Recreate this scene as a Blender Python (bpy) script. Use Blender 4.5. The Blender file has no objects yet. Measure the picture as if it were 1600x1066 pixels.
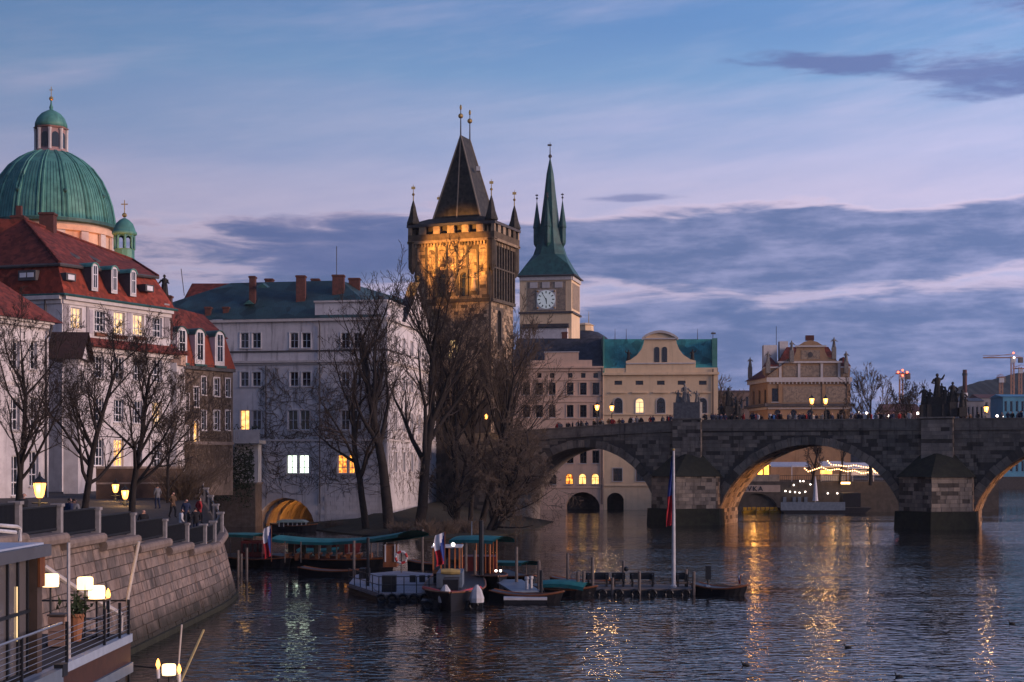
import bpy, math, random
import numpy as np
from mathutils import Vector, Matrix
R_ = math.radians
sc = bpy.context.scene
F, CX, HY, CZ = 2400.0, 800.0, 726.0, 8.25      # focal length and horizon measured on the 1600 px photograph
# ---------------------------------------------------------------- camera
cam_d = bpy.data.cameras.new('camera'); cam = bpy.data.objects.new('camera', cam_d)
sc.collection.objects.link(cam); sc.camera = cam
cam.location = (0, 0, CZ); cam.rotation_euler = (R_(90), 0, 0)
cam_d.lens = 54; cam_d.sensor_width = 36; cam_d.shift_y = (HY-533)/1600; cam_d.clip_end = 20000; cam_d.clip_start = .5
# ---------------------------------------------------------------- sun (afterglow from the west)
SAZ, SEL = (0.944, -0.33), R_(9)
sd = bpy.data.lights.new('sun', 'SUN'); sun = bpy.data.objects.new('sun', sd); sc.collection.objects.link(sun)
sd.energy = 2.7; sd.angle = R_(26); sd.color = (1.0, .70, .60)
sv = Vector((SAZ[0]*math.cos(SEL), SAZ[1]*math.cos(SEL), math.sin(SEL)))
sun.rotation_euler = sv.to_track_quat('Z', 'Y').to_euler(); sun.location = (300, -90, 90)
# ---------------------------------------------------------------- view
vs = sc.view_settings; vs.view_transform = 'Standard'; vs.look = 'None'; vs.exposure = .28; vs.gamma = 1; vs.use_curve_mapping = False
cy = sc.cycles; cy.use_denoising = True; cy.max_bounces = 6; cy.diffuse_bounces = 2; cy.glossy_bounces = 3; cy.transmission_bounces = 4
cy.sample_clamp_indirect = 8.0; cy.caustics_reflective = False; cy.caustics_refractive = False
# ---------------------------------------------------------------- node helpers
def s2l(c):
    return tuple((x/255/12.92) if x/255 <= .04045 else ((x/255+.055)/1.055)**2.4 for x in c)
class NT:
    def __init__(s, nt): s.t = nt; s.n = nt.nodes; s.l = nt.links
    def new(s, k, **kw):
        n = s.n.new(k)
        for a, b in kw.items(): setattr(n, a, b)
        return n
    def put(s, sock, v):
        if isinstance(v, bpy.types.NodeSocket): s.l.new(v, sock)
        elif v is not None: sock.default_value = v
    def m(s, op, a, b=None, c=None, clamp=False):
        n = s.new('ShaderNodeMath', operation=op); n.use_clamp = clamp
        for i, v in enumerate((a, b, c)): s.put(n.inputs[i], v) if v is not None else None
        return n.outputs[0]
    def mr(s, v, a, b, c=0., d=1., smooth=True):
        n = s.new('ShaderNodeMapRange'); n.interpolation_type = 'SMOOTHSTEP' if smooth else 'LINEAR'; n.clamp = True
        for i, x in enumerate((v, a, b, c, d)): s.put(n.inputs[i], x)
        return n.outputs[0]
    def mix(s, f, a, b, blend='MIX'):
        n = s.new('ShaderNodeMix', data_type='RGBA', blend_type=blend)
        s.put(n.inputs[0], f); s.put(n.inputs[6], col4(a)); s.put(n.inputs[7], col4(b)); return n.outputs[2]
    def noise(s, vec, scale, detail=4, rough=.55, out=0, dim='3D', dist=0):
        n = s.new('ShaderNodeTexNoise', noise_dimensions=dim)
        s.put(n.inputs['Vector'], vec); s.put(n.inputs['Scale'], scale); s.put(n.inputs['Detail'], detail); s.put(n.inputs['Roughness'], rough); s.put(n.inputs['Distortion'], dist)
        return n.outputs[out]
    def vec(s, x, y, z):
        n = s.new('ShaderNodeCombineXYZ'); s.put(n.inputs[0], x); s.put(n.inputs[1], y); s.put(n.inputs[2], z); return n.outputs[0]
    def ramp(s, f, stops, interp='LINEAR'):
        n = s.new('ShaderNodeValToRGB'); r = n.color_ramp; r.interpolation = interp
        while len(r.elements) < len(stops): r.elements.new(.5)
        for e, (p, c) in zip(r.elements, stops): e.position = p; e.color = (*c, 1)
        s.put(n.inputs[0], f); return n.outputs[0]
def col4(c):
    return (*c, 1) if isinstance(c, tuple) and len(c) == 3 else c
# ---------------------------------------------------------------- world: dusk sky with banks of cloud
w = bpy.data.worlds.new('World'); sc.world = w; w.use_nodes = True
T = NT(w.node_tree); T.n.clear()
out = T.new('ShaderNodeOutputWorld'); bg = T.new('ShaderNodeBackground'); T.l.new(bg.outputs[0], out.inputs[0])
tc = T.new('ShaderNodeTexCoord'); sp = T.new('ShaderNodeSeparateXYZ'); T.l.new(tc.outputs['Generated'], sp.inputs[0])
dx, dy, dz = sp.outputs
el = T.m('ARCSINE', dz); az = T.m('ARCTAN2', dx, dy)
sky = T.new('ShaderNodeTexSky', sky_type='NISHITA'); sky.sun_disc = False; sky.sun_elevation = R_(2.0)
sky.sun_rotation = math.atan2(SAZ[0], SAZ[1]); sky.altitude = 200; sky.dust_density = 1.0; sky.air_density = 1.2
nish = T.mix(1.0, sky.outputs[0], (.05, .05, .05), 'MULTIPLY')
elw = T.m('ADD', el, T.m('MULTIPLY', T.m('SUBTRACT', T.noise(T.vec(T.m('MULTIPLY', az, 3.0), T.m('MULTIPLY', el, 16.0), 2.0), 1.0, 4), .5), .07))
grad = T.ramp(T.m('DIVIDE', elw, .6, clamp=True), [(0, s2l((112, 122, 160))), (.08, s2l((122, 134, 176))), (.165, s2l((142, 150, 190))), (.26, s2l((182, 176, 206))),
      (.32, s2l((162, 168, 204))), (.41, s2l((116, 150, 194))), (.5, s2l((94, 134, 186))), (.75, s2l((72, 108, 164))), (1, s2l((60, 92, 150)))])
base = T.mix(.12, grad, nish)
# broad pale streaks of high cloud
st = T.noise(T.vec(T.m('MULTIPLY', az, 2.2), T.m('MULTIPLY', T.m('SUBTRACT', el, T.m('MULTIPLY', az, .12)), 17.0), 7.3), 1.0, 5, .6)
base = T.mix(T.m('MULTIPLY', T.mr(st, .46, .72), .55), base, s2l((178, 174, 204)))
st2 = T.noise(T.vec(T.m('MULTIPLY', az, 7.0), T.m('MULTIPLY', T.m('SUBTRACT', el, T.m('MULTIPLY', az, .16)), 46.0), 3.3), 1.0, 6, .65)
base = T.mix(T.m('MULTIPLY', T.mr(st2, .42, .8), .16), base, s2l((200, 188, 210)))
base = T.mix(T.m('MULTIPLY', T.mr(st2, .25, .55, 1, 0), .18), base, s2l((104, 134, 184)))
# brighter to the west, darker to the east
wst = T.m('ADD', T.m('MULTIPLY', dx, .70), 1.0)
# cloud bank low in the sky
n1 = T.noise(T.vec(T.m('MULTIPLY', az, 11.0), T.m('MULTIPLY', el, 68.0), 1.7), 1.0, 8, .62, dist=.35)
n2 = T.noise(T.vec(T.m('MULTIPLY', az, 4.5), T.m('MULTIPLY', el, 12.0), 4.1), 1.0, 4, .55)
elb = T.m('ADD', el, T.m('MULTIPLY', T.m('SUBTRACT', n2, .5), .05))
band = T.ramp(T.m('DIVIDE', elb, .25, clamp=True), [(0, (.46,)*3), (.2, (.52,)*3), (.34, (.66,)*3), (.452, (.34,)*3), (.51, (.74,)*3), (.62, (.70,)*3), (.67, (.20,)*3), (.72, (0, 0, 0)), (1, (0, 0, 0))])
side = T.mr(T.m('ADD', az, T.m('MULTIPLY', T.m('SUBTRACT', n2, .5), .5)), -.17, .09, .52, 1.0)
cd = T.m('ADD', T.m('MULTIPLY', band, side), T.m('MULTIPLY', T.m('SUBTRACT', n1, .5), 1.0))
cmask = T.mr(cd, .26, .54)
crim = T.m('MULTIPLY', T.mr(cd, .20, .36), T.m('SUBTRACT', 1.0, T.mr(cd, .36, .5)))
n3 = T.noise(T.vec(T.m('MULTIPLY', az, 16.0), T.m('MULTIPLY', el, 70.0), 9.0), 1.0, 6, .65)
ccol = T.mix(T.mr(n3, .38, .72), s2l((76, 97, 140)), s2l((128, 134, 172)))
# dark wisps higher up
def wisp(a0, e0, wa, we, tilt, thr):
    e1 = T.m('SUBTRACT', T.m('SUBTRACT', el, e0), T.m('MULTIPLY', T.m('SUBTRACT', az, a0), tilt))
    q = T.m('ADD', T.m('POWER', T.m('ABSOLUTE', T.m('DIVIDE', T.m('SUBTRACT', az, a0), wa)), 2.0), T.m('POWER', T.m('ABSOLUTE', T.m('DIVIDE', e1, we)), 2.0))
    g = T.m('POWER', 2.718, T.m('MULTIPLY', q, -1.0))
    return T.mr(T.m('ADD', T.m('ADD', g, T.m('MULTIPLY', T.m('SUBTRACT', n1, .5), 1.5)), T.m('MULTIPLY', T.m('SUBTRACT', n3, .5), .9)), thr, thr+.45)
ws = T.m('MAXIMUM', wisp(.33, .238, .13, .017, -.03, .42), wisp(.21, .249, .09, .010, -.10, .50))
ws = T.m('MAXIMUM', ws, wisp(.36, .276, .07, .010, 0, .45))
ws = T.m('MAXIMUM', ws, T.m('MULTIPLY', wisp(-.12, .142, .10, .022, .02, .38), .8))
ws = T.m('MAXIMUM', ws, T.m('MULTIPLY', wisp(.08, .171, .04, .004, 0, .45), .7))
skyc = T.mix(T.m('MULTIPLY', crim, .40), base, s2l((212, 186, 200)))
skyc = T.mix(T.m('MULTIPLY', cmask, .92), skyc, ccol)
skyc = T.mix(T.m('MULTIPLY', ws, .85), skyc, s2l((88, 102, 148)))
skyc = T.mix(1.0, skyc, T.vec(wst, wst, wst), 'MULTIPLY')
T.l.new(skyc, bg.inputs[0]); bg.inputs[1].default_value = 1.02
# ---------------------------------------------------------------- placing helpers
def X(px, Y): return (px-CX)*Y/F
def Z(py, Y): return CZ-(py-HY)*Y/F
def V(px, py, Y): return Vector((X(px, Y), Y, Z(py, Y)))
ORG = {}
COL = sc.collection
def link(o): COL.objects.link(o); return o
def tag(o, label=None, cat=None, group=None, kind=None):
    if label: o['label'] = label
    if cat: o['category'] = cat
    if group: o['group'] = group
    if kind: o['kind'] = kind
    return o
def thing(name, label, cat, loc, group=None):
    o = link(bpy.data.objects.new(name, None)); o.location = loc; o.empty_display_size = .3
    ORG[o] = Vector(loc); return tag(o, label, cat, group)
class MB:
    def __init__(s): s.v = []; s.f = []; s.c = []
    def add(s, vs, fs, c=0.):
        b = len(s.v); s.v += [tuple(p) for p in vs]
        for f in fs: s.f.append(tuple(i+b for i in f)); s.c.append(c)
        return s
    def box(s, x0, x1, y0, y1, z0, z1, c=0.):
        return s.add([(x0,y0,z0),(x1,y0,z0),(x1,y1,z0),(x0,y1,z0),(x0,y0,z1),(x1,y0,z1),(x1,y1,z1),(x0,y1,z1)],
              [(0,3,2,1),(4,5,6,7),(0,1,5,4),(1,2,6,5),(2,3,7,6),(3,0,4,7)], c)
    def hexa(s, p, c=0.):   # eight points, bottom ring then top ring
        return s.add(p, [(0,3,2,1),(4,5,6,7),(0,1,5,4),(1,2,6,5),(2,3,7,6),(3,0,4,7)], c)
    def prism(s, poly, vec, c=0.):
        n = len(poly); vec = Vector(vec); a = [Vector(p) for p in poly]
        return s.add(a+[p+vec for p in a], [tuple(range(n))[::-1], tuple(range(n, 2*n))]+[(i,(i+1)%n,n+(i+1)%n,n+i) for i in range(n)], c)
    def tube(s, pts, rad, n=6, c=0.):
        pts = [Vector(p) for p in pts]; rad = rad if isinstance(rad, (list, tuple)) else [rad]*len(pts)
        vs, fs = [], []
        for i, p in enumerate(pts):
            d = (pts[min(i+1, len(pts)-1)]-pts[max(i-1, 0)]).normalized()
            a = d.cross(Vector((0,0,1)) if abs(d.z) < .9 else Vector((1,0,0))).normalized(); b = d.cross(a)
            vs += [p+(a*math.cos(2*math.pi*k/n)+b*math.sin(2*math.pi*k/n))*rad[i] for k in range(n)]
        for i in range(len(pts)-1):
            fs += [(i*n+k, i*n+(k+1)%n, (i+1)*n+(k+1)%n, (i+1)*n+k) for k in range(n)]
        fs += [tuple(range(n)), tuple(range((len(pts)-1)*n, len(pts)*n))[::-1]]
        return s.add(vs, fs, c)
    def lathe(s, prof, ctr, n=16, c=0., rot=0., sx=1., sy=1.):
        ctr = Vector(ctr); vs, fs = [], []; m = len(prof)
        for r, z in prof:
            vs += [ctr+Vector((sx*r*math.cos(rot+2*math.pi*k/n), sy*r*math.sin(rot+2*math.pi*k/n), z)) for k in range(n)]
        for i in range(m-1):
            fs += [(i*n+k, i*n+(k+1)%n, (i+1)*n+(k+1)%n, (i+1)*n+k) for k in range(n)]
        fs += [tuple(range(n))[::-1], tuple(range((m-1)*n, m*n))]
        return s.add(vs, fs, c)
    def ball(s, ctr, r, n=8, c=0., sz=1.):
        return s.lathe([(max(r*math.sin(math.pi*i/n), r*.02), -r*sz*math.cos(math.pi*i/n)) for i in range(n+1)], ctr, n, c)
    def mesh(s, name, off=(0,0,0), mat=None, smooth=False):
        me = bpy.data.meshes.new(name); o = Vector(off)
        me.from_pydata([(a-o[0], b-o[1], c-o[2]) for a, b, c in s.v], [], s.f)
        if any(s.c): me.attributes.new('rnd', 'FLOAT', 'FACE').data.foreach_set('value', s.c)
        if mat: me.materials.append(mat)
        if smooth: me.shade_smooth() if hasattr(me, 'shade_smooth') else None
        me.validate(); return me
def part(name, mb, mat, parent, smooth=False, label=None, kind=None):
    o = link(bpy.data.objects.new(name, mb.mesh(name, ORG[parent], mat, smooth)))
    o.parent = parent; ORG[o] = ORG[parent]; return tag(o, label, kind=kind)
def solo(name, mb, mat, loc, label=None, cat=None, group=None, kind=None, smooth=False):
    o = link(bpy.data.objects.new(name, mb.mesh(name, loc, mat, smooth))); o.location = loc
    ORG[o] = Vector(loc); return tag(o, label, cat, group, kind)
def inst(name, me, M, parent):
    o = link(bpy.data.objects.new(name, me)); o.parent = parent
    o.matrix_basis = Matrix.Translation(-ORG[parent]) @ M; ORG[o] = ORG[parent]; return o
def copy_tree(o, parent=None):
    c = o.copy(); link(c); c.parent = parent; ORG[c] = ORG.get(o, Vector())
    for ch in o.children: copy_tree(ch, c)
    return c
def dup(root, loc, rz=0., label=None, group=None):
    c = copy_tree(root); c.location = loc; c.rotation_euler = (0, 0, rz); ORG[c] = Vector(loc)
    tag(c, label, None, group); return c
# ---------------------------------------------------------------- materials
MATS = {}
def base_mat(name):
    m = bpy.data.materials.new(name); m.use_nodes = True; t = NT(m.node_tree); MATS[name] = m
    return m, t, t.n['Principled BSDF']
def pmat(name, c1, c2=None, scale=1.0, rough=.8, bump=.0, rnd=.0, streak=0., soft=False, cells=0., damp=False, metal=0., bands=None, grime=None, bscale=None, spec=.3):
    """colour c1..c2 by noise, random lightness per piece, vertical weather streaks, horizontal tile rows, fine relief"""
    m, t, b = base_mat(name); c2 = c2 or tuple(x*.75 for x in c1)
    co = t.new('ShaderNodeTexCoord').outputs['Object']
    col = t.mix(t.mr(t.noise(co, scale, 6, .62), .32, .68), c1, c2)
    big = t.noise(co, scale*.13, 4, .6)
    col = t.mix(t.mr(big, .3, .7, 0, .5), col, tuple(x*.72 for x in c1))
    if streak:
        mp = t.new('ShaderNodeMapping'); mp.inputs['Scale'].default_value = (1, 1, .09); t.l.new(co, mp.inputs[0])
        col = t.mix(t.mr(t.noise(mp.outputs[0], 1.6, 5, .65), .5, .78, 0, streak), col, grime or tuple(x*.35 for x in c1))
    if rnd:
        at = t.new('ShaderNodeAttribute', attribute_name='rnd'); oi = t.new('ShaderNodeObjectInfo')
        r = t.m('FRACT', t.m('ADD', at.outputs['Fac'], oi.outputs['Random']))
        k = t.ramp(r, [(0, (1-rnd,)*3), (.16, (1-rnd*.95,)*3), (.2, (1-rnd*.35,)*3), (.75, (1.05,)*3), (.85, (1+rnd*.3, 1+rnd*.28, 1+rnd*.22)), (1, (1+rnd*.55, 1+rnd*.48, 1+rnd*.38))])
        if soft: k = t.ramp(r, [(0, (1-rnd, 1-rnd*.95, 1-rnd*.9)), (.3, (.85, .86, .88)), (.55, (1, 1, 1)), (.7, (1.05, .97, .92)), (.85, (1.12, 1.08, 1.05)), (1, (1+rnd*.5, 1+rnd*.45, 1+rnd*.42))])
        col = t.mix(1.0, col, k, 'MULTIPLY')
    if cells:
        vo = t.new('ShaderNodeTexVoronoi'); vo.inputs['Scale'].default_value = cells; t.l.new(co, vo.inputs['Vector']); sx_ = t.new('ShaderNodeSeparateColor'); t.l.new(vo.outputs['Color'], sx_.inputs[0])
        kk = t.mr(sx_.outputs[0], 0., 1., .55, 1.4, False); col = t.mix(1.0, col, t.vec(kk, kk, kk), 'MULTIPLY')
        col = t.mix(t.mr(t.noise(co, .35, 5, .7), .45, .75, 0, .7), col, tuple(x*.4+.01 for x in c1))
    if damp:
        sz_ = t.new('ShaderNodeSeparateXYZ'); t.l.new(t.new('ShaderNodeNewGeometry').outputs['Position'], sz_.inputs[0])
        lv_ = t.m('SUBTRACT', sz_.outputs[2], t.m('MULTIPLY', t.noise(co, .9, 5, .65), 1.5)); col = t.mix(t.mr(lv_, -.4, 1.2, .92, 0), col, (.022, .021, .014))
    h = t.noise(co, bscale or scale*5, 5, .65)
    if bands:
        wv = t.new('ShaderNodeTexWave', wave_type='BANDS', bands_direction=bands[0], wave_profile='SAW'); wv.inputs['Scale'].default_value = bands[1]
        wv.inputs['Distortion'].default_value = .6; wv.inputs['Detail'].default_value = 2; t.l.new(co, wv.inputs[0])
        col = t.mix(t.mr(wv.outputs[1], .0, .25, .45, 0), col, tuple(x*.45 for x in c1))
        h = t.m('ADD', h, t.m('MULTIPLY', wv.outputs[1], 1.2))
    t.put(b.inputs['Base Color'], col); b.inputs['Roughness'].default_value = rough; b.inputs['Metallic'].default_value = metal
    b.inputs['Specular IOR Level'].default_value = spec
    if bump:
        bp = t.new('ShaderNodeBump'); bp.inputs['Strength'].default_value = bump; bp.inputs['Distance'].default_value = .05
        t.l.new(h, bp.inputs['Height']); t.l.new(bp.outputs[0], b.inputs['Normal'])
    return m
def emat(name, col, strength, c2=None, scale=3.0):
    m, t, b = base_mat(name); b.inputs['Base Color'].default_value = (*[x*.3 for x in col], 1)
    co = t.new('ShaderNodeTexCoord').outputs['Object']
    e = t.mix(t.mr(t.noise(co, scale, 3), .35, .65), col, c2 or tuple(x*.6 for x in col))
    t.put(b.inputs['Emission Color'], e); b.inputs['Emission Strength'].default_value = strength; return m
def glass(name, col=(.012, .015, .02), rough=.08):
    m, t, b = base_mat(name); b.inputs['Base Color'].default_value = (*col, 1); b.inputs['Roughness'].default_value = rough
    b.inputs['IOR'].default_value = 1.5; b.inputs['Specular IOR Level'].default_value = .6
    co = t.new('ShaderNodeTexCoord').outputs['Object']; bp = t.new('ShaderNodeBump'); bp.inputs['Strength'].default_value = .08
    t.l.new(t.noise(co, 1.5, 2), bp.inputs['Height']); t.l.new(bp.outputs[0], b.inputs['Normal']); return m
WHITEWASH = pmat('white_plaster', (.68, .63, .61), (.52, .47, .46), .9, .9, .2, streak=.6, grime=(.22, .19, .18))
PALACE = pmat('pale_plaster', (.70, .66, .65), (.55, .52, .52), .7, .9, .2, streak=.95, grime=(.13, .115, .115))
CREAM = pmat('cream_plaster', (.86, .62, .38), (.76, .54, .33), .6, .9, .12, streak=.3)
PINK = pmat('rose_plaster', (.80, .53, .37), (.68, .46, .33), .6, .9, .12, streak=.35)
BROWNWALL = pmat('ivy_brown_plaster', (.20, .15, .12), (.10, .075, .055), 1.6, .95, .6, streak=.5)
TRIM = pmat('stone_trim', (.62, .56, .52), (.5, .45, .42), 1.2, .85, .1, streak=.3)
TRIMDK = pmat('dark_trim', (.10, .09, .09), (.06, .055, .055), 1.2, .8, .1)
WOODW = pmat('white_window_paint', (.78, .76, .76), (.66, .64, .64), 2, .5)
WOODD = pmat('dark_window_paint', (.10, .07, .055), (.06, .045, .035), 2, .5)
REDROOF = pmat('red_roof_tile', (.30, .052, .026), (.19, .033, .019), 1.3, .75, .7, bands=('Z', 3.2), cells=2.3)
REDROOF2 = pmat('old_red_roof_tile', (.20, .042, .028), (.115, .028, .021), 1.3, .8, .7, bands=('Z', 3.0), cells=2.1)
GREENROOF = pmat('green_sheet_roof', (.035, .085, .09), (.028, .06, .068), .8, .55, .25, streak=.6, bands=('X', .9), cells=.5)
TURQ = pmat('turquoise_copper', (.05, .27, .25), (.035, .19, .185), .7, .55, .25, streak=.6, bands=('X', .75), cells=.5)
COPPER = pmat('verdigris_copper', (.10, .29, .235), (.055, .185, .155), .9, .55, .3, streak=.65, grime=(.03, .08, .07))
DKCOPPER = pmat('dark_copper', (.035, .115, .105), (.02, .06, .058), .9, .5, .3, streak=.7, grime=(.012, .02, .02))
SLATE = pmat('slate', (.045, .045, .052), (.028, .028, .032), 1.6, .55, .4, bands=('Z', 2.2), cells=1.6)
SLATEB = pmat('brown_slate', (.060, .050, .036), (.032, .028, .022), 2.2, .6, .5, bands=('Z', 2.4), cells=2.0)
BRICKCH = pmat('chimney_brick', (.13, .05, .04), (.075, .034, .029), 3, .9, .5)
TOWERST = pmat('sooty_sandstone', (.46, .33, .21), (.22, .155, .10), 1.3, .9, .6, rnd=.72, streak=.6, grime=(.05, .04, .03))
TOWERDK = pmat('black_sandstone', (.12, .095, .07), (.06, .048, .038), 1.3, .9, .4, rnd=.3)
BRIDGEST = pmat('bridge_sandstone', (.25, .205, .16), (.14, .118, .094), 1.0, .95, .6, rnd=.62, streak=.85, grime=(.03, .026, .022))
BRIDGEBK = pmat('bridge_joint', (.095, .08, .066), (.055, .047, .04), 1.2, .95, .5)
PIERST = pmat('pier_sandstone', (.32, .26, .205), (.18, .15, .12), 1.0, .95, .6, rnd=.7, damp=True, streak=.6, grime=(.03, .026, .022))
MOSS = pmat('mossy_stone', (.035, .036, .022), (.018, .018, .013), 1.4, 1, .6)
WALLST = pmat('embankment_stone', (.275, .212, .178), (.13, .104, .09), 1.9, .9, .9, rnd=.45, soft=True, damp=True, streak=.75, bscale=6, grime=(.05, .042, .036))
JOINT = pmat('wall_joint', (.075, .058, .048), (.05, .04, .034), 2, .95, .3)
COPING = pmat('coping_stone', (.26, .20, .165), (.15, .115, .095), 1.6, .9, .5, streak=.4)
POSTST = pmat('granite_post', (.30, .28, .275), (.2, .185, .18), 4, .8, .3)
IRON = pmat('black_iron', (.018, .02, .024), (.012, .013, .016), 4, .5)
IRONW = pmat('bleached_pole', (.55, .50, .46), (.42, .38, .35), 5, .5)
GOLD = pmat('gilding', (.85, .50, .16), (.6, .33, .1), 4, .3, metal=.9)
GLASS = glass('window_glass'); GLASSG = glass('green_window_glass', (.05, .05, .025), .15)
LITW = emat('warm_lit_pane', (1.0, .62, .22), 1.7, (.9, .36, .08), 1.6)
LITC = emat('cream_lit_pane', (1.0, .70, .34), 1.15, (.75, .42, .20), 1.1)
LITO = emat('orange_lit_pane', (1.0, .42, .06), 1.8, (.35, .05, .01), 2.6)
LITB = emat('cool_lit_pane', (.86, 1.0, .80), 2.4, (.62, .80, .60), 2.0)
BULB = emat('bulb_glow', (1.0, .38, .08), 4.2, (1.0, .38, .08))
BULBS = emat('string_bulb_glow', (1.0, .50, .16), 7.0, (1.0, .58, .25))
SHADE = emat('lamp_shade_glow', (1.0, .70, .36), 2.6, (1.0, .60, .28))
REDL = emat('red_light', (1.0, .12, .05), 5.0, (1.0, .12, .05)); WHL = emat('white_light', (1, .85, .75), 6.0, (1, .85, .75))
PAVE = pmat('paving', (.075, .064, .058), (.045, .04, .036), 2, .95, .3)
GRASS = pmat('bank_grass', (.04, .036, .02), (.022, .019, .013), 1.2, 1, .6)
BARK = pmat('bark', (.030, .023, .020), (.015, .012, .011), 3, .95, .6)
TWIG = pmat('twig', (.062, .045, .037), (.036, .027, .024), 2, .95)
TWIGR = pmat('reddish_twig', (.15, .108, .078), (.09, .066, .048), 2, .95)
TEAL = pmat('teal_canvas', (.025, .21, .19), (.016, .13, .125), 1.2, .7, .3, streak=.4)
DECKP = pmat('pale_deck', (.30, .285, .30), (.2, .19, .21), 1.5, .7, .1, bands=('X', 1.8))
HULL = pmat('dark_hull', (.014, .014, .018), (.009, .009, .011), 2, .45)
HULLR = pmat('maroon_hull', (.13, .022, .02), (.08, .016, .015), 2, .45)
WOODB = pmat('varnished_wood', (.22, .08, .03), (.13, .045, .02), 3, .45)
WOODO = pmat('orange_wood', (.50, .17, .05), (.36, .11, .04), 3, .5)
PAINTW = pmat('white_paint', (.58, .57, .57), (.40, .39, .39), 1.6, .55, streak=.5)
PAINTB = pmat('blue_grey_paint', (.16, .20, .25), (.11, .14, .18), 2, .45)
REDP = pmat('red_paint', (.5, .03, .03), (.36, .02, .025), 2, .5)
BLUEP = pmat('blue_cloth', (.03, .06, .26), (.02, .045, .2), 3, .8); REDC = pmat('red_cloth', (.42, .02, .03), (.3, .015, .025), 3, .8); WHITEC = pmat('white_cloth', (.7, .7, .74), (.55, .55, .6), 3, .8)
POLEW = pmat('weathered_pole', (.17, .14, .125), (.10, .085, .075), 5, .85, .3)
BRONZE = pmat('dark_statue_stone', (.05, .045, .04), (.028, .025, .022), 3, .8, .4); GREYST = pmat('grey_statue_stone', (.24, .22, .20), (.13, .12, .11), 3, .85, .4)
YEL = pmat('yellow_plastic', (.62, .33, .03), (.5, .25, .02), 3, .5); TARP = pmat('yellow_tarp', (.5, .36, .13), (.38, .27, .1), 3, .7)
FARB = pmat('far_plaster', (.30, .28, .28), (.22, .21, .21), .3, .9); FARR = pmat('far_roof', (.16, .07, .06), (.1, .05, .045), .3, .9)
FARBLUE = pmat('blue_scaffold_sheet', (.10, .30, .42), (.07, .22, .32), .3, .8)
CRANE = pmat('crane_paint', (.45, .22, .12), (.34, .17, .1), 2, .6); HILLM = pmat('wooded_hill', (.035, .045, .035), (.02, .027, .022), .02, 1, .0)
SGR = pmat('sgraffito_plaster', (.40, .30, .21), (.16, .125, .10), 2.4, .9, .2); MUSEUM = pmat('ochre_plaster', (.40, .25, .14), (.29, .185, .11), .7, .9, .15, streak=.4)
POT = pmat('terracotta', (.36, .15, .07), (.26, .11, .055), 3, .8); LEAF = pmat('shrub_leaf', (.03, .05, .018), (.02, .03, .012), 4, .8)
STEEL = pmat('steel', (.4, .4, .42), (.3, .3, .32), 5, .35, metal=.7)
SKIN = pmat('skin', (.45, .25, .18), (.4, .22, .16), 5, .6)
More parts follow.
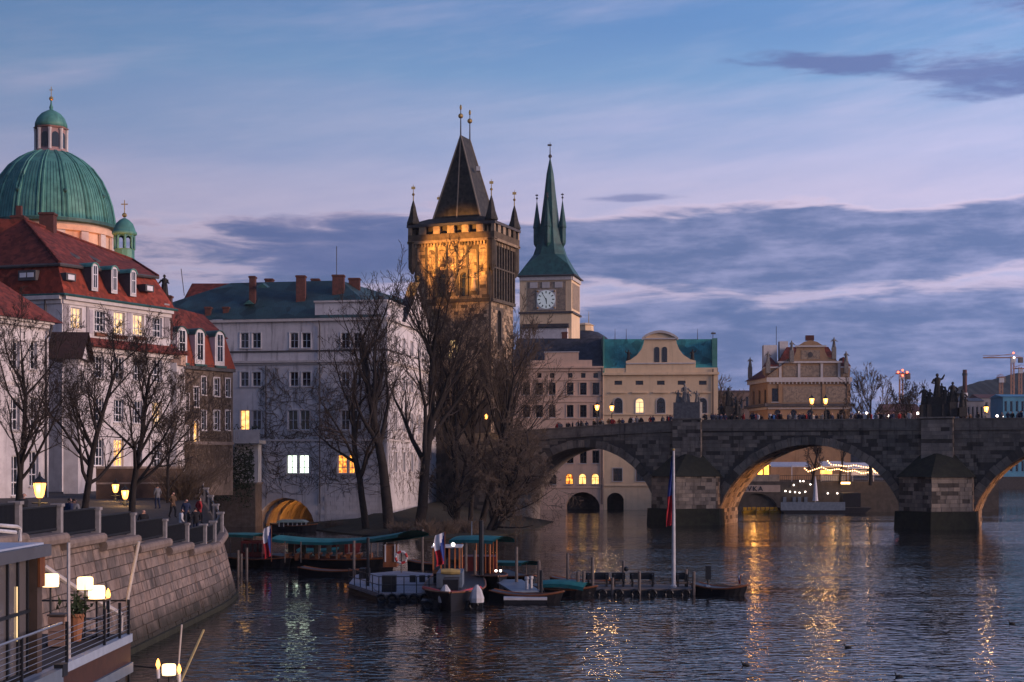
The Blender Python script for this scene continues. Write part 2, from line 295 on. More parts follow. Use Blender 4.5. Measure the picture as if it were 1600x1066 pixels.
# ---------------------------------------------------------------- facades with real openings
class Fac:
    def __init__(s, A, B, z0, z1, root, mat, thick=.35):
        s.A = Vector(A); s.B = Vector(B); s.z0, s.z1, s.root, s.mat = z0, z1, root, mat
        s.d = (s.B-s.A).normalized(); s.L = (s.B-s.A).length; s.n = Vector((s.d.y, -s.d.x)); s.h = []; s.t = thick
    def u(s, px):
        r = (px-CX)/F; return (r*s.A.y-s.A.x)/(s.d.x-r*s.d.y)
    def Y(s, u): return s.A.y+s.d.y*u
    def z(s, px, py): return Z(py, s.Y(s.u(px)))
    def pt(s, u, z, n=0.): return Vector((s.A.x+s.d.x*u+s.n.x*n, s.A.y+s.d.y*u+s.n.y*n, z))
    def fb(s, mb, u0, u1, z0, z1, n0, n1, c=0.):
        return mb.hexa([s.pt(u0,z0,n1), s.pt(u1,z0,n1), s.pt(u1,z0,n0), s.pt(u0,z0,n0), s.pt(u0,z1,n1), s.pt(u1,z1,n1), s.pt(u1,z1,n0), s.pt(u0,z1,n0)], c)
    def arc(s, u0, u1, z1, rise, k=10):
        uc, a = (u0+u1)/2, (u1-u0)/2
        Rr = (a*a+rise*rise)/(2*rise); zc = z1-Rr; th = math.asin(min(1, a/Rr)) if rise <= a else math.pi/2
        return [(uc+Rr*math.sin(-th+2*th*i/k), zc+Rr*math.cos(-th+2*th*i/k)) for i in range(k+1)]
    def hole(s, u0, u1, z0, z1, rise=0., depth=None): s.h.append((u0, u1, z0, z1, rise, depth or s.t))
    def build(s, name='wall'):
        mb = MB(); us = sorted({0., s.L, *[x for h in s.h for x in h[:2]]}); zs = sorted({s.z0, s.z1, *[x for h in s.h for x in h[2:4]]})
        for i in range(len(us)-1):
            for j in range(len(zs)-1):
                uc, zc = (us[i]+us[i+1])/2, (zs[j]+zs[j+1])/2
                if us[i+1]-us[i] < 1e-4 or zs[j+1]-zs[j] < 1e-4 or any(h[0] < uc < h[1] and h[2] < zc < h[3] for h in s.h): continue
                mb.add([s.pt(us[i],zs[j]), s.pt(us[i+1],zs[j]), s.pt(us[i+1],zs[j+1]), s.pt(us[i],zs[j+1])], [(0,1,2,3)])
        for u0, u1, z0, z1, rise, dp in s.h:
            ring = [(u0, z0), (u0, z1-rise)]
            if rise:
                a = s.arc(u0, u1, z1, rise); ring = [(u0, z0)]+a+[(u1, z0)]; m = len(a)//2
                for k in range(m): mb.add([s.pt(u0,z1), s.pt(*a[k+1]), s.pt(*a[k])], [(0,2,1)])
                for k in range(m, len(a)-1): mb.add([s.pt(u1,z1), s.pt(*a[k+1]), s.pt(*a[k])], [(0,2,1)])
            else: ring = [(u0, z0), (u0, z1), (u1, z1), (u1, z0)]
            for k in range(len(ring)):
                p, q = ring[k], ring[(k+1) % len(ring)]
                mb.add([s.pt(*p), s.pt(*q), s.pt(*q, -dp), s.pt(*p, -dp)], [(0,1,2,3)])
        return part(name, mb, s.mat, s.root)
    def window(s, u0, u1, z0, z1, nv=1, nh=1, pane=None, frame=None, rise=0., sill=True, surround=None, sw=.16, box=None):
        frame = frame or WOODW; s.hole(u0, u1, z0, z1, rise); t = s.t; f = min(.09, (u1-u0)*.09); zr = z1-rise
        mb = MB(); n0, n1 = -t+.02, -t+.12
        s.fb(mb, u0, u0+f, z0, zr, n0, n1); s.fb(mb, u1-f, u1, z0, zr, n0, n1); s.fb(mb, u0+f, u1-f, z0, z0+f, n0, n1)
        if rise:
            a = s.arc(u0, u1, z1, rise, 8); b = s.arc(u0+f, u1-f, z1-f, rise, 8)
            for k in range(8): mb.hexa([s.pt(*a[k],n1), s.pt(*a[k+1],n1), s.pt(*a[k+1],n0), s.pt(*a[k],n0), s.pt(*b[k],n1), s.pt(*b[k+1],n1), s.pt(*b[k+1],n0), s.pt(*b[k],n0)])
            s.fb(mb, u0+f, u1-f, zr-f*.5, zr+f*.5, n0, n1-.01)
        else: s.fb(mb, u0+f, u1-f, z1-f, z1, n0, n1)
        for k in range(nv):
            uc = u0+(u1-u0)*(k+1)/(nv+1); s.fb(mb, uc-f*.5, uc+f*.5, z0+f, zr-(0 if rise else f), n0, n1-.005)
        for k in range(nh):
            zc = z0+(zr-z0)*(k+1)/(nh+1); g = f*(.6 if nh != 2 or k else 1.1); s.fb(mb, u0+f, u1-f, zc-g*.5, zc+g*.5, n0, n1-.015)
        wn = part('window', mb, frame, s.root)
        pm = MB()
        if rise:
            a = s.arc(u0, u1, z1, rise, 10); pm.prism([s.pt(u0,z0,-t+.03)]+[s.pt(*q,-t+.03) for q in a]+[s.pt(u1,z0,-t+.03)], s.n.to_3d()*-.03)
        else: s.fb(pm, u0, u1, z0, z1, -t, -t+.04)
        part('pane', pm, pane or GLASS, wn)
        if sill: part('sill', s.fb(MB(), u0-.12, u1+.12, z0-.14, z0-.003, -.1, .14), TRIM if sill is True else sill, wn)
        if box: part('flower_box', s.fb(MB(), u0-.05, u1+.05, z0-.5, z0-.15, .003, .3), box, wn)
        if surround:
            sm = MB(); s.fb(sm, u0-sw, u0-.004, z0, zr, -.05, .06); s.fb(sm, u1+.004, u1+sw, z0, zr, -.05, .06)
            if rise:
                a = s.arc(u0-sw, u1+sw, z1+sw, rise+sw, 8); b = s.arc(u0-.004, u1+.004, z1+.004, rise, 8)
                for k in range(8): sm.hexa([s.pt(*b[k],.06), s.pt(*b[k+1],.06), s.pt(*b[k+1],-.05), s.pt(*b[k],-.05), s.pt(*a[k],.06), s.pt(*a[k+1],.06), s.pt(*a[k+1],-.05), s.pt(*a[k],-.05)])
            else: s.fb(sm, u0-sw, u1+sw, z1+.004, z1+sw, -.05, .065)
            part('surround', sm, surround, wn)
        return wn
    def winpx(s, x0, y0, x1, y1, **k):
        xm = (x0+x1)/2; return s.window(s.u(x0), s.u(x1), s.z(xm, y1), s.z(xm, y0), **k)
    def band(s, z0, z1, proud, mat, name='cornice', u0=None, u1=None, ext=0.):
        return part(name, s.fb(MB(), (0 if u0 is None else u0)-ext, (s.L if u1 is None else u1)+ext, z0, z1, -.05, proud), mat, s.root)
def chimney(root, x, y, z0, z1, sx, sy, mat=None, cap=True):
    c = part('chimney', MB().box(x-sx/2, x+sx/2, y-sy/2, y+sy/2, z0, z1), mat or BRICKCH, root)
    if cap: part('cap', MB().box(x-sx/2-.1, x+sx/2+.1, y-sy/2-.1, y+sy/2+.1, z1-.25, z1-.05), mat or BRICKCH, c)
    return c
def lamp(name, loc, energy, col=(1, .6, .25), size=.1, kind='POINT', target=None, cone=60, parent=None):
    d = bpy.data.lights.new(name, kind); d.energy = energy; d.color = col; d.shadow_soft_size = size
    if kind == 'SPOT': d.spot_size = R_(cone); d.spot_blend = .6
    o = link(bpy.data.objects.new(name, d)); o.location = Vector(loc)-(ORG[parent] if parent else Vector())
    o.parent = parent
    if target is not None: o.rotation_euler = (Vector(loc)-Vector(target)).to_track_quat('Z', 'Y').to_euler()
    return o
def floodlight(label, loc, target, energy, col, cone):
    th = thing('floodlight', label, 'floodlight', loc, 'floodlights'); loc = Vector(loc); d = (Vector(target)-loc).normalized()
    part('bracket', MB().box(loc.x-.06, loc.x+.06, loc.y-.06, loc.y+.06, loc.z, loc.z+.5), IRON, th)
    h = loc+Vector((0, 0, .6)); part('housing', MB().tube([h-d*.25, h, h+d*.1], [.16, .26, .3], 10), IRON, th)
    lamp('flood_beam', h+d*.35, energy, col, .25, 'SPOT', target, cone, th); return th
# ================================================================ SETTING
def water_mat():
    m, t, b = base_mat('river_water')
    g = t.new('ShaderNodeNewGeometry').outputs['Position']
    def mp(sx, sy): 
        n = t.new('ShaderNodeMapping'); n.inputs['Scale'].default_value = (sx, sy, 1); t.l.new(g, n.inputs[0]); return n.outputs[0]
    h = t.m('ADD', t.m('MULTIPLY', t.noise(mp(1.0, 1.5), 1.2, 2, .4, dist=.5), 1.0), t.m('MULTIPLY', t.noise(mp(1.0, 1.3), 3.1, 1, .4), .10))
    h = t.m('ADD', h, t.m('MULTIPLY', t.noise(mp(.25, .4), .5, 2, .5), 1.2))
    bp = t.new('ShaderNodeBump'); bp.inputs['Distance'].default_value = .115
    # calmer and rougher patches of wind on the river
    t.put(bp.inputs['Strength'], t.mr(t.noise(mp(.3, 1.0), .055, 4, .6), .36, .62, .22, .95))
    t.l.new(h, bp.inputs['Height']); t.l.new(bp.outputs[0], b.inputs['Normal'])
    b.inputs['Base Color'].default_value = (.012, .013, .014, 1); b.inputs['Roughness'].default_value = .02; b.inputs['IOR'].default_value = 1.333
    b.inputs['Specular IOR Level'].default_value = .5
    return m
solo('river_bed', MB().add([(-900, -200, -3), (1400, -200, -3), (1400, 2100, -3), (-900, 2100, -3)], [(0,1,2,3)]), PAVE, (0, 0, -3), kind='structure')
solo('river_water', MB().add([(-900, -200, 0), (1400, -200, 0), (1400, 2100, 0), (-900, 2100, 0)], [(0,1,2,3)]), water_mat(), (0, 0, 0), kind='structure')
# ---------------------------------------------------------------- embankment: ramp line (x, y, z of the wall top)
def rail(px, py, x=None, Y=None):
    Y = Y or -x*F/(px-CX)*-1 if Y is None else Y
    return (X(px, Y), Y, Z(py, Y))
def on(px, py):      # on the straight stretch of the wall, x = -17.6
    Y = 17.6*F/(CX-px); return (-17.6, Y, Z(py, Y))
TOPS = [on(-60, 789), on(25, 792), on(90, 795), on(150, 800), on(205, 808), on(255, 817), on(290, 823), on(318, 826)] + \
       [(X(333, 91.5), 91.5, Z(819, 91.5)), (X(344.5, 96), 96, Z(805, 96)), (X(337, 103), 103, Z(792, 103)), (X(329, 112), 112, Z(778, 112)), (X(322, 122), 122, Z(766, 122)), (X(315, 135), 135, Z(756, 135))]
PTS = [(-17.6, 30, 7.4)] + TOPS + [(-34, 165, 6.7), (-40, 197, 6.7)]
RH = 1.05
WT = [(x, y, z-RH) for x, y, z in PTS]                  # wall top
def batter(i):                                          # point at the foot of the wall
    a = Vector(WT[max(i-1, 0)][:2]); b = Vector(WT[min(i+1, len(WT)-1)][:2]); d = (b-a).normalized(); n = Vector((d.y, -d.x))
    k = 1.0 if i < 12 else .5
    return (WT[i][0]+n.x*k, WT[i][1]+n.y*k, 0.0)
FT = [batter(i) for i in range(len(WT))]
g = MB()
for i in range(len(WT)-1):
    a, b = WT[i], WT[i+1]
    g.add([a, b, (-47, b[1]+4, 5.6), (-47, a[1]+4, 5.6)], [(0,1,2,3)])
    g.add([(-47, a[1]+4, 5.6), (-47, b[1]+4, 5.6), (-140, b[1]+4, 6), (-140, a[1]+4, 6)], [(0,1,2,3)])
g.add([(-140, 201, 6), (-40, 201, 5.6), (-40, 420, 5.6), (-140, 420, 6)], [(3,2,1,0)])
solo('promenade', g, PAVE, (-47, 80, 5), kind='structure')
# grass bank under the big trees
bk = MB(); BP = [(-27, 199, .1), (X(500, 190), 190, .15), (X(560, 178), 178, .15), (X(640, 170), 170, .1), (X(740, 172), 172, .1), (X(800, 182), 182, .1), (X(845, 202), 202, .05), (6, 222, .05)]
BI = [(-27, 206, .5), (-20, 203, 1.2), (-18, 200, 1.9), (-15.4, 199, 2.0), (-12, 205, 2.0), (-8, 212, 1.9), (-4, 218, 1.2), (0, 228, .8)]
for i in range(len(BP)-1):
    bk.add([BP[i], BP[i+1], BI[i+1], BI[i]], [(0,1,2,3)]); 
    q, p = BP[i], BP[i+1]; bk.add([(q[0], q[1], -2), (p[0], p[1], -2), p, q], [(0,1,2,3)])
bk.add([BI[3], BI[4], BI[5], BI[6], BI[7], (-2, 300, 5.5), (-40, 300, 5.5), (-9.6, 246, 3)], [(0,1,2,3,4,7),(7,4,5,6)])
solo('river_bank', bk, GRASS, (-12, 190, 0), kind='structure')
# ---------------------------------------------------------------- embankment wall with its stones
ew = thing('embankment_wall', 'curved battered stone embankment wall under the railing on the left', 'wall', (-17, 80, 0))
core = MB()
for i in range(len(WT)-1):
    a, b, c, d = FT[i], FT[i+1], WT[i+1], WT[i]
    core.add([(a[0], a[1], -2.5), (b[0], b[1], -2.5), b, a], [(0,1,2,3)]); core.add([a, b, c, d], [(0,1,2,3)])
part('wall_core', core, JOINT, ew)
rng = random.Random(5); stones = []; CH = .47
for i in range(len(WT)-1):
    if PTS[i][1] > 128: continue
    a, b, c, d = [Vector(q) for q in (FT[i], FT[i+1], WT[i+1], WT[i])]; n = (b-a).cross(d-a).normalized()
    if n.x < 0: n = -n
    rows = int(max(c.z, d.z)/CH)+1
    for r in range(rows):
        v0, v1 = r*CH, (r+1)*CH
        def P(u, z):
            zt = d.z+(c.z-d.z)*u; f = min(z, zt-.02)/zt; lo = a.lerp(b, u); hi = d.lerp(c, u); return lo.lerp(hi, f)
        L = (b-a).length; x = -rng.random()*.9
        while x < L:
            w_ = rng.choice((.42, .55, .7, .85, 1.0, 1.2, 1.5)); u0, u1 = max(0, x/L), min(1, (x+w_)/L); x += w_
            if u1-u0 < .02: continue
            gx = .012/L; pr = n*rng.uniform(.02, .075); zt = min(d.z+(c.z-d.z)*u0, d.z+(c.z-d.z)*u1)
            if v0 > zt-.12: continue
            q = [P(u0+gx, v0+.012), P(u1-gx, v0+.012), P(u1-gx, v1-.012), P(u0+gx, v1-.012)]
            m_ = sum(q, Vector())/4; o_ = [p+pr+(m_-p)*.035 for p in q]; stones.append((q, o_, i))
vis = [s for s in stones if -60 < CX+F*s[1][0].x/s[1][0].y and s[1][0].y < 103]
vis.sort(key=lambda s: s[1][0].y if CX+F*s[1][0].x/s[1][0].y > 60 else 500); keep = {id(s) for s in vis[:300]}
def stone_mb(s, mb, c=0.): return mb.add([*s[0], *s[1]], [(4,5,6,7),(0,1,5,4),(1,2,6,5),(2,3,7,6),(3,0,4,7)], c)
rest = MB()
for s in stones:
    if id(s) in keep: part('stone', stone_mb(s, MB()), WALLST, ew)
    else: stone_mb(s, rest, rng.random())
part('far_stones', rest, WALLST, ew, kind='stuff')
wet = MB()
for i in range(len(WT)-1):
    a, b = Vector(FT[i]), Vector(FT[i+1]); dd = (b-a).normalized(); nn = Vector((dd.y, -dd.x, 0))
    wet.hexa([a+Vector((0,0,-1)), a+nn*.16+Vector((0,0,-1)), b+nn*.16+Vector((0,0,-1)), b+Vector((0,0,-1)), a+Vector((0,0,.28)), a+nn*.12+Vector((0,0,.26)), b+nn*.12+Vector((0,0,.26)), b+Vector((0,0,.28))])
part('footing', wet, MOSS, ew)
# coping slabs step down the ramp, railing on top
rl = thing('embankment_railing', 'black iron railing between granite posts along the embankment ramp', 'railing', (-17.6, 80, 4))
for i in range(len(PTS)-2):
    a, b = Vector(WT[i]), Vector(WT[i+1]); d = (b-a); d.z = 0; d.normalize(); n = Vector((d.y, -d.x, 0)); L = (b-a).length
    zt = (a.z+b.z)/2+.02; ramp = PTS[i][1] < 88
    za, zb = (zt, zt) if ramp else (a.z, b.z)
    mb = MB(); prof = [(.34, -.42), (.46, -.36), (.5, -.2), (.46, -.06), (.36, 0), (-.5, 0), (-.5, -.42)]
    mb.prism([a*1+n*q+Vector((0, 0, za-a.z+z)) for q, z in prof], (b-a)*1+Vector((0, 0, (zb-za)-(b.z-a.z)))-d*.02)
    part('coping', mb, COPING, ew)
    # post at the start of the section
    s = .17; pz0, pz1 = min(za, a.z)-.05, max(za, a.z)+RH+.08
    pm = MB().box(a.x-s, a.x+s, a.y-s, a.y+s, pz0, pz1); pm.box(a.x-s-.05, a.x+s+.05, a.y-s-.05, a.y+s+.05, pz1+.001, pz1+.12)
    po = part('post', pm, POSTST, rl)
    bars = MB(); A = a+d*.2; B_ = b-d*.2; A.z, B_.z = za, zb; nb = max(4, int((B_-A).length/.13))
    for k in range(nb+1):
        p = A.lerp(B_, k/nb); bars.box(p.x-.017, p.x+.017, p.y-.017, p.y+.017, p.z+.08, p.z+RH-.02)
    pn = part('railing_panel', bars, IRON, rl)
    for zz, nm in ((.12, 'bottom_rail'), (RH-.04, 'top_rail')):
        part(nm, MB().prism([A+n*.04+Vector((0,0,zz)), A-n*.04+Vector((0,0,zz)), A-n*.04+Vector((0,0,zz+.07)), A+n*.04+Vector((0,0,zz+.07))], B_-A), IRON, pn)
# brown retaining wall of the stair behind the promenade
rw = thing('stair_wall', 'low brown rendered wall behind the trees on the promenade', 'wall', (X(245, 128), 128, 4))
f = Fac((X(150, 128), 128), (X(286, 133), 133), 3.5, 7.9, rw, pmat('brown_render', (.085, .05, .036), (.05, .032, .024), 1.2, .9, .3, streak=.3)); f.build()
f.band(7.9, 8.1, .12, COPING, 'coping'); f.band(6.6, 6.75, .05, COPING, 'string_course')
# ---------------------------------------------------------------- dark quay wall left of the tunnel
qw = thing('quay_wall', 'dark ivy-grown quay wall beside the tunnel mouth', 'wall', (X(365, 203), 203, 0))
part('wall', MB().box(X(318, 203), X(399, 203), 203, 208.6, -2, Z(757, 203)), BROWNWALL, qw)
part('coping', MB().box(X(318, 203)-.2, X(399, 203)+.2, 202.7, 208.7, Z(757, 203)+.002, Z(754, 203)), COPING, qw)
bal = thing('balcony', 'stone balcony with baluster rail and plant pots above the quay wall', 'balcony', (X(365, 203), 203, Z(690, 203)))
part('slab', MB().box(X(326, 202), X(405, 202), 202, 207.5, Z(693, 202), Z(688, 202)), TRIM, bal)
part('rail', MB().box(X(326, 202), X(405, 202), 202.05, 202.3, Z(675, 202), Z(672, 202)), TRIM, bal)
for k in range(15):
    x = X(328+k*3.1, 202); part('baluster', MB().lathe([(.07, 0), (.13, .3), (.06, .75), (.09, 1.05)], (x, 202.18, Z(688, 202)+.003), 6), TRIM, bal)
part('panel', MB().box(X(374, 202), X(405, 202), 202.05, 202.25, Z(688, 202), Z(675, 202)-.003), TRIM, bal)
part('pier', MB().box(X(337, 204), X(352, 204), 203.5, 207.4, Z(757, 204), Z(694, 204)), BROWNWALL, bal); part('pier', MB().box(X(366, 204), X(402, 204), 204.5, 207.4, Z(757, 204), Z(694, 204)), PALACE, bal)
for k, px in enumerate((331, 372, 397)):
    mb = MB(); r2 = random.Random(k)
    for q in range(40):
        p = Vector((X(px, 203)+r2.gauss(0, .3), 203+r2.gauss(0, .2), Z(671, 203)+abs(r2.gauss(.2, .25)))); e = Vector((r2.gauss(0,.14), r2.gauss(0,.14), r2.gauss(0,.14))); h = Vector((r2.gauss(0,.14), r2.gauss(0,.14), r2.gauss(0,.14)))
        mb.add([p, p+e, p+h], [(0,1,2)])
    solo('potted_plant', mb, LEAF, (X(px, 203), 203, Z(672, 203)), ['dark potted shrub at the left end of the stone balcony', 'dark potted shrub in the middle of the stone balcony', 'dark potted shrub at the right end of the stone balcony'][k], 'plant', 'shrubs on the balcony')
# ================================================================ BUILDINGS ON THE LEFT
def poly(root, name, verts, faces, mat, parent=None, **k): return part(name, MB().add(verts, faces), mat, parent or root, **k)
def dormer(root, c, w, h, dep, dirn, wallm, roofm, arch=True, pane=None, cheek=None):
    """dormer whose front faces dirn (2D); c = bottom centre of the front"""
    d = Vector((-dirn[1], dirn[0])); f = Fac((c[0]-d.x*w/2, c[1]-d.y*w/2), (c[0]+d.x*w/2, c[1]+d.y*w/2), c[2], c[2]+h, root, wallm, .12)
    if (f.n-Vector(dirn)).length > 1: f = Fac(f.B, f.A, c[2], c[2]+h, root, wallm, .12)
    r = w*.42
    dm = MB(); pr = [(0, 0), (0, h-r)]+f.arc(0, w, h, r, 8)+[(w, h-r), (w, 0)] if arch else [(0, 0), (0, h-r), (w/2, h), (w, h-r), (w, 0)]
    dm.prism([f.pt(u, c[2]+z) for u, z in pr], f.n.to_3d()*-dep); o = part('dormer', dm, cheek or wallm, root)
    rm = MB(); top = f.arc(-.14, w+.14, h+.14, r+.1, 8) if arch else [(-.15, h-r-.1), (w/2, h+.12), (w+.15, h-r-.1)]
    low = f.arc(-.02, w+.02, h+.03, r+.02, 8) if arch else [(-.02, h-r-.1), (w/2, h+.02), (w+.02, h-r-.1)]
    for k in range(len(top)-1):
        q = [low[k], low[k+1], top[k+1], top[k]]; rm.prism([f.pt(u, c[2]+z, .12) for u, z in q], f.n.to_3d()*-(dep+.12))
    part('dormer_roof', rm, roofm, o)
    if cheek: part('dormer_front', MB().prism([f.pt(u, c[2]+z, .003) for u, z in pr], f.n.to_3d()*.03), wallm, o); f = Fac(f.pt(0, 0, .032).to_2d(), f.pt(w, 0, .032).to_2d(), c[2], c[2]+h, root, wallm, .12)
    wm = MB(); a = w*.2; wz0, wz1 = c[2]+h*.12, c[2]+h-r*.5
    pm = MB(); f.fb(pm, a, w-a, wz0, wz1, .004, .03); part('pane', pm, pane or GLASS, o)
    for q in ((a-.05, a+.05, wz0, wz1), (w-a-.05, w-a+.05, wz0, wz1), (w/2-.03, w/2+.03, wz0, wz1)): f.fb(wm, *q, .006, .07)
    for zz in (wz0, (wz0+wz1)/2+.2, wz1): f.fb(wm, a-.05, w-a+.05, zz-.04, zz+.04, .008, .065)
    part('window_frame', wm, WOODW, o); return o
# ---------------------------------------------------------------- low white house at the left edge
hw = thing('white_house', 'low white house with red hipped roof at the left edge behind bare trees', 'house', (X(30, 127), 127, 5.5))
A1, B1 = (X(-70, 120.5), 120.5), (X(76, 131), 131)
f1 = Fac(A1, B1, 4.5, Z(508, 131)+.15, hw, WHITEWASH)
for x0, x1 in ((16, 30), (45, 57)):
    f1.winpx(x0, 533, x1, 577, nv=1, nh=2, frame=WOODW, surround=TRIM); f1.winpx(x0, 622, x1, 672, nv=1, nh=2, surround=TRIM)
f1.winpx(-30, 530, -14, 575, nv=1, nh=2); f1.winpx(18, 712, 31, 775, nv=1, nh=2); f1.winpx(46, 705, 60, 760, nv=1, nh=2)
f1.build(); zc = f1.z1; f1.band(zc-.5, zc, .35, TRIM); f1.band(zc-.16, zc+.02, .62, TRIM, 'gutter'); f1.band(Z(600, 128), Z(597, 128), .1, TRIM, 'string_course')
e = f1.d.to_3d(); n_ = f1.n.to_3d(); P0, P1 = f1.pt(0, zc+.03, .9), f1.pt(f1.L+.9, zc+.03, .9); P2, P3 = f1.pt(f1.L+.9, zc+.03, -13), f1.pt(0, zc+.03, -13)
R0, R1 = f1.pt(0, zc+6.0, -6), f1.pt(f1.L-5, zc+6.0, -6)
poly(hw, 'roof', [P0, P1, P2, P3, R0, R1], [(0,1,5,4), (1,2,5), (2,3,4,5), (3,0,4), (0,3,2,1)], REDROOF2)
poly(hw, 'wall', [f1.pt(f1.L, 4.5), f1.pt(f1.L, 4.5, -12), f1.pt(f1.L, zc), f1.pt(f1.L, zc, -12)], [(0,1,3,2)], WHITEWASH)
part('downpipe', MB().tube([f1.pt(f1.L-.15, zc-.1, .5), f1.pt(f1.L-.3, zc-.9, .45), f1.pt(f1.L-.45, zc-1.4, .1), f1.pt(f1.L-.45, 5, .1)], .09, 6), TRIMDK, hw)
# small gabled oriel tower between the two houses
gt = thing('gabled_turret', 'small turret with dark tiled gable roof between the white houses', 'turret', (X(120, 141), 141, 5.5))
xa, xb, ya, yb = X(99, 141), X(128, 141), 141, 146.5
ft = Fac((X(99, 141), 141), (X(122, 141), 141), 5.5, Z(556, 141), gt, WHITEWASH); ft.build(); fr = Fac((X(122, 141), 141), (X(139, 146.5), 146.5), 5.5, Z(556, 141), gt, WHITEWASH); fr.winpx(125, 540+40, 134, 610, nv=1, nh=1); fr.build()
zg, zp = Z(552, 141), Z(518, 143); pa, pb = fr.pt(-.5, zg-.5, .5), fr.pt(fr.L+.5, zg-.5, .5); pm_ = fr.pt(fr.L/2, zp, .5); bk_ = fr.n.to_3d()*-3.4
poly(gt, 'roof', [pa, pm_, pb, pa+bk_, pm_+bk_, pb+bk_], [(0,1,4,3), (1,2,5,4), (3,4,5), (0,3,5,2)], pmat('dark_tile', (.06, .028, .022), (.035, .02, .017), 1.5, .85, .6, bands=('Z', 3)))
poly(gt, 'gable', [fr.pt(0, zg-.5, .01), fr.pt(fr.L/2, zp-.5, .01), fr.pt(fr.L, zg-.5, .01)], [(0,2,1)], WHITEWASH)
# ---------------------------------------------------------------- white mansard house
mh = thing('mansard_house', 'white house with red mansard roof, dormers and tall lit windows', 'house', (X(150, 155), 156, 5.5))
C0, C1, C2 = (X(-60, 153.5), 153.5), (X(97, 150), 150), (X(266, 165), 165)
ze = Z(462, 150); f2 = Fac(C1, C2, 5, ze, mh, WHITEWASH); f2l = Fac(C0, C1, 5, ze, mh, WHITEWASH)
cur = LITC
for (x0, x1, y0, y1, pn, bx) in ((111, 128, 481, 514, LITC, None), (148, 164, 485, 518, GLASS, WOODB), (178, 195, 488, 522, LITC, WOODB), (208, 225, 492, 524, LITC, WOODB), (238.5, 253, 496, 527, GLASS, None)):
    f2.winpx(x0, y0, x1, y1, nv=2, nh=2, pane=pn, box=bx)
for (x0, x1, dy_) in ((147, 162, 0), (178, 193, 2), (208, 222, 4), (238, 253, 6)):
    f2.winpx(x0, 556+dy_, x1, 591+dy_, nv=2, nh=2, pane=GLASS); f2.winpx(x0, 622+dy_, x1, 658+dy_, nv=2, nh=2, pane=LITC if x0 == 238 else GLASS)
    f2.winpx(x0, 686+dy_*.5, x1, 728+dy_*.5, nv=2, nh=2, pane=LITW if x0 == 178 else GLASS)
f2l.winpx(5, 500, 17, 530, nv=1, nh=1); f2l.winpx(30, 500, 42, 530, nv=1, nh=1)
f2.build(); f2l.build()
GREYP = pmat('grey_pilaster', (.34, .30, .30), (.28, .25, .25), 2, .9, .1)
for x0, x1 in ((99, 107), (134.5, 138), (256, 264)): part('pilaster', f2.fb(MB(), f2.u(x0), f2.u(x1), f2.z(x0, 528), f2.z(x0, 474), -.02, .08), GREYP, mh)
ORN = pmat('relief_panel', (.52, .46, .47), (.36, .32, .34), 3.2, .9, .6)
for x0, x1 in ((139.5, 145), (168, 175), (198.5, 205), (228.5, 234.5)): part('relief_panel', f2.fb(MB(), f2.u(x0), f2.u(x1), f2.z(x0, 521), f2.z(x0, 484), -.02, .05), ORN, mh)
for ff in (f2, f2l):
    ff.band(ze-.75, ze-.35, .18, TRIM); ff.band(ze-.35, ze+.03, .5, TRIM, 'eaves')
part('downpipe', MB().tube([f2l.pt(f2l.u(72), ze-.2, .15), f2l.pt(f2l.u(72), 8, .15)], .12, 6), TRIMDK, mh)
# tiled ledge between storeys
zl = f2.z(136, 534); lm = MB().prism([f2.pt(f2.u(134), zl+.5, -.05), f2.pt(f2.u(134), zl-.35, 1.0), f2.pt(f2.u(134), zl-.5, 1.0), f2.pt(f2.u(134), zl-.5, -.05)], f2.d.to_3d()*(f2.L-f2.u(134)+.9)); part('tiled_ledge', lm, REDROOF2, mh)
f2.band(zl-.95, zl-.53, .5, TRIM, 'cornice', u0=f2.u(134))
# mansard: lower steep slope then upper hipped roof
def off(f, u, z, n): return f.pt(u, z, n)
b0, b1, b2, b3 = f2.pt(-.2, ze+.04, .45), f2.pt(f2.L+.5, ze+.04, .45), f2.pt(f2.L+.5, ze+.04, -12), None
bl = f2l.pt(-4, ze+.04, .45)
zm = Z(409, 150.5); t0, t1 = V(90, 410, 151.2), V(240, 431, 166.2); t0.z = zm; zm2 = t1.z; tl = f2l.pt(-4, zm, -1.1); t2 = t1+f2.n.to_3d()*-10
bl_, b2_ = bl, b2
mid = t0.lerp(t1, .5)
poly(mh, 'mansard_slope', [b0, b1, t1, t0, bl, tl, b2, t2], [(0,1,2,3), (4,0,3,5), (1,6,7,2)], REDROOF)
part('gutter', MB().tube([bl+Vector((0,-.1,.06)), b0+Vector((.05,-.1,.06)), b1+Vector((.1,0,.06))], .14, 6), DKCOPPER, mh)
q0, q1 = V(38, 344, 158), V(207, 406, 172); ql = V(-60, 338, 157)
o1, o0 = t1+Vector((.5, -.2, -.06)), t0+Vector((.35, -.5, -.06)); ol = tl+Vector((0, -.5, -.06)); o2 = t2+Vector((.4, .2, 0))
poly(mh, 'roof', [o0, o1, q1, q0, ol, ql, o2], [(0,1,2,3), (4,0,3,5), (1,6,2)], REDROOF2)
part('ridge_tiles', MB().tube([o0, q0, q0.lerp(q1, .5), q1, o1], .2, 6), REDROOF2, mh)
part('eave_board', MB().tube([ol+Vector((0,-.05,-.18)), o0+Vector((.04,-.05,-.18)), o1+Vector((.05,0,-.18))], .17, 5), TRIMDK, mh)
nd = (f2.n.x, f2.n.y)
for px, yb, hh in ((146.5, 455, 2.75), (177, 459, 2.75), (206.5, 463.5, 2.75)):
    u = f2.u(px); c = f2.pt(u, Z(yb, f2.Y(u)), .12); dormer(mh, c, .95, hh, 2.0, nd, WHITEWASH, COPPER, cheek=TRIMDK)
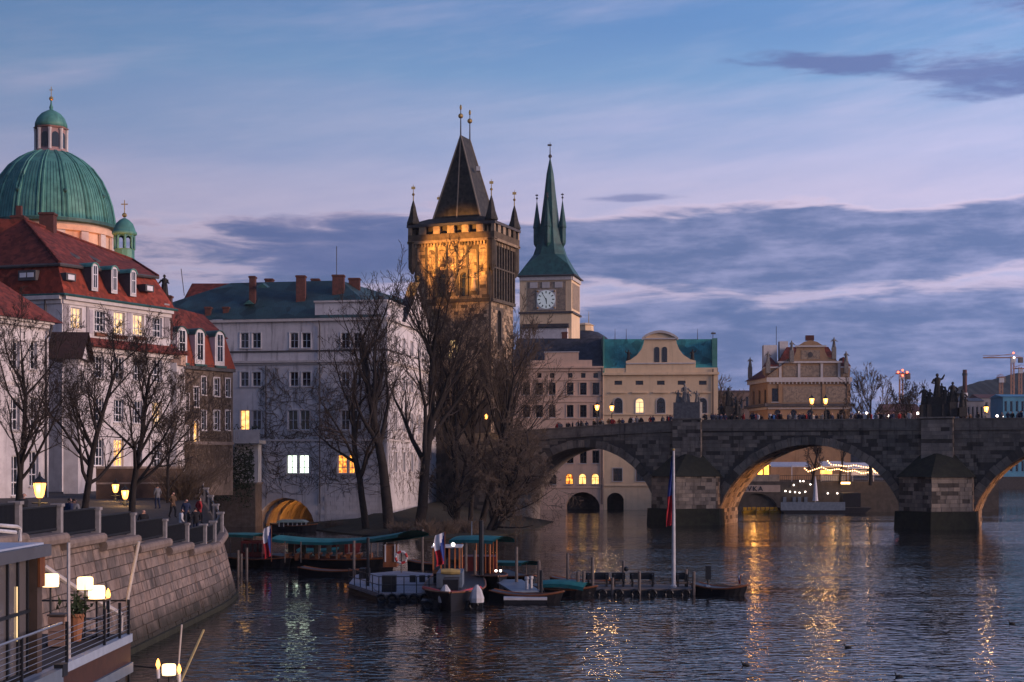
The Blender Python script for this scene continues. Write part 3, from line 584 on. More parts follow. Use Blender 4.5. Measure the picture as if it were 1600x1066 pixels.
for px, yb in ((110, 439), (233, 456)):
    u = f2.u(px); c = f2.pt(u, Z(yb, f2.Y(u)), -.12); o = part('skylight', f2.fb(MB(), u-.7, u+.7, c.z, c.z+.75, -2.2, .1), TRIMDK, mh); part('pane', f2.fb(MB(), u-.45, u+.45, c.z+.1, c.z+.6, .1, .13), WOODW, o)
u = f2l.u(43); zz = Z(438, 151); o = part('skylight', f2l.fb(MB(), u-1.0, u+1.0, zz, zz+1.0, -2, .12), TRIMDK, mh)
for du in (-.45, .42): part('pane', f2l.fb(MB(), u+du-.36, u+du+.36, zz+.3, zz+.75, .12, .15), WOODW, o)
for px, py, Y in ((112, 392, 158), (145, 398, 162)): c = V(px, py, Y-1.2); part('skylight', MB().hexa([c+Vector(q) for q in ((-.9,0,-.2),(.5,-.4,-.9),(.8,.2,-.8),(-.6,.6,-.1),(-.9,0,.0),(.5,-.4,-.7),(.8,.2,-.6),(-.6,.6,.1))]), TRIMDK, mh)
chimney(mh, X(30, 159), 159, 32, Z(338, 159), 1.3, 1.3); chimney(mh, X(30, 159), 159, Z(338, 159), Z(322, 159), .55, .55, cap=False)
chimney(mh, X(75, 161), 161, 30, Z(333, 161), 1.5, 1.2); chimney(mh, X(262, 169), 169, 22, Z(462, 169), .9, .9)
poly(mh, 'wall', [f2.pt(f2.L, 5), f2.pt(f2.L, 5, -12), f2.pt(f2.L, ze, -12), f2.pt(f2.L, ze)], [(0,1,2,3)], WHITEWASH)
# ---------------------------------------------------------------- statue on the roof corner behind
def figure(mb, c, h, seed, arms=1, mit=False):
    r = random.Random(seed); k = h/1.8; c = Vector(c)
    mb.lathe([(.30*k, 0), (.34*k, .15*k), (.26*k, .6*k), (.21*k, .95*k), (.24*k, 1.15*k), (.27*k, 1.35*k), (.2*k, 1.48*k), (.08*k, 1.53*k), (.07*k, 1.6*k)], c, 9, rot=r.random(), sx=1.0, sy=.75)
    hd = c+Vector((r.uniform(-.03,.03)*k, -.03*k, 1.68*k)); mb.ball(hd, .125*k, 7, sz=1.2)
    if mit: mb.lathe([(.12*k, 0), (.13*k, .12*k), (.02*k, .35*k)], hd+Vector((0, 0, .08*k)), 6)
    for s in (-1, 1):
        sh = c+Vector((s*.25*k, 0, 1.36*k)); up = r.random() < .5*arms
        eb = sh+Vector((s*r.uniform(.08, .25)*k, -.1*k, (.05 if up else -.28)*k)); ha = eb+Vector((s*r.uniform(-.2, .2)*k, -.2*k, (.3 if up else -.05)*k))
        mb.tube([sh, eb, ha], [.095*k, .08*k, .05*k], 6)
    for q in range(5): # folds
        a = r.uniform(0, 6.28); mb.tube([c+Vector((.30*k*math.cos(a), .23*k*math.sin(a), .03)), c+Vector((.22*k*math.cos(a+.3), .17*k*math.sin(a+.3), 1.0*k))], [.06*k, .03*k], 5)
s_ = MB(); c = V(257, 462, 170); figure(s_, c, 2.3, 3, 0); s_.box(c.x-.5, c.x+.5, c.y-.5, c.y+.5, c.z-1.5, c.z); solo('roof_statue', s_, BRONZE, c, 'dark statue standing on the parapet at the end of the red mansard roof', 'statue', smooth=False)
# ---------------------------------------------------------------- red dormer house
dh = thing('dormer_house', 'narrow brown house with arched white dormers in its red roof', 'house', (X(315, 185), 186, 5.5))
D0, D1 = (X(262, 180), 180), (X(364, 190), 190); z3 = Z(578, 187); f3 = Fac(D0, D1, 4.5, z3, dh, BROWNWALL)
for x0, x1, y0, y1, pn in ((315, 321.5, 589, 617, None), (333.5, 342.5, 591, 619, None), (352.5, 359, 592, 620, None), (315, 321.5, 642, 672, None), (333.5, 342.5, 642, 672, None), (352.5, 359, 642, 672, None),
        (288.5, 295, 615, 641, None), (303, 310, 605, 636, None), (288.5, 295, 666, 690, None), (273, 279, 600, 628, None)):
    f3.winpx(x0, y0, x1, y1, nv=1 if x1-x0 > 8 else 0, nh=2, pane=pn, surround=WHITEWASH, sw=.13)
f3.winpx(302.5, 657, 310, 692, nv=0, nh=2, pane=LITW, rise=.28, surround=WHITEWASH)
f3.build(); f3.band(z3-.15, z3+.25, .45, TRIMDK, 'gutter'); f3.band(Z(695, 186), Z(690, 186), .15, COPING, 'string_course')
zb = z3+.26; a0, a1 = f3.pt(0, zb, .4), f3.pt(f3.L, zb, .4); zt3 = Z(526, 187); c0, c1 = f3.pt(0, zt3, -.7), f3.pt(f3.L-.6, zt3, -.7)
rg0, rg1 = V(270, 480, 186), V(318, 492, 193); c2_ = f3.pt(f3.L-.6, zt3, -10); a2 = f3.pt(f3.L, zb, -10); cl = f3.pt(-3, zt3, -.7); al = f3.pt(-3, zb, .4)
poly(dh, 'mansard_slope', [a0, a1, c1, c0, a2, c2_], [(0,1,2,3), (1,4,5,2)], pmat('orange_tile', (.30, .06, .03), (.20, .04, .022), 1.3, .75, .6, bands=('Z', 3)))
d0, d1 = f3.pt(0, zt3-.05, -.45), f3.pt(f3.L-.3, zt3-.05, -.45); poly(dh, 'roof', [d0, d1, rg1, rg0, c2_, rg0+Vector((-6, 3, 0)), f3.pt(-5, zt3, -.45)], [(0,1,2,3), (1,4,2), (6,0,3,5)], REDROOF2)
for px in (281, 309, 340):
    u = f3.u(px); dormer(dh, f3.pt(u, zb+.25, .35), 1.75, 4.2, 2.2, (f3.n.x, f3.n.y), WHITEWASH, DKCOPPER); 
    part('oculus', MB().prism([f3.pt(u+.24*math.cos(k*.7854), zb+3.35+.3*math.sin(k*.7854), .4) for k in range(8)], f3.n.to_3d()*.02), TRIMDK, dh)
    part('apron', f3.fb(MB(), u-1.0, u+1.0, zb, zb+.24, .3, .62), DKCOPPER, dh)
part('corner_bay', MB().box(X(262, 178), X(276, 178), 178, 184, 5, Z(567, 178)), WHITEWASH, dh); part('bay_cornice', MB().box(X(261, 177.8), X(287, 177.8), 177.8, 181, Z(553, 178), Z(548, 178)), REDROOF2, dh)
part('bay_panel', MB().box(X(264, 178), X(282, 178), 178.2, 181, Z(570, 178), Z(553.5, 178)), pmat('bay_rose', (.55, .36, .26), (.45, .3, .22), 2, .9), dh)
for k in range(5): part('baluster', MB().box(X(266+k*1.6, 177.9), X(266.9+k*1.6, 177.9), 177.9, 178.1, Z(538, 178), Z(522, 178)), WHITEWASH, dh)
part('roof_rail', MB().box(X(264, 177.9), X(274.5, 177.9), 177.85, 178.15, Z(521.5, 178), Z(519, 178)), WHITEWASH, dh)
# ---------------------------------------------------------------- great domed church
ch = thing('domed_church', 'church with great ribbed verdigris dome and lantern behind the houses', 'church', (X(80, 192), 194, 6))
YD = 194.0; cx_ = X(80, YD); zb = Z(352, YD); Rd = 97*YD/F; k = YD/F
part('drum', MB().lathe([(Rd*.93, Z(470, YD)-zb), (Rd*.93, -1.6), (Rd*.99, -1.55), (Rd*1.0, -.9), (Rd*.95, -.85), (Rd*.95, -.3)], (cx_, YD, zb), 48), pmat('drum_plaster', (.72, .50, .36), (.58, .40, .29), .8, .9, .2, streak=.3), ch, smooth=False)
prof = [(1.02, -.3/Rd), (1.03, -.05/Rd), (1.0, 0), (.985, 11/97), (.95, 30/97), (.885, 50/97), (.79, 70/97), (.66, 88/97), (.5, 101/97), (.36, 109/97), (.285, 112/97)]
part('dome', MB().lathe([(r*Rd, z*Rd) for r, z in prof], (cx_, YD, zb), 64), COPPER, ch, smooth=True)
part('eaves_ring', MB().lathe([(Rd*1.0, -.55), (Rd*1.055, -.5), (Rd*1.055, -.12), (Rd*1.0, -.1)], (cx_, YD, zb), 48), DKCOPPER, ch)
for i in range(16):
    a = i*math.pi/8+.12
    for sgn in (-1, 1):
        aa = a+sgn*.035; pts = [Vector((cx_+r*1.004*Rd*math.cos(aa), YD+r*1.004*Rd*math.sin(aa), zb+z*Rd)) for r, z in prof[2:]]
        part('rib', MB().tube(pts, [.16]*5+[.12]*4, 5), COPPER, ch)
seam = MB()
for i in range(112):
    a = i*2*math.pi/112; pts = [Vector((cx_+r*1.001*Rd*math.cos(a), YD+r*1.001*Rd*math.sin(a), zb+z*Rd)) for r, z in prof[2:8]]; seam.tube(pts, .035, 3)
part('standing_seams', seam, DKCOPPER, ch, kind='stuff')
for i in range(8):
    a = i*math.pi/4+.52; part('roof_hatch', MB().ball((cx_+.93*Rd*math.cos(a), YD+.93*Rd*math.sin(a), zb+.42*Rd), .28, 6), DKCOPPER, ch)
for i in range(16):
    a = i*math.pi/8+.05; rr = Rd*.955; c = Vector((cx_+rr*math.cos(a), YD+rr*math.sin(a), 0)); tdir = Vector((-math.sin(a), math.cos(a), 0)); nn = Vector((math.cos(a), math.sin(a), 0))
    part('pilaster', MB().hexa([c+tdir*s1*.5+nn*s2+Vector((0,0,zz)) for zz in (zb-7, zb-1.62) for s1, s2 in ((-1,-.1),(1,-.1),(1,.25),(-1,.25))]), TRIM, ch)
zl = zb+112/97*Rd; rl_ = 25*k
ln = part('lantern', MB().lathe([(rl_*1.05, -.2), (rl_*1.05, .3), (rl_*.88, .35), (rl_*.88, 37*k), (rl_*1.02, 37.5*k), (rl_*1.1, 39*k), (rl_*1.0, 40*k)], (cx_, YD, zl), 8, rot=.2), pmat('lantern_rose', (.42, .26, .24), (.32, .2, .19), 1, .9, .1), ch)
for i in range(8):
    a = .2+math.pi/8+i*math.pi/4; nn = Vector((math.cos(a), math.sin(a), 0)); td = Vector((-nn.y, nn.x, 0)); c = Vector((cx_, YD, zl))+nn*rl_*.815
    w2 = .42; pts = [c+td*u+Vector((0, 0, z)) for u, z in [(-w2, .6), (-w2, 2.1)]+[(-w2*math.cos(q*math.pi/6), 2.1+w2*math.sin(q*math.pi/6)) for q in range(1, 6)]+[(w2, 2.1), (w2, .6)]]
    part('window', MB().prism(pts, nn*.05), GLASS, ln)
    a2 = a+math.pi/8; n2_ = Vector((math.cos(a2), math.sin(a2), 0)); part('column', MB().lathe([(.24, .3), (.2, .5), (.2, 2.6), (.27, 2.95)], Vector((cx_, YD, zl))+n2_*rl_*.93, 6), TRIM, ln)
zc_ = zl+40*k; part('cupola', MB().lathe([(rl_*1.0, 0), (rl_*.98, .5), (rl_*.85, 1.15), (rl_*.6, 1.75), (rl_*.3, 2.1), (.2, 2.3), (.25, 2.6), (.1, 3.0), (.08, 3.6)], (cx_, YD, zc_), 16), COPPER, ch, smooth=True)
part('finial', MB().ball((cx_, YD, zc_+3.7), .28, 8).tube([(cx_, YD, zc_+3.7), (cx_, YD, zc_+5.2)], .05, 5).box(cx_-.25, cx_+.25, YD-.03, YD+.03, zc_+4.75, zc_+4.83), GOLD, ch)
floodlight('floodlight hidden on the roof aimed at the church drum', (X(160, 178), 178, 25.5), V(140, 376, 187), 6500, (1, .33, .09), 75)
# little bell turret beside the dome
bt = thing('bell_turret', 'small open verdigris bell turret with gilded cross beside the great dome', 'turret', (X(194, 186), 186, 20))
Yt = 186.; xt = X(194.5, Yt); kt = Yt/F; rt = 18.5*kt
part('base', MB().lathe([(rt*.8, -8), (rt*.8, -.02), (rt*.95, 0), (rt*.85, .25), (rt*.85, 16*kt), (rt*.92, 17*kt)], (xt, Yt, Z(407, Yt)), 12), COPPER, bt)
for i in range(8):
    a = i*math.pi/4+.3; part('column', MB().tube([(xt+rt*.8*math.cos(a), Yt+rt*.8*math.sin(a), Z(390, Yt)), (xt+rt*.8*math.cos(a), Yt+rt*.8*math.sin(a), Z(368, Yt))], .15, 6), COPPER, bt)
for i in range(8):
    a = i*math.pi/4+.3; b_ = a+math.pi/4; pa_, pb_ = Vector((rt*.8*math.cos(a), rt*.8*math.sin(a), 0)), Vector((rt*.8*math.cos(b_), rt*.8*math.sin(b_), 0)); c = Vector((xt, Yt, Z(369, Yt)))
    pts = [c+pa_.lerp(pb_, u)+Vector((0, 0, z)) for u, z in ((0, -.75), (.12, -.3), (.35, -.05), (.65, -.05), (.88, -.3), (1, -.75), (1, .25), (0, .25))]; part('arch', MB().prism(pts, Vector((.02, .02, 0))), COPPER, bt)
part('cupola', MB().lathe([(rt*.9, 0), (rt*1.04, .1), (rt*1.04, .35), (rt*.95, .5), (rt*.9, 9*kt), (rt*.72, 18*kt), (rt*.4, 24*kt), (.15, 27*kt)], (xt, Yt, Z(368, Yt)), 20), COPPER, bt, smooth=True)
zf = Z(339, Yt); part('cross', MB().ball((xt, Yt, zf+.2), .3, 7).tube([(xt, Yt, zf+.3), (xt, Yt, Z(313, Yt))], .06, 5).box(xt-.4, xt+.4, Yt-.05, Yt+.05, Z(320, Yt), Z(320, Yt)+.12), GOLD, bt)
# ================================================================ PALACE WITH THE TUNNEL
pl = thing('palace', 'long pale palace with green sheet roof over a lit tunnel arch', 'building', (X(490, 207), 207, 0))
E0, E1, E2 = (X(318, 209.8), 209.8), (X(605, 205), 205), (X(708, 246), 246)
z4 = Z(497, 206); za4 = Z(471, 205)
fa = Fac(E0, E1, -2, z4, pl, PALACE, .3); fb_ = Fac(E1, E2, -2, z4, pl, PALACE, .3)
for row, (y0, y1) in enumerate(((520, 544), (581, 604))):
    for x0, x1 in ((375.5, 388.5), (394, 407.5), (453, 466), (471.5, 485.5), (533, 546), (552, 565)): fa.winpx(x0, y0, x1, y1, nv=1, nh=1, surround=WOODW, sw=.1)
for x0, x1, p in ((375.5, 389.5, LITW), (394, 408, None), (450, 465, GLASSG), (469, 484, GLASSG), (533, 546, None), (552, 565, None)):
    fa.winpx(x0, 641, x1, 672, nv=1, nh=1, pane=p, surround=WHITEWASH, sw=.12)
for x0, x1, p in ((448.5, 464, LITB), (467.5, 482.5, LITB), (528, 542, LITO), (545, 554, LITO)): fa.winpx(x0, 711, x1, 740, nv=1, nh=2, pane=p)
fa.winpx(402.5, 711, 408, 740, nv=0, nh=0, sill=False)
u0, u1 = fa.u(401), fa.u(491); zt = fa.z(446, 778); fa.hole(u0, u1, -1.9, zt, 3.4, 26)
ub = []
for i, px in enumerate((618, 631, 643.5, 655, 666, 676.5, 686.5, 696)):
    u = fb_.u(px)
    for y0, y1 in ((521, 546), (582, 606), (641, 673), (706, 738)):
        zz0 = Z(y1, 205); zz1 = Z(y0, 205); fb_.window(u-.7, u+.7, zz0, zz1, nv=1, nh=1, surround=WHITEWASH, sw=.12)
fa.build(); fb_.build()
for ff in (fa, fb_):
    ff.band(Z(500, 205), z4+.02, .45, TRIM, 'eaves'); ff.band(Z(548, 205), Z(545.5, 205), .12, TRIMDK, 'string_course'); ff.band(Z(565, 205), Z(561.5, 205), .4, TRIM); ff.band(Z(568, 205), Z(565.3, 205), .18, TRIM, 'moulding')
    ff.band(Z(689, 205), Z(686, 205), .14, TRIM, 'string_course')
part('downpipe', MB().tube([fa.pt(fa.u(416), Z(570, 206), .14), fa.pt(fa.u(416), Z(686, 206), .14)], .08, 5), TRIMDK, pl)
# rusticated ground storeys
def rustic(f, z0, z1, seed):
    r2 = random.Random(seed); mb = MB(); zz = z0; row = 0
    while zz < z1-.4:
        x = .06-(row % 2)*.9; row += 1
        while x < f.L-.1:
            a, b = max(x, .06), min(x+1.8, f.L-.06); x += 1.8
            if b-a > .2 and not any(h[0]-.2 < b and h[1]+.2 > a and h[2]-.25 < zz+.6 and h[3]+.2 > zz for h in f.h): f.fb(mb, a+.02, b-.02, zz+.02, min(zz+.6, z1)-.02, -.02, .05+r2.random()*.02)
        zz += .6
    part('rusticated_blocks', mb, PALACE, f.root, kind='stuff')
rustic(fa, .3, Z(690, 206), 1); rustic(fb_, .3, Z(690, 206), 2)
for k in range(14): part('quoin', fa.fb(MB(), fa.L-(1.3 if k % 2 else .9), fa.L+.06, Z(683, 205)+k*.78, Z(683, 205)+k*.78+.7, -.3, .07), TRIM, pl)
part('downpipe', MB().tube([fa.pt(fa.u(500), z4-.3, .5), fa.pt(fa.u(500), z4-1.1, .16), fa.pt(fa.u(500), 3, .16)], .08, 5), TRIMDK, pl)
# raised attic at the corner
um = fb_.u(651); zped = Z(441, fb_.Y(um)); pw = um-fb_.u(629); zq = z4+.05
ua = fa.u(492); fa.band(z4+.03, za4, -.02, PALACE, 'attic_wall', u0=ua); fa.band(za4+.001, za4+.25, .25, TRIM, 'attic_cornice', u0=ua, ext=.1)
ubx = um-pw+.5; fb_.band(z4+.03, za4, -.02, PALACE, 'attic_wall', u0=.06, u1=ubx); fb_.band(za4+.001, za4+.25, .25, TRIM, 'attic_cornice', u0=.3, u1=ubx)
# pediment on the river front
poly(pl, 'pediment', [fb_.pt(um-pw, zq, .05), fb_.pt(um, zped-.4, .05), fb_.pt(um+pw, zq, .05), fb_.pt(um-pw, zq, -.9), fb_.pt(um, zped-.4, -.9), fb_.pt(um+pw, zq, -.9)], [(0,2,1), (3,4,5), (0,1,4,3), (1,2,5,4), (0,3,5,2)], WHITEWASH)
for s in (-1, 1): part('pediment_roof', MB().prism([fb_.pt(um+s*(pw+.4), zq-.2, .45), fb_.pt(um, zped-.35, .45), fb_.pt(um, zped, .45), fb_.pt(um+s*(pw+.4), zq+.15, .45)], fb_.n.to_3d()*-1.45), SLATE, pl)
# roof
zr = Z(441, 216); ra, rb = V(361, 441, 217), V(532, 440, 214); rc = Vector((-14, 242, zr-.5)); ra.z = rb.z = zr
ex = [fa.pt(-3.2, z4+.04, .5), fa.pt(fa.L+.0, z4+.04, .5), fb_.pt(2, z4+.04, .35), fb_.pt(fb_.L, z4+.04, .35), fa.pt(-6, z4+.04, -18), fb_.pt(fb_.L, z4+.04, -20)]
poly(pl, 'roof', [fa.pt(-6.5, z4+.04, .5), fa.pt(fa.L-.5, z4+.04, .5), rb, ra, fb_.pt(fb_.L-2, z4+.04, -.3), rc, V(258, 476, 213.5), Vector((-32, 250, z4))], [(0,1,2,3,6), (1,4,5,2), (3,2,5,7), (3,7,6)], GREENROOF)
poly(pl, 'rear_roof', [V(284, 478, 224), V(300, 443, 229), V(372, 443, 229), V(372, 480, 224), V(280, 480, 236), V(372, 480, 236)], [(0,3,2,1), (1,2,5,4), (0,1,4)], REDROOF2)
for px, yt, yb, Y, wd in ((395, 432, 462, 211.5, 9), (421, 436, 450, 218, 12), (470.5, 431, 462, 211, 14), (493, 436, 450, 218, 12), (529, 430, 462, 211.5, 18), (554, 435, 462, 216, 17), (326, 480, 490, 210.6, 9), (354, 480, 490, 210.6, 9)):
    chimney(pl, X(px, Y), Y, Z(yb+14, Y), Z(yt, Y), wd*Y/F, 1.3)
for px, py in ((389, 476), (412, 485), (411, 450)):
    c = V(px, py, 210.5); part('roof_hatch', MB().prism([c+Vector((-.7, -.4, 0)), c+Vector((0, -.4, .55)), c+Vector((.7, -.4, 0))], (0, 2, .3)), DKCOPPER, pl)
for px, yt, Y in ((526, 385, 213),): part('mast', MB().tube([V(px, 440, Y), V(px, yt, Y)], .05, 4), IRON, pl)
part('mast', MB().tube([V(288, 462, 205), V(283, 420, 205)], .05, 4), IRON, pl)
# vaulted tunnel ribs and a lamp inside
for k_ in range(4):
    dpt = 3+k_*5; a = fa.arc(u0+.02, u1-.02, zt-.02, 3.38, 12); b = fa.arc(u0+.35, u1-.35, zt-.35, 3.3, 12); rm = MB()
    for q in range(12): rm.hexa([fa.pt(*a[q],-dpt), fa.pt(*a[q+1],-dpt), fa.pt(*a[q+1],-dpt-.9), fa.pt(*a[q],-dpt-.9), fa.pt(*b[q],-dpt), fa.pt(*b[q+1],-dpt), fa.pt(*b[q+1],-dpt-.9), fa.pt(*b[q],-dpt-.9)])
    part('tunnel_rib', rm, PALACE, pl)
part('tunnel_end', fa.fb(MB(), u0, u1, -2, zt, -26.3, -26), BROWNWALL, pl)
tl_ = thing('tunnel_lamp', 'orange wall lamp glowing inside the tunnel arch', 'lamp', fa.pt(u1-.5, 2.4, -9)); c = fa.pt(u1-.55, 2.5, -9)
part('lantern', MB().ball(c, .16, 6), BULB, tl_); lamp('tunnel_glow', c+Vector((-1.2, 0, -.6)), 420, (1, .36, .06), .2, parent=tl_)
floodlight('floodlight on the palace attic aimed up at the bridge tower', (-18.0, 209.0, za4+.26), (-8.4, 232.6, 39.6), 95000, (1, .44, .09), 28)
floodlight('floodlight by the palace pediment lighting the tower front', fb_.pt(um, zped+.15, .2), (-8.0, 232.4, 35.5), 3600, (1, .46, .10), 56)
# ================================================================ BRIDGE TOWER
bt = thing('bridge_tower', 'gothic bridge tower with steep wedge roof, corner spires and floodlit gold front', 'tower', (-7, 236, 0))
G0, G1 = Vector((-14.9, 235.0)), Vector((-3.2, 230.6)); dd = (G1-G0).normalized(); nn = Vector((dd.y, -dd.x)); side_ = -nn*9.6
zg0, zg1 = Z(378, 232), Z(348, 232); zb_ = Z(520, 232)
TOWERJ = pmat('tower_joint', (.14, .11, .085), (.09, .07, .055), 1.3, .95, .4)
ff = Fac(G0, G1, 0, zg0, bt, TOWERJ, .5); fs = Fac(G1, G1+side_, 0, zg0, bt, TOWERJ, .5)
Lf, Ls = ff.L, fs.L
for u in (Lf*.36, Lf*.66): ff.window(u-.7, u+.7, Z(463, 232), Z(425, 232), nv=1, nh=1, frame=TOWERDK, rise=.8, sill=False)
ff.window(Lf*.5-.8, Lf*.5+.8, Z(560, 232), Z(530, 232), nv=1, nh=1, frame=TOWERDK, pane=LITC, sill=False)  # glowing pane stands in for a patch of pale floodlit stone
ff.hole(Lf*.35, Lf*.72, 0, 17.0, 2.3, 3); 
for u in (Ls*.22, Ls*.5, Ls*.78):
    fs.window(u-.75, u+.75, Z(465, 234), Z(425, 234), nv=1, nh=0, frame=TOWERDK, rise=.7, sill=False); fs.window(u-.75, u+.75, Z(416, 234), Z(388, 234), nv=1, nh=0, frame=TOWERDK, rise=.7, sill=False)
fs.window(Ls*.3, Ls*.3+1.6, Z(545, 234), Z(485, 234), nv=1, nh=1, frame=TOWERDK, rise=.8, sill=False)
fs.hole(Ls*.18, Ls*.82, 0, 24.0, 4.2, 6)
ff.build(); fs.build()
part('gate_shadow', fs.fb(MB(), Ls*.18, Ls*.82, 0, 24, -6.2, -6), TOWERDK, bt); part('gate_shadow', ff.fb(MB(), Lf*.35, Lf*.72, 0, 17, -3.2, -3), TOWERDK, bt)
part('rear_walls', MB().prism([ff.pt(.02, 0, -.55), ff.pt(.02, 0, -9.6), ff.pt(Lf-.55, 0, -9.6), ff.pt(Lf-.55, 0, -9.55), ff.pt(.6, 0, -9.5), ff.pt(.6, 0, -.55)], (0, 0, zg0)), TOWERST, bt)
# ashlar on the floodlit front: stones proud of the wall
sm = MB(); r_ = random.Random(9); cnt = 0
zz = 17.2
while zz < zg0-1.3:
    x = .25
    while x < Lf-.5:
        w_ = r_.uniform(.55, 1.1); x1 = min(x+w_, Lf-.25)
        if not any(h[0]-.15 < x1 and h[1]+.15 > x and h[2]-.1 < zz+.5 and h[3]+.1 > zz for h in ff.h):
            if zz > Z(470, 232) and cnt < 290: part('stone', ff.fb(MB(), x+.015, x1-.015, zz+.015, zz+.47, -.02, r_.uniform(.02, .06)), TOWERST, bt); cnt += 1
            else: ff.fb(sm, x+.015, x1-.015, zz+.015, zz+.47, -.02, r_.uniform(.02, .06), r_.random())
        x = x1
    zz += .49
part('lower_stones', sm, TOWERST, bt, kind='stuff')
sm = MB(); zz = .3
while zz < zg0-1.3:
    x = .1
    while x < Ls-.3:
        x1 = min(x+r_.uniform(.6, 1.1), Ls-.1)
        if not any(h[0]-.15 < x1 and h[1]+.15 > x and h[2]-.1 < zz+.5 and h[3]+.1 > zz for h in fs.h): fs.fb(sm, x+.015, x1-.015, zz+.015, zz+.47, -.02, r_.uniform(.02, .06), r_.random())
        x = x1
    zz += .49
part('side_stones', sm, TOWERST, bt, kind='stuff')
# slender buttress strips with blind tracery
for i in range(8):
    u = .35+i*(Lf-.7)/7; part('shaft', ff.fb(MB(), u-.15, u+.15, Z(462, 232), Z(380, 232), -.02, .3), TOWERDK, bt)
for i in range(7):
    ua_, ub2 = .35+i*(Lf-.7)/7+.17, .35+(i+1)*(Lf-.7)/7-.17; a = ff.arc(ua_, ub2, Z(388, 232), .6, 8); pts = [ff.pt(ua_, Z(381, 232), .02)]+[ff.pt(*q, .02) for q in a]+[ff.pt(ub2, Z(381, 232), .02)]
    part('blind_arch', MB().prism(pts, ff.n.to_3d()*.14), TOWERST, bt)
for i in range(9):
    u = .3+i*(Ls-.6)/8; part('shaft', fs.fb(MB(), u-.16, u+.16, Z(470, 234), Z(380, 234), -.02, .4), TOWERDK, bt)
for z0_, z1_ in ((Z(472, 232), Z(467, 232)), (Z(420, 232), Z(417.5, 232)), (Z(592, 232), Z(588, 232))):
    if z0_ != Z(420, 232): ff.band(z0_, z1_, .32, TOWERST, 'string_course', ext=.02)
    fs.band(z0_, z1_, .42, TOWERDK, 'string_course', ext=.03)
for u, z0_ in ((Lf*.22, Z(452, 232)), (Lf*.5, Z(452, 232)), (Lf*.79, Z(452, 232))):
    s_ = MB(); figure(s_, ff.pt(u, z0_, .35), 2.4, int(u*10)); part('sculpture', s_, TOWERST, bt)
    part('console', ff.fb(MB(), u-.45, u+.45, z0_-.4, z0_-.003, -.02, .7), TOWERST, bt)
for i in range(24):
    u = .4+i*(Lf-.8)/23; part('corbel', ff.fb(MB(), u-.13, u+.13, zg0-.55, zg0-.01, -.02, .45), TOWERST, bt)
for i in range(14):
    u = .4+i*(Ls-.8)/13; part('corbel', fs.fb(MB(), u-.13, u+.13, zg0-.55, zg0-.01, -.02, .45), TOWERST, bt)
# corner shafts carrying the gallery
gp = 1.0
crn = [ff.pt(0, 0), ff.pt(Lf, 0), fs.pt(Ls, 0), ff.pt(0, 0, -9.6)]
mid_ = sum(crn, Vector())/4
for c in crn:
    o = (c-mid_).normalized(); q = c+o*.35
    part('corner_turret', MB().lathe([(.15, Z(425, 232)), (.5, Z(418, 232)), (.62, Z(415, 232)), (.62, zg0), (.85, zg0+.3)], (q.x, q.y, 0), 8), TOWERDK, bt)
def rect_ring(mb, gp, z0, z1, th):
    p = [mid_+(c-mid_)*(1+gp/((c-mid_).length)) for c in crn]; i_ = [mid_+(c-mid_)*(1+(gp-th)/((c-mid_).length)) for c in crn]
    for k in range(4):
        a, b, c, d = p[k], p[(k+1) % 4], i_[(k+1) % 4], i_[k]; mb.hexa([Vector((q.x, q.y, z)) for z in (z0, z1) for q in (a, b, c, d)])
rr1 = MB(); rect_ring(rr1, 1.15, zg0, zg0+.4, 2.5); part('gallery_floor', rr1, TOWERST, bt)
rr2 = MB(); rect_ring(rr2, 1.05, zg0+.42, zg0+1.35, .4); part('gallery_parapet', rr2, TOWERST, bt)
rr3 = MB(); rect_ring(rr3, 1.25, zg1-.4, zg1, .9); part('gallery_cornice', rr3, TRIMDK, bt)
rr4 = MB(); rect_ring(rr4, -1.0, zg0+.42, zg1-.02, .5); part('inner_wall', rr4, TOWERDK, bt)
p = [mid_+(c-mid_)*(1+1.02/((c-mid_).length)) for c in crn]
for k in range(4):
    a, b = p[k], p[(k+1) % 4]; n_p = 6 if k % 2 == 0 else 5; d = (b-a).normalized(); m_ = Vector((d.y, -d.x, 0))
    for i in range(n_p):
        c = a.lerp(b, i/n_p); w_ = .55; 
        part('gallery_pier', MB().hexa([Vector((q.x, q.y, z)) for z in (zg0+1.37, zg1-.41) for q in (c-d*w_*(.0 if i == 0 else 1)+m_*.02, c+d*w_+m_*.02, c+d*w_-m_*.5, c-d*w_*(.0 if i == 0 else 1)-m_*.5)]), TOWERST, bt)
# low roof over the gallery
pr = [mid_+(c-mid_)*(1+1.3/((c-mid_).length)) for c in crn]; pi = [mid_+(c-mid_)*.72 for c in crn]
poly(bt, 'gallery_roof', [Vector((q.x, q.y, zg1+.01)) for q in pr]+[Vector((q.x, q.y, zg1+1.1)) for q in pi], [(0,1,5,4), (1,2,6,5), (2,3,7,6), (3,0,4,7), (4,5,6,7)], SLATEB)
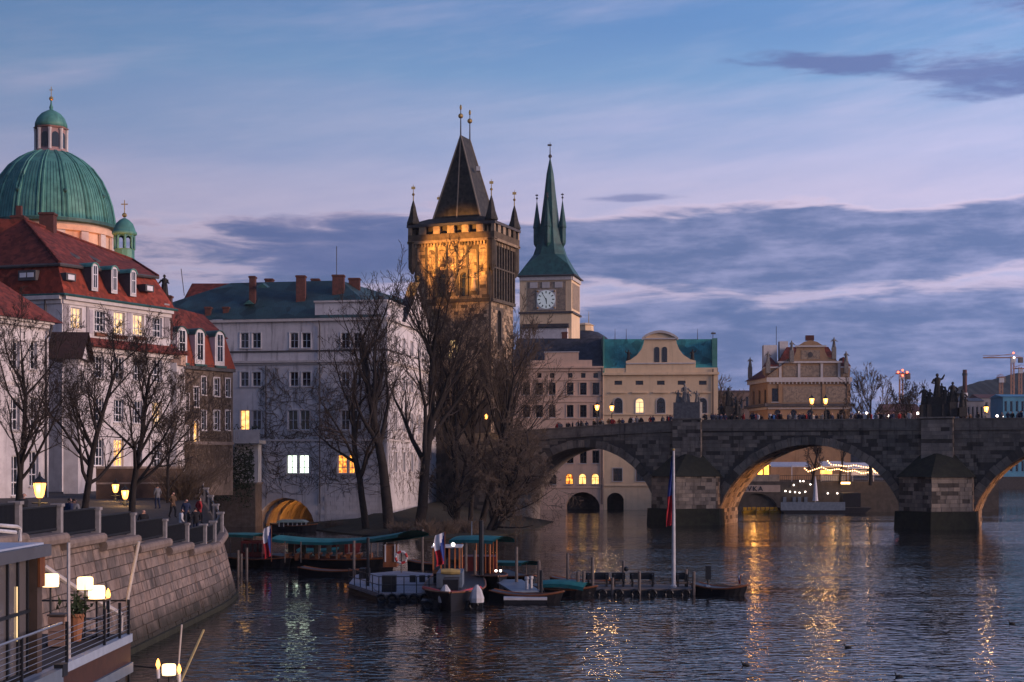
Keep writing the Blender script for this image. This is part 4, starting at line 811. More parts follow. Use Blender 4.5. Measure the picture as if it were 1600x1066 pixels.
# wedge roof
bs = [mid_+(c-mid_)*.66 for c in crn]; zr0, zr1 = zg1+.4, Z(205, 233); rm_ = mid_-ff.n.to_3d()*0
r0 = mid_+ff.n.to_3d()*1.7+ff.d.to_3d()*.1; r1 = mid_-ff.n.to_3d()*2.0+ff.d.to_3d()*.1
poly(bt, 'wedge_roof', [Vector((q.x, q.y, zr0)) for q in bs]+[Vector((r0.x, r0.y, zr1)), Vector((r1.x, r1.y, zr1))], [(0,1,4), (1,2,5,4), (2,3,5), (3,0,4,5)], SLATEB)
HIP = pmat('hip_flashing', (.24, .20, .15), (.17, .14, .11), 3, .6)
for a, b in ((0, 0), (1, 0), (2, 1), (3, 1)): part('hip', MB().tube([Vector((bs[a].x, bs[a].y, zr0)), Vector(((r0, r1)[b].x, (r0, r1)[b].y, zr1))], [.16, .12], 5), HIP, bt)
mf = (bs[0]+bs[1])/2; part('hip', MB().tube([Vector((mf.x, mf.y, zr0)), Vector((r0.x, r0.y, zr1))], [.13, .1], 5), HIP, bt)
c = (bs[1]+bs[2])/2*.5+r0*.25+r1*.25; part('roof_hatch', MB().box(c.x-.1, c.x+.5, c.y-1.2, c.y-.4, Z(262, 233), Z(255, 233)), PAINTW, bt)
for q in (r0, r1):
    o = part('finial', MB().tube([(q.x, q.y, zr1-.3), (q.x, q.y, zr1+4.2)], [.13, .06], 6), TRIMDK, bt); part('gilded_ball', MB().ball((q.x, q.y, zr1+2.9), .4, 8).ball((q.x, q.y, zr1+4.2), .18, 6, sz=2.5), GOLD, o)
for k, c in enumerate(crn):
    q = mid_+(c-mid_)*(1+.2/((c-mid_).length)); zb2 = zg1+.15; hh = Z(308, 232)-zb2
    sp_ = part('spire', MB().lathe([(1.0, 0), (.98, .3), (.62, 1.4), (.36, 2.7), (.07, hh)], (q.x, q.y, zb2), 8), SLATEB, bt)
    part('finial', MB().tube([(q.x, q.y, zb2+hh-.2), (q.x, q.y, zb2+hh+2.4)], [.1, .04], 5).ball((q.x, q.y, zb2+hh+.9), .22, 6).box(q.x-.3, q.x+.3, q.y-.03, q.y+.03, zb2+hh+1.7, zb2+hh+2.1), GOLD, sp_)
ln_ = thing('tower_lantern', 'yellow lantern hanging beside the gate of the bridge tower', 'lamp', V(760, 652, 222)); c = V(760, 652, 222)
part('lantern', MB().lathe([(.08, -.3), (.18, -.2), (.24, .2), (.25, .25), (.04, .45)], c, 6), BULB, ln_); part('bracket', MB().tube([c+Vector((0, 0, .6)), c+Vector((0, 8.5, 1.2))], .05, 5), IRON, ln_); lamp('lantern_glow', c+Vector((0, -.5, 0)), 250, (1, .55, .15), .3, parent=ln_)
# ================================================================ CLOCK TOWER behind the bridge
ct = thing('clock_tower', 'water tower with white clock face and flared dark green spire', 'tower', (X(858, 300), 303, 0))
K0, K1 = Vector((X(812, 302), 302)), Vector((X(893, 300), 300)); fk = Fac(K0, K1, 0, Z(432, 300), ct, CREAM); dks = Vector((-fk.n.x, -fk.n.y))
K2 = Vector((X(906, 309), 309)); fk2 = Fac(K1, K2, 0, Z(432, 300), ct, CREAM)
fk2.build(); fk.build(); K3 = K0+(K2-K1)
poly(ct, 'wall', [Vector((*K2, 0)), Vector((*K3, 0)), Vector((*K3, fk.z1)), Vector((*K2, fk.z1)), Vector((*K0, 0)), Vector((*K0, fk.z1))], [(0,1,2,3), (1,4,5,2)], CREAM)
kz = lambda py: Z(py, 301)
for g_ in (fk, fk2):
    g_.band(kz(490), kz(487), .35, TRIMDK, 'cornice', ext=.2); g_.band(kz(438), kz(432), .3, TRIM, 'eaves')
part('painted_field', fk.fb(MB(), fk.u(824), fk.u(884), kz(486), kz(440), -.02, .06), SGR, ct); part('relief_panel', fk2.fb(MB(), .8, fk2.L-.6, kz(482), kz(442), -.02, .06), SGR, ct)
for px in (834, 853, 873): part('crest', fk.fb(MB(), fk.u(px-6), fk.u(px+6), kz(450), kz(441), .06, .14), TRIM, ct)
part('clock_frame', fk.fb(MB(), fk.u(838.5), fk.u(868.5), kz(484), kz(453), .05, .16), TRIM, ct)
uc, zc = fk.u(853.5), kz(468.3); rc_ = 14.5*300/F
def disc(r, n, k=32, rot=0): return [fk.pt(uc+r*math.cos(rot+2*math.pi*i/k), zc+r*math.sin(rot+2*math.pi*i/k), n) for i in range(k)]
face = part('clock_face', MB().prism(disc(rc_, .17), fk.n.to_3d()*.04), emat('lit_clock_face', (.8, .85, .95), .22, (.75, .8, .9)), ct)
for i in range(12):
    a = i*math.pi/6; r0_, r1_ = rc_*.66, rc_*.92; d_ = (math.sin(a), math.cos(a)); t_ = (d_[1], -d_[0]); w_ = .1
    part('numeral', MB().prism([fk.pt(uc+d_[0]*r+t_[0]*s*w_, zc+d_[1]*r+t_[1]*s*w_, .215) for r, s in ((r0_,-1),(r0_,1),(r1_,1),(r1_,-1))], fk.n.to_3d()*.02), IRON, face)
for a, L_, w_ in ((R_(-32), .82, .08), (R_(172), .5, .13)):
    d_ = (math.sin(a), math.cos(a)); t_ = (d_[1], -d_[0]); part('clock_hand', MB().prism([fk.pt(uc+d_[0]*r+t_[0]*s*w_, zc+d_[1]*r+t_[1]*s*w_, .245) for r, s in ((-.25,-1),(-.25,1),(rc_*L_,.5),(rc_*L_,-.5))], fk.n.to_3d()*.03), IRON, face)
for sx, sy in ((-1,-1),(1,-1),(1,1),(-1,1)): part('gilt_boss', MB().ball(fk.pt(uc+sx*rc_*.92, zc+sy*rc_*.9, .2), .2, 6), GOLD, ct)
part('pent_roof', MB().prism([fk.pt(fk.u(815), kz(506), .02), fk.pt(fk.u(815), kz(512), 1.4), fk.pt(fk.u(815), kz(513.5), 1.4), fk.pt(fk.u(815), kz(513.5), .02)], fk.d.to_3d()*(fk.u(889)-fk.u(815))), SLATE, ct)
part('white_annex', fk.fb(MB(), fk.u(816), fk.u(888), 0, kz(513.7), .03, 1.1), WHITEWASH, ct)
# flared spire: square section to octagon
ctr = (K0+K2)/2; hw_, hd_ = fk.L/2, fk2.L/2; dv, nv_ = fk.d, -fk.n; sec = MB(); lev = [(1.13, 431), (1.02, 425), (.82, 412), (.62, 395), (.49, 378), (.35, 345), (.22, 300), (.13, 265), (.015, 240)]
ring = []
for s_, py in lev: 
    zz = kz(py); ring += [Vector((ctr.x+dv.x*a*hw_*s_+nv_.x*b*hd_*s_, ctr.y+dv.y*a*hw_*s_+nv_.y*b*hd_*s_, zz)) for a, b in ((-1,-.45),(-.45,-1),(.45,-1),(1,-.45),(1,.45),(.45,1),(-.45,1),(-1,.45))] if s_ < .8 else [Vector((ctr.x+dv.x*a*hw_*s_+nv_.x*b*hd_*s_, ctr.y+dv.y*a*hw_*s_+nv_.y*b*hd_*s_, zz)) for a, b in ((-1,-.98),(-.98,-1),(.98,-1),(1,-.98),(1,.98),(.98,1),(-.98,1),(-1,.98))]
fc = [(i*8+k, i*8+(k+1) % 8, (i+1)*8+(k+1) % 8, (i+1)*8+k) for i in range(len(lev)-1) for k in range(8)]+[tuple(range(8))[::-1]]
poly(ct, 'spire', ring, fc, DKCOPPER)
part('gutter', MB().tube([ring[0], ring[1], ring[2], ring[3], ring[4]], .16, 5), TRIMDK, ct)
tz = kz(238); part('finial', MB().tube([(ctr.x, ctr.y, tz-.5), (ctr.x, ctr.y, kz(215))], [.16, .05], 6).ball((ctr.x, ctr.y, kz(237)), .38, 7).box(ctr.x-.5, ctr.x+.3, ctr.y-.03, ctr.y+.03, kz(221), kz(218)), TRIMDK, ct)
for a, b in ((-1, -.2), (1, -.2), (-.05, -1.0), (.05, 1)):
    q = Vector((ctr.x+dv.x*a*hw_*.5+nv_.x*b*hd_*.5, ctr.y+dv.y*a*hw_*.5+nv_.y*b*hd_*.5)); tr = part('corner_turret', MB().lathe([(.1, kz(384)), (.62, kz(377)), (.68, kz(373)), (.68, kz(352)), (.8, kz(351)), (.52, kz(335)), (.08, kz(310))], (q.x, q.y, 0), 8), DKCOPPER, ct)
    part('finial', MB().tube([(q.x, q.y, kz(312)), (q.x, q.y, kz(297))], .06, 5).ball((q.x, q.y, kz(304)), .22, 6).box(q.x-.3, q.x+.25, q.y-.02, q.y+.02, kz(300), kz(298)), TRIMDK, tr)
# ================================================================ ROW BEHIND THE BRIDGE
rb_ = thing('rose_mill_house', 'rose-coloured riverside house with slate roof and three rows of windows', 'building', (X(875, 281), 282, 0))
f5 = Fac((X(800, 282), 282), (X(943, 280), 280), -2, Z(574, 281), rb_, PINK)
xs = ((816.5, 828), (837, 848), (857.5, 868), (885.5, 896), (906, 916.5), (925.5, 936))
for x0, x1 in xs:
    xm = (x0+x1)/2; f5.winpx(xm-3.6, 583, xm+3.6, 590.5, nv=0, nh=0, frame=WOODD, sill=False); f5.winpx(x0, 598, x1, 617, nv=1, nh=1, frame=WOODD, surround=PINK, sw=.14); f5.winpx(x0, 633, x1, 652, nv=1, nh=1, frame=WOODD, surround=PINK, sw=.14)
    f5.winpx(x0, 704, x1, 724, nv=1, nh=1, frame=WOODD)
for xm, p in ((822, None), (843, None), (863, None), (889.5, LITO), (910, LITW), (930, LITW)): f5.winpx(xm-6, 740, xm+6, 757, nv=1, nh=0, frame=WOODD, pane=p, rise=.69)
f5.hole(f5.u(884), f5.u(937), -1.9, f5.z(910, 769), 2.4, 8)
f5.build(); zc5 = f5.z1; f5.band(zc5-.2, zc5+.12, .55, PINK, ext=.0); f5.band(zc5-.75, zc5-.22, .25, PINK, 'frieze')
for y_ in (593, 617.8, 627, 653, 761): f5.band(Z(y_+1.8, 281), Z(y_, 281), .14, PINK, 'string_course')
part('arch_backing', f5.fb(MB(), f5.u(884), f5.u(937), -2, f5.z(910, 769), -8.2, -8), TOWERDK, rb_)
f5.band(zc5+.13, Z(563, 281), -.04, PINK, 'attic_wall', u0=f5.u(829), u1=f5.u(925)); f5.band(Z(563, 281)+.002, Z(551, 281), -.03, PINK, 'attic_block', u0=f5.u(851), u1=f5.u(904)); f5.band(Z(551, 281)+.003, Z(549.5, 281), .12, TRIM, 'attic_cap', u0=f5.u(850), u1=f5.u(905))
e0, e1 = f5.pt(0, zc5+.12, -.1), f5.pt(f5.L, zc5+.12, -.1); g0, g1 = V(808, 529, 287), V(940, 529, 287)
poly(rb_, 'roof', [e0, e1, g1, g0, f5.pt(0, zc5, -14), f5.pt(f5.L, zc5, -14)], [(0,1,2,3), (3,2,5,4), (0,3,4), (1,5,2)], SLATE)
chimney(rb_, X(882, 288), 288, Z(535, 288), Z(519, 288), 1.0, 1.0)
part('downpipe', MB().tube([f5.pt(f5.L-.25, zc5, .2), f5.pt(f5.L-.25, 1, .2)], .13, 6), TRIMDK, rb_)
cb = thing('cream_mill_house', 'cream riverside house with turquoise roof and curved gable', 'building', (X(1030, 279), 281, 0))
f6 = Fac((X(943.3, 280), 280), (X(1122, 278), 278), -2, Z(586, 279), cb, CREAM)
for xm in (966, 999, 1032.5, 1065, 1098):
    f6.winpx(xm-6, 595, xm+6, 601.5, nv=0, nh=0, frame=WOODD, sill=False)
for xm, p in ((966, None), (999.5, LITC), (1032.5, None), (1065, None), (1098, None)):
    f6.winpx(xm-6.6, 622, xm+6.6, 645.5, nv=1, nh=1, frame=WOODD if p is None else WOODW, pane=p, rise=.76, surround=TRIM, sw=.14); f6.band(Z(614.5, 279), Z(612.5, 279), .28, CREAM, 'hood_mould', u0=f6.u(xm-12), u1=f6.u(xm+12)); f6.band(Z(659, 279), Z(657, 279), .2, CREAM, 'hood_mould', u0=f6.u(xm-12), u1=f6.u(xm+12))
f6.winpx(958, 732, 972, 752, nv=1, nh=1, frame=WOODD, surround=TRIM); f6.winpx(994, 732, 1008, 752, nv=1, nh=1, frame=WOODD, surround=TRIM)
f6.hole(f6.u(948), f6.u(974.5), -1.9, f6.z(960, 770), 1.2, 8); f6.build(); zc6 = f6.z1
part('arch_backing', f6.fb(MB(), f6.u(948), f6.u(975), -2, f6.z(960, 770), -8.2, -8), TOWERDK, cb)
f6.band(zc6, zc6+.45, .5, CREAM, ext=.2); f6.band(Z(648.5, 279), Z(646.8, 279), .2, CREAM, 'string_course'); f6.band(Z(760, 279), Z(757.5, 279), .18, CREAM, 'string_course')
f6.band(zc6+.46, Z(575, 279), -.04, CREAM, 'parapet')
gz = lambda py: Z(py, 279); gu = lambda px: f6.u(px)
gab = [(978, 585.5), (978, 564), (985, 562), (995, 555), (1002, 546), (1005.5, 537), (1007, 529), (1012, 524), (1022, 520.5), (1031, 519.5), (1040, 520.5), (1050, 524), (1056, 529), (1057.5, 537), (1061, 546), (1068, 555), (1079, 562), (1087, 564), (1087, 585.5)]
part('curved_gable', MB().prism([f6.pt(gu(a), gz(b), .06) for a, b in gab], f6.n.to_3d()*-.9), CREAM, cb)
cap = MB(); arc_ = [(1003, 529.5), (1008, 525), (1015, 521.5), (1023, 519), (1031, 518), (1039, 519), (1047, 521.5), (1054, 525), (1059.5, 529.5)]
for a, b in zip(arc_, arc_[1:]): cap.hexa([f6.pt(gu(q[0]), gz(q[1])+dz_, n_) for dz_ in (-.25, .2) for q, n_ in ((a, .45), (b, .45), (b, -.95), (a, -.95))])
part('gable_cap', cap, TRIM, cb); part('gable_cornice', f6.fb(MB(), gu(1003.5), gu(1060), gz(530.5), gz(528.3), .07, .4), TRIM, cb); part('gable_string', f6.fb(MB(), gu(979), gu(1086), gz(569), gz(567), .065, .25), TRIM, cb)
for xm in (1026.5, 1038.5):
    a = f6.arc(gu(xm-4), gu(xm+4), gz(542), .46, 8); part('gable_window', MB().prism([f6.pt(gu(xm-4), gz(566), .07)]+[f6.pt(*q, .07) for q in a]+[f6.pt(gu(xm+4), gz(566), .07)], f6.n.to_3d()*.04), GLASS, cb)
for xm in (982, 1082):
    s_ = MB(); figure(s_, f6.pt(gu(xm), gz(563.5), -.4), 2.0, xm); part('gable_statue', s_, BRONZE, cb)
r0_, r1_ = V(944, 530, 283), V(1118, 530, 282); 
poly(cb, 'roof', [f6.pt(0, gz(575), -.12), f6.pt(gu(1118), gz(575), -.12), V(1113, 530, 283.5), V(944, 530, 283.5), f6.pt(0, gz(575), -13), f6.pt(gu(1118), gz(575), -13)], [(0,1,2,3), (3,2,5,4), (0,3,4), (1,5,2)], TURQ)
part('fire_wall', MB().box(X(942.5, 279.8), X(944.5, 279.8), 279.9, 290, gz(585), Z(528, 283)), COPPER, cb); part('fire_wall', f6.fb(MB(), gu(1113), gu(1121), gz(585), gz(529), -9, -.3), COPPER, cb)
for px in (961, 978.5, 1090): part('roof_finial', MB().tube([V(px, 531, 283.4), V(px, 514, 283.4)], [.07, .03], 5), TRIMDK, cb)
q = V(1114, 530, 281.6); part('weather_vane', MB().tube([q, q+Vector((0,0,1.4))], .06, 5).box(q.x-.35, q.x+.5, q.y-.03, q.y+.03, q.z+.9, q.z+1.2), TRIMDK, cb)
part('downpipe', MB().tube([f6.pt(gu(1114), gz(577), .2), f6.pt(gu(1114), 2, .2)], .13, 6), TRIMDK, cb)
poly(cb, 'wall', [f6.pt(f6.L, -2), f6.pt(f6.L, -2, -13), f6.pt(f6.L, gz(575), -13), f6.pt(f6.L, gz(575))], [(0,1,2,3)], CREAM)
# distant dome between the tower and the houses
fd = thing('dark_dome_building', 'dark domed roof with small gilded lantern peeking behind the slate roof', 'building', (X(915, 330), 330, 6)); zz = Z(548, 330)
part('roof', MB().lathe([(6.5, 0), (6.3, 1.0), (5, 2.8), (3.2, 3.9), (1.8, 4.2)], (X(912, 330), 330, zz), 20), SLATE, fd, smooth=True); part('base', MB().lathe([(6.6, -30), (6.6, .02)], (X(912, 330), 330, zz), 12), CREAM, fd)
part('lantern', MB().lathe([(1.9, 0), (1.8, 1.1), (2.1, 1.2), (1.0, 1.7)], (X(914, 330), 330, zz+4.2), 8), CREAM, fd); part('spike', MB().tube([(X(920, 330), 330, zz+5.5), (X(920, 330), 330, zz+8.5)], [.12, .03], 5), GOLD, fd)
# ================================================================ RIVERSIDE MUSEUM
mu = thing('riverside_museum', 'ochre museum with painted panels, stepped gable and statues behind the bridge', 'building', (X(1250, 290), 294, 0))
M0, M1, M2 = (X(1171, 300), 300), (X(1200, 289), 289), (X(1329, 288), 288)
fm = Fac(M1, M2, 0, Z(590, 288), mu, MUSEUM); fl = Fac(M0, M1, 0, Z(590, 288), mu, MUSEUM)
mz = lambda py: Z(py, 288.5)
for x0, x1 in ((1206, 1216),): fm.winpx(x0, 607, x1, 628, nv=1, nh=1, frame=WOODD)
for u_ in (2.5, 6.0, 9.5): fl.window(u_-.6, u_+.6, mz(630), mz(608), nv=1, nh=1, frame=WOODD)
for xm in (1215, 1240, 1266, 1292, 1316): fm.winpx(xm-5, 640, xm+5, 662, nv=1, nh=0, frame=WOODD, rise=.5)
fm.build(); fl.build()
part('painted_panel', fm.fb(MB(), fm.u(1224), fm.u(1284), mz(629), mz(604), -.02, .05), SGR, mu); part('painted_panel', fm.fb(MB(), fm.u(1290), fm.u(1325), mz(629), mz(604), -.02, .05), SGR, mu)
for x_ in (1202, 1219, 1287, 1326): part('pilaster', fm.fb(MB(), fm.u(x_-2.5), fm.u(x_+2.5), mz(630.5), mz(597), -.02, .14), MUSEUM, mu)
for g_ in (fm, fl):
    g_.band(mz(597), mz(590)+.02, .4, TRIM, ext=.25); g_.band(mz(635.5), mz(631), .9, TRIMDK, 'lower_eaves', ext=.8); g_.band(mz(636.5+3), mz(635.7), .3, TRIM, 'frieze')
# upper storey and gable
fu = Fac(fm.pt(fm.u(1217)-0, 0, -.8).to_2d(), fm.pt(fm.u(1315), 0, -.8).to_2d(), mz(590), mz(565), mu, MUSEUM)
for x0, x1 in ((1224, 1246), (1251, 1281), (1287, 1307)): part('painted_panel', fu.fb(MB(), fu.u(x0), fu.u(x1), mz(588), mz(571), -.02, .05), SGR, mu)
for x_ in (1219, 1248.5, 1284, 1311): part('pilaster', fu.fb(MB(), fu.u(x_-2), fu.u(x_+2), mz(589.5), mz(567.5), -.02, .14), TRIM, mu)
fu.build(); fu.band(mz(567), mz(564), .35, TRIM, ext=.2)
for x0, x1 in ((1196, 1217), (1315, 1329)):
    fw_ = part('wing_wall', fm.fb(MB(), fm.u(x0), fm.u(x1)-.05, mz(590)+.03, mz(575), -6, -.5), MUSEUM, mu); part('wing_panel', fm.fb(MB(), fm.u(x0+3), fm.u(x1-3), mz(588), mz(578), -.49, -.44), SGR, fw_); part('wing_cornice', fm.fb(MB(), fm.u(x0-1), fm.u(x1+1), mz(575)+.003, mz(572.5), -6.1, -.3), TRIM, fw_)
    part('wing_roof', MB().prism([fm.pt(fm.u(x0-1), mz(572), -.3), fm.pt(fm.u((x0+x1)/2), mz(556), -3), fm.pt(fm.u(x1+1), mz(572), -.3)], fm.n.to_3d()*-5.5), REDROOF2, fw_)
for k in range(22): part('bracket', fm.fb(MB(), .3+k*.7, .5+k*.7, mz(600), mz(597.2), -.02, .32), TRIM, mu)
part('side_wall', fu.fb(MB(), .05, fu.L-.05, mz(590), mz(565), -9, -.06), MUSEUM, mu)
gb = [(1225, 563.5), (1233, 559), (1240, 557), (1244, 549), (1245, 541), (1256, 534), (1266, 531), (1277, 534), (1288, 541), (1289, 549), (1293, 557), (1300, 560), (1307, 563.5)]
part('gable', MB().prism([fu.pt(fu.u(a), mz(b), .08) for a, b in gb], fu.n.to_3d()*-1.0), MUSEUM, mu)
part('gable_cornice', fu.fb(MB(), fu.u(1242), fu.u(1291), mz(542), mz(539.5), .085, .4), TRIM, mu); part('gable_panel', fu.fb(MB(), fu.u(1252), fu.u(1281), mz(561), mz(547), .085, .13), SGR, mu)
part('oculus', MB().prism([fu.pt(fu.u(1266)+.5*math.cos(k*.7854), mz(554)+.55*math.sin(k*.7854), .14) for k in range(8)], fu.n.to_3d()*.03), TRIMDK, mu)
part('gable_top', fu.fb(MB(), fu.u(1259), fu.u(1272), mz(531.5), mz(523.5), -.8, .1), BRICKCH, mu)
rf = [fu.pt(-1.4, mz(588), -.9), fu.pt(fu.L+1.2, mz(588), -.9), fu.pt(fu.L-1.5, mz(538), -6), fu.pt(2.2, mz(538), -6), fu.pt(-1.4, mz(588), -11), fu.pt(fu.L+1.2, mz(588), -11)]
poly(mu, 'roof', rf, [(0,1,2,3), (3,2,5,4), (0,3,4), (1,5,2)], REDROOF2)
poly(mu, 'side_roof', [fl.pt(-.6, mz(591), .8), fl.pt(fl.L+.3, mz(591), .8), fl.pt(fl.L+.4, mz(563), -3.8), fl.pt(2, mz(563), -3.8), fl.pt(0, mz(590), -9)], [(0,1,2,3), (0,3,4)], REDROOF2)
for px, py, Y in ((1172, 566, 297), (1200, 557, 289), (1322, 557, 288.5), (1303, 535, 289), (1237, 540, 289)):
    s_ = MB(); c = V(px, py+8, Y); s_.box(c.x-.38, c.x+.38, c.y-.38, c.y+.38, c.z-2.2, c.z); figure(s_, c, 1.9, px, 0); part('corner_statue', s_, GREYST, mu)
for x0, x1, y0, y1 in ((1192, 1213, 540, 570), (1217, 1230, 534, 562)): part('chimney_stack', MB().box(X(x0, 297), X(x1, 297), 296, 298, Z(y1+20, 297), Z(y0, 297)), WHITEWASH, mu)
part('mast', MB().tube([V(1213, 541, 297), V(1213, 510, 297)], .05, 4), IRON, mu)
poly(mu, 'wall', [fm.pt(fm.L, 0), fm.pt(fm.L, 0, -11), fm.pt(fm.L, mz(590), -11), fm.pt(fm.L, mz(590)), fl.pt(0, 0), fl.pt(0, 0, -9), fl.pt(0, mz(590), -9), fl.pt(0, mz(590))], [(0,1,2,3), (4,7,6,5)], MUSEUM)
# ================================================================ ISLAND TERRACE AND RESTAURANT SEEN THROUGH THE ARCH
isl = MB().box(X(795, 280), 90, 284, 330, -2, 5.4); isl.box(X(1150, 268), 84, 268.5, 284, -2, 5.2); solo('island_quay', isl, BRIDGEBK, (40, 280, 0), kind='structure')
lv = thing('island_restaurant', 'riverside terrace wall with arched boat tunnel and painted name seen through the bridge arch', 'building', (X(1250, 268), 268, 0))
fv = Fac((X(1140, 268), 268), (X(1420, 268), 268), -2, 5.3, lv, BRIDGEBK); fv.hole(fv.u(1150), fv.u(1214), -1.9, fv.z(1180, 771), 2.0, 6); fv.build()
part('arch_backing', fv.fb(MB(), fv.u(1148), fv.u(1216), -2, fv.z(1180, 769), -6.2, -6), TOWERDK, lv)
part('name_board', fv.fb(MB(), fv.u(1150), fv.u(1219), fv.z(1180, 769), fv.z(1180, 758), .02, .12), pmat('pale_board', (.42, .33, .27), (.36, .28, .23), 1, .9), lv)
fc_ = bpy.data.curves.new('name_lettering', 'FONT'); fc_.body = 'LÁVKA'; fc_.size = 1.25; fc_.extrude = .03; fc_.materials.append(IRON); fc_.space_character = 1.25
tmp_ = link(bpy.data.objects.new('tmp_text', fc_)); dg_ = bpy.context.evaluated_depsgraph_get(); dg_.update(); tm_ = bpy.data.meshes.new_from_object(tmp_.evaluated_get(dg_)); bpy.data.objects.remove(tmp_); to = link(bpy.data.objects.new('name_lettering', tm_)); to.parent = lv; c = fv.pt(fv.u(1152), fv.z(1180, 767.5), .16); to.location = c-ORG[lv]; to.rotation_euler = (R_(90), 0, math.atan2(fv.d.y, fv.d.x)); ORG[to] = ORG[lv]
part('terrace_parapet', fv.fb(MB(), fv.u(1140), fv.u(1218), 5.32, 6.5, -.3, .0), PIERST, lv)
fence = MB()
for k in range(70): u = fv.u(1220)+k*.32; fv.fb(fence, u, u+.05, 5.3, 6.3, -.1, -.05)
part('terrace_railing', fence, IRON, lv); part('hand_rail', fv.fb(MB(), fv.u(1219), fv.u(1420), 6.3, 6.38, -.12, -.03), IRON, lv)
LITP = emat('pavilion_light', (1.0, .40, .06), 5.0, (.7, .22, .03), 1.2)
part('lit_pavilion', fv.fb(MB(), fv.u(1168), fv.u(1206), 5.3, Z(727, 270), -4.2, -3.2), LITP, lv); 
for px in (1168, 1177, 1187, 1197, 1207): part('pavilion_post', fv.fb(MB(), fv.u(px)-.12, fv.u(px)+.12, 5.3, Z(726, 270), -3.15, -2.9), WOODD, lv)
part('pavilion_roof', MB().prism([fv.pt(fv.u(1164), Z(727, 270), -2.6), fv.pt(fv.u(1195), Z(716, 270), -3.5), fv.pt(fv.u(1209), Z(727, 270), -2.6)], fv.n.to_3d()*-3), WHITEC, lv)
aw = [(1206, 728, 1268, 723), (1286, 728, 1326, 722), (1327, 731, 1362, 724), (1362, 735, 1392, 727)]
for a, b, c_, d_ in aw: part('awning', MB().prism([fv.pt(fv.u(a), Z(b+2, 268), -.5), fv.pt(fv.u(c_), Z(b+2, 268), -.5), fv.pt(fv.u(c_), Z(d_, 270), -4), fv.pt(fv.u(a), Z(d_, 270), -4)], (0, 0, .12)), WHITEC, lv)
for a, b in ((1332, 1356), (1360, 1384)): part('canvas_wall', fv.fb(MB(), fv.u(a), fv.u(b), 6.3, Z(735, 268), -1.0, -.9), WHITEC, lv)
part('lit_bar', fv.fb(MB(), fv.u(1290), fv.u(1308), 6.6, Z(735, 270), -4.6, -4.4), LITP, lv); part('bar_counter', fv.fb(MB(), fv.u(1288), fv.u(1326), 5.4, 6.6, -3.0, -2.4), WHITEC, lv)
part('lit_strip', fv.fb(MB(), fv.u(1314), fv.u(1328), Z(756.5, 268), Z(753.5, 268), .05, .15), BULBS, lv)
for px in (1238, 1284, 1326, 1333, 1359, 1366): part('awning_post', fv.fb(MB(), fv.u(px)-.08, fv.u(px)+.08, 5.3, Z(727, 268), -.6, -.45), WHITEC, lv)
for px, py in ((1227, 767.5), (1234, 768.5), (1242, 769), (1249, 770), (1258, 768.5), (1250, 752), (1255, 752), (1293, 771), (1308, 771), (1323, 772), (1240, 758), (1266, 757)): part('lamp_dot', MB().ball(fv.pt(fv.u(px), fv.z(px, py), .18), .13, 6), WHL, lv)
for px in (1226, 1241, 1249, 1259): part('door', fv.fb(MB(), fv.u(px-2.5), fv.u(px+2.5), .6, 2.6, .003, .1), PAINTB, lv)
bulb = MB().ball((0, 0, 0), .1, 6).mesh('bulb', mat=BULBS)
def string(label, pts, n, Y):
    c0_ = V(*pts[0], Y); th = thing('string_lights', label, 'string lights', c0_, 'festoon lights on the island terrace')
    P_ = [V(a, b, Y) for a, b in pts]; Ls_ = [(P_[i+1]-P_[i]).length for i in range(len(P_)-1)]; tot = sum(Ls_)
    part('wire', MB().tube(P_, .02, 4), IRON, th)
    for k in range(n):
        s = tot*(k+.5)/n; i = 0
        while s > Ls_[i]: s -= Ls_[i]; i += 1
        inst('bulb', bulb, Matrix.Translation(P_[i].lerp(P_[i+1], s/Ls_[i])), th)
string('upper festoon of warm bulbs above the island terrace awnings', [(1292, 719), (1298, 726), (1310, 727), (1323, 729), (1335, 727), (1350, 730), (1362, 731), (1372, 739)], 22, 266)
string('lower festoon of warm bulbs swagged along the awning fronts', [(1256, 731), (1263, 737), (1275, 733), (1284, 730), (1295, 735), (1310, 733), (1323, 737), (1335, 735), (1347, 740), (1358, 738)], 30, 265)
string('short festoon of warm bulbs at the right end of the terrace', [(1363, 730), (1366, 738), (1372, 739), (1378, 742)], 7, 265.5)
lamp('terrace_glow', fv.pt(fv.u(1300), 7.4, 1.2), 170, (1, .5, .15), .4, parent=lv); lamp('pavilion_glow', fv.pt(fv.u(1180), 7.2, -1.6), 260, (1, .45, .1), .4, parent=lv); lamp('terrace_glow', fv.pt(fv.u(1355), 7.4, 1.2), 110, (1, .5, .15), .4, parent=lv)
um_ = thing('folded_parasol', 'closed pale parasol standing on the barge under the bridge arch', 'parasol', V(1274, 786, 261)); c = V(1274, 786, 261)
part('canopy', MB().lathe([(.5, 0), (.42, .6), (.28, 2.5), (.05, 4.2)], c+Vector((0, 0, .35)), 10), WHITEC, um_); part('pole', MB().tube([c+Vector((0,0,-.2)), c+Vector((0,0,.5))], .05, 6), STEEL, um_)
bg_ = thing('moored_barge', 'grey-blue moored barge with low rail beneath the terrace under the bridge arch', 'boat', V(1290, 803, 260)); Yb = 260; x0, x1 = X(1219, Yb), X(1362, Yb)
part('hull', MB().prism([(x0+1, Yb, -.3), (x0, Yb, .9), (x1, Yb, .9), (x1-1.5, Yb, -.3)], (0, 5, 0)), HULL, bg_); part('side_panel', MB().box(x0+.1, x0+11, Yb-.08, Yb-.003, .5, 1.9), PAINTB, bg_); part('deck', MB().box(x0+.1, x1-.1, Yb+.1, Yb+4.9, .92, 1.0), PAVE, bg_)
part('cabin', MB().box(x0+11, x1-1.5, Yb+1.5, Yb+4.5, 1.01, 3.4), HULL, bg_)
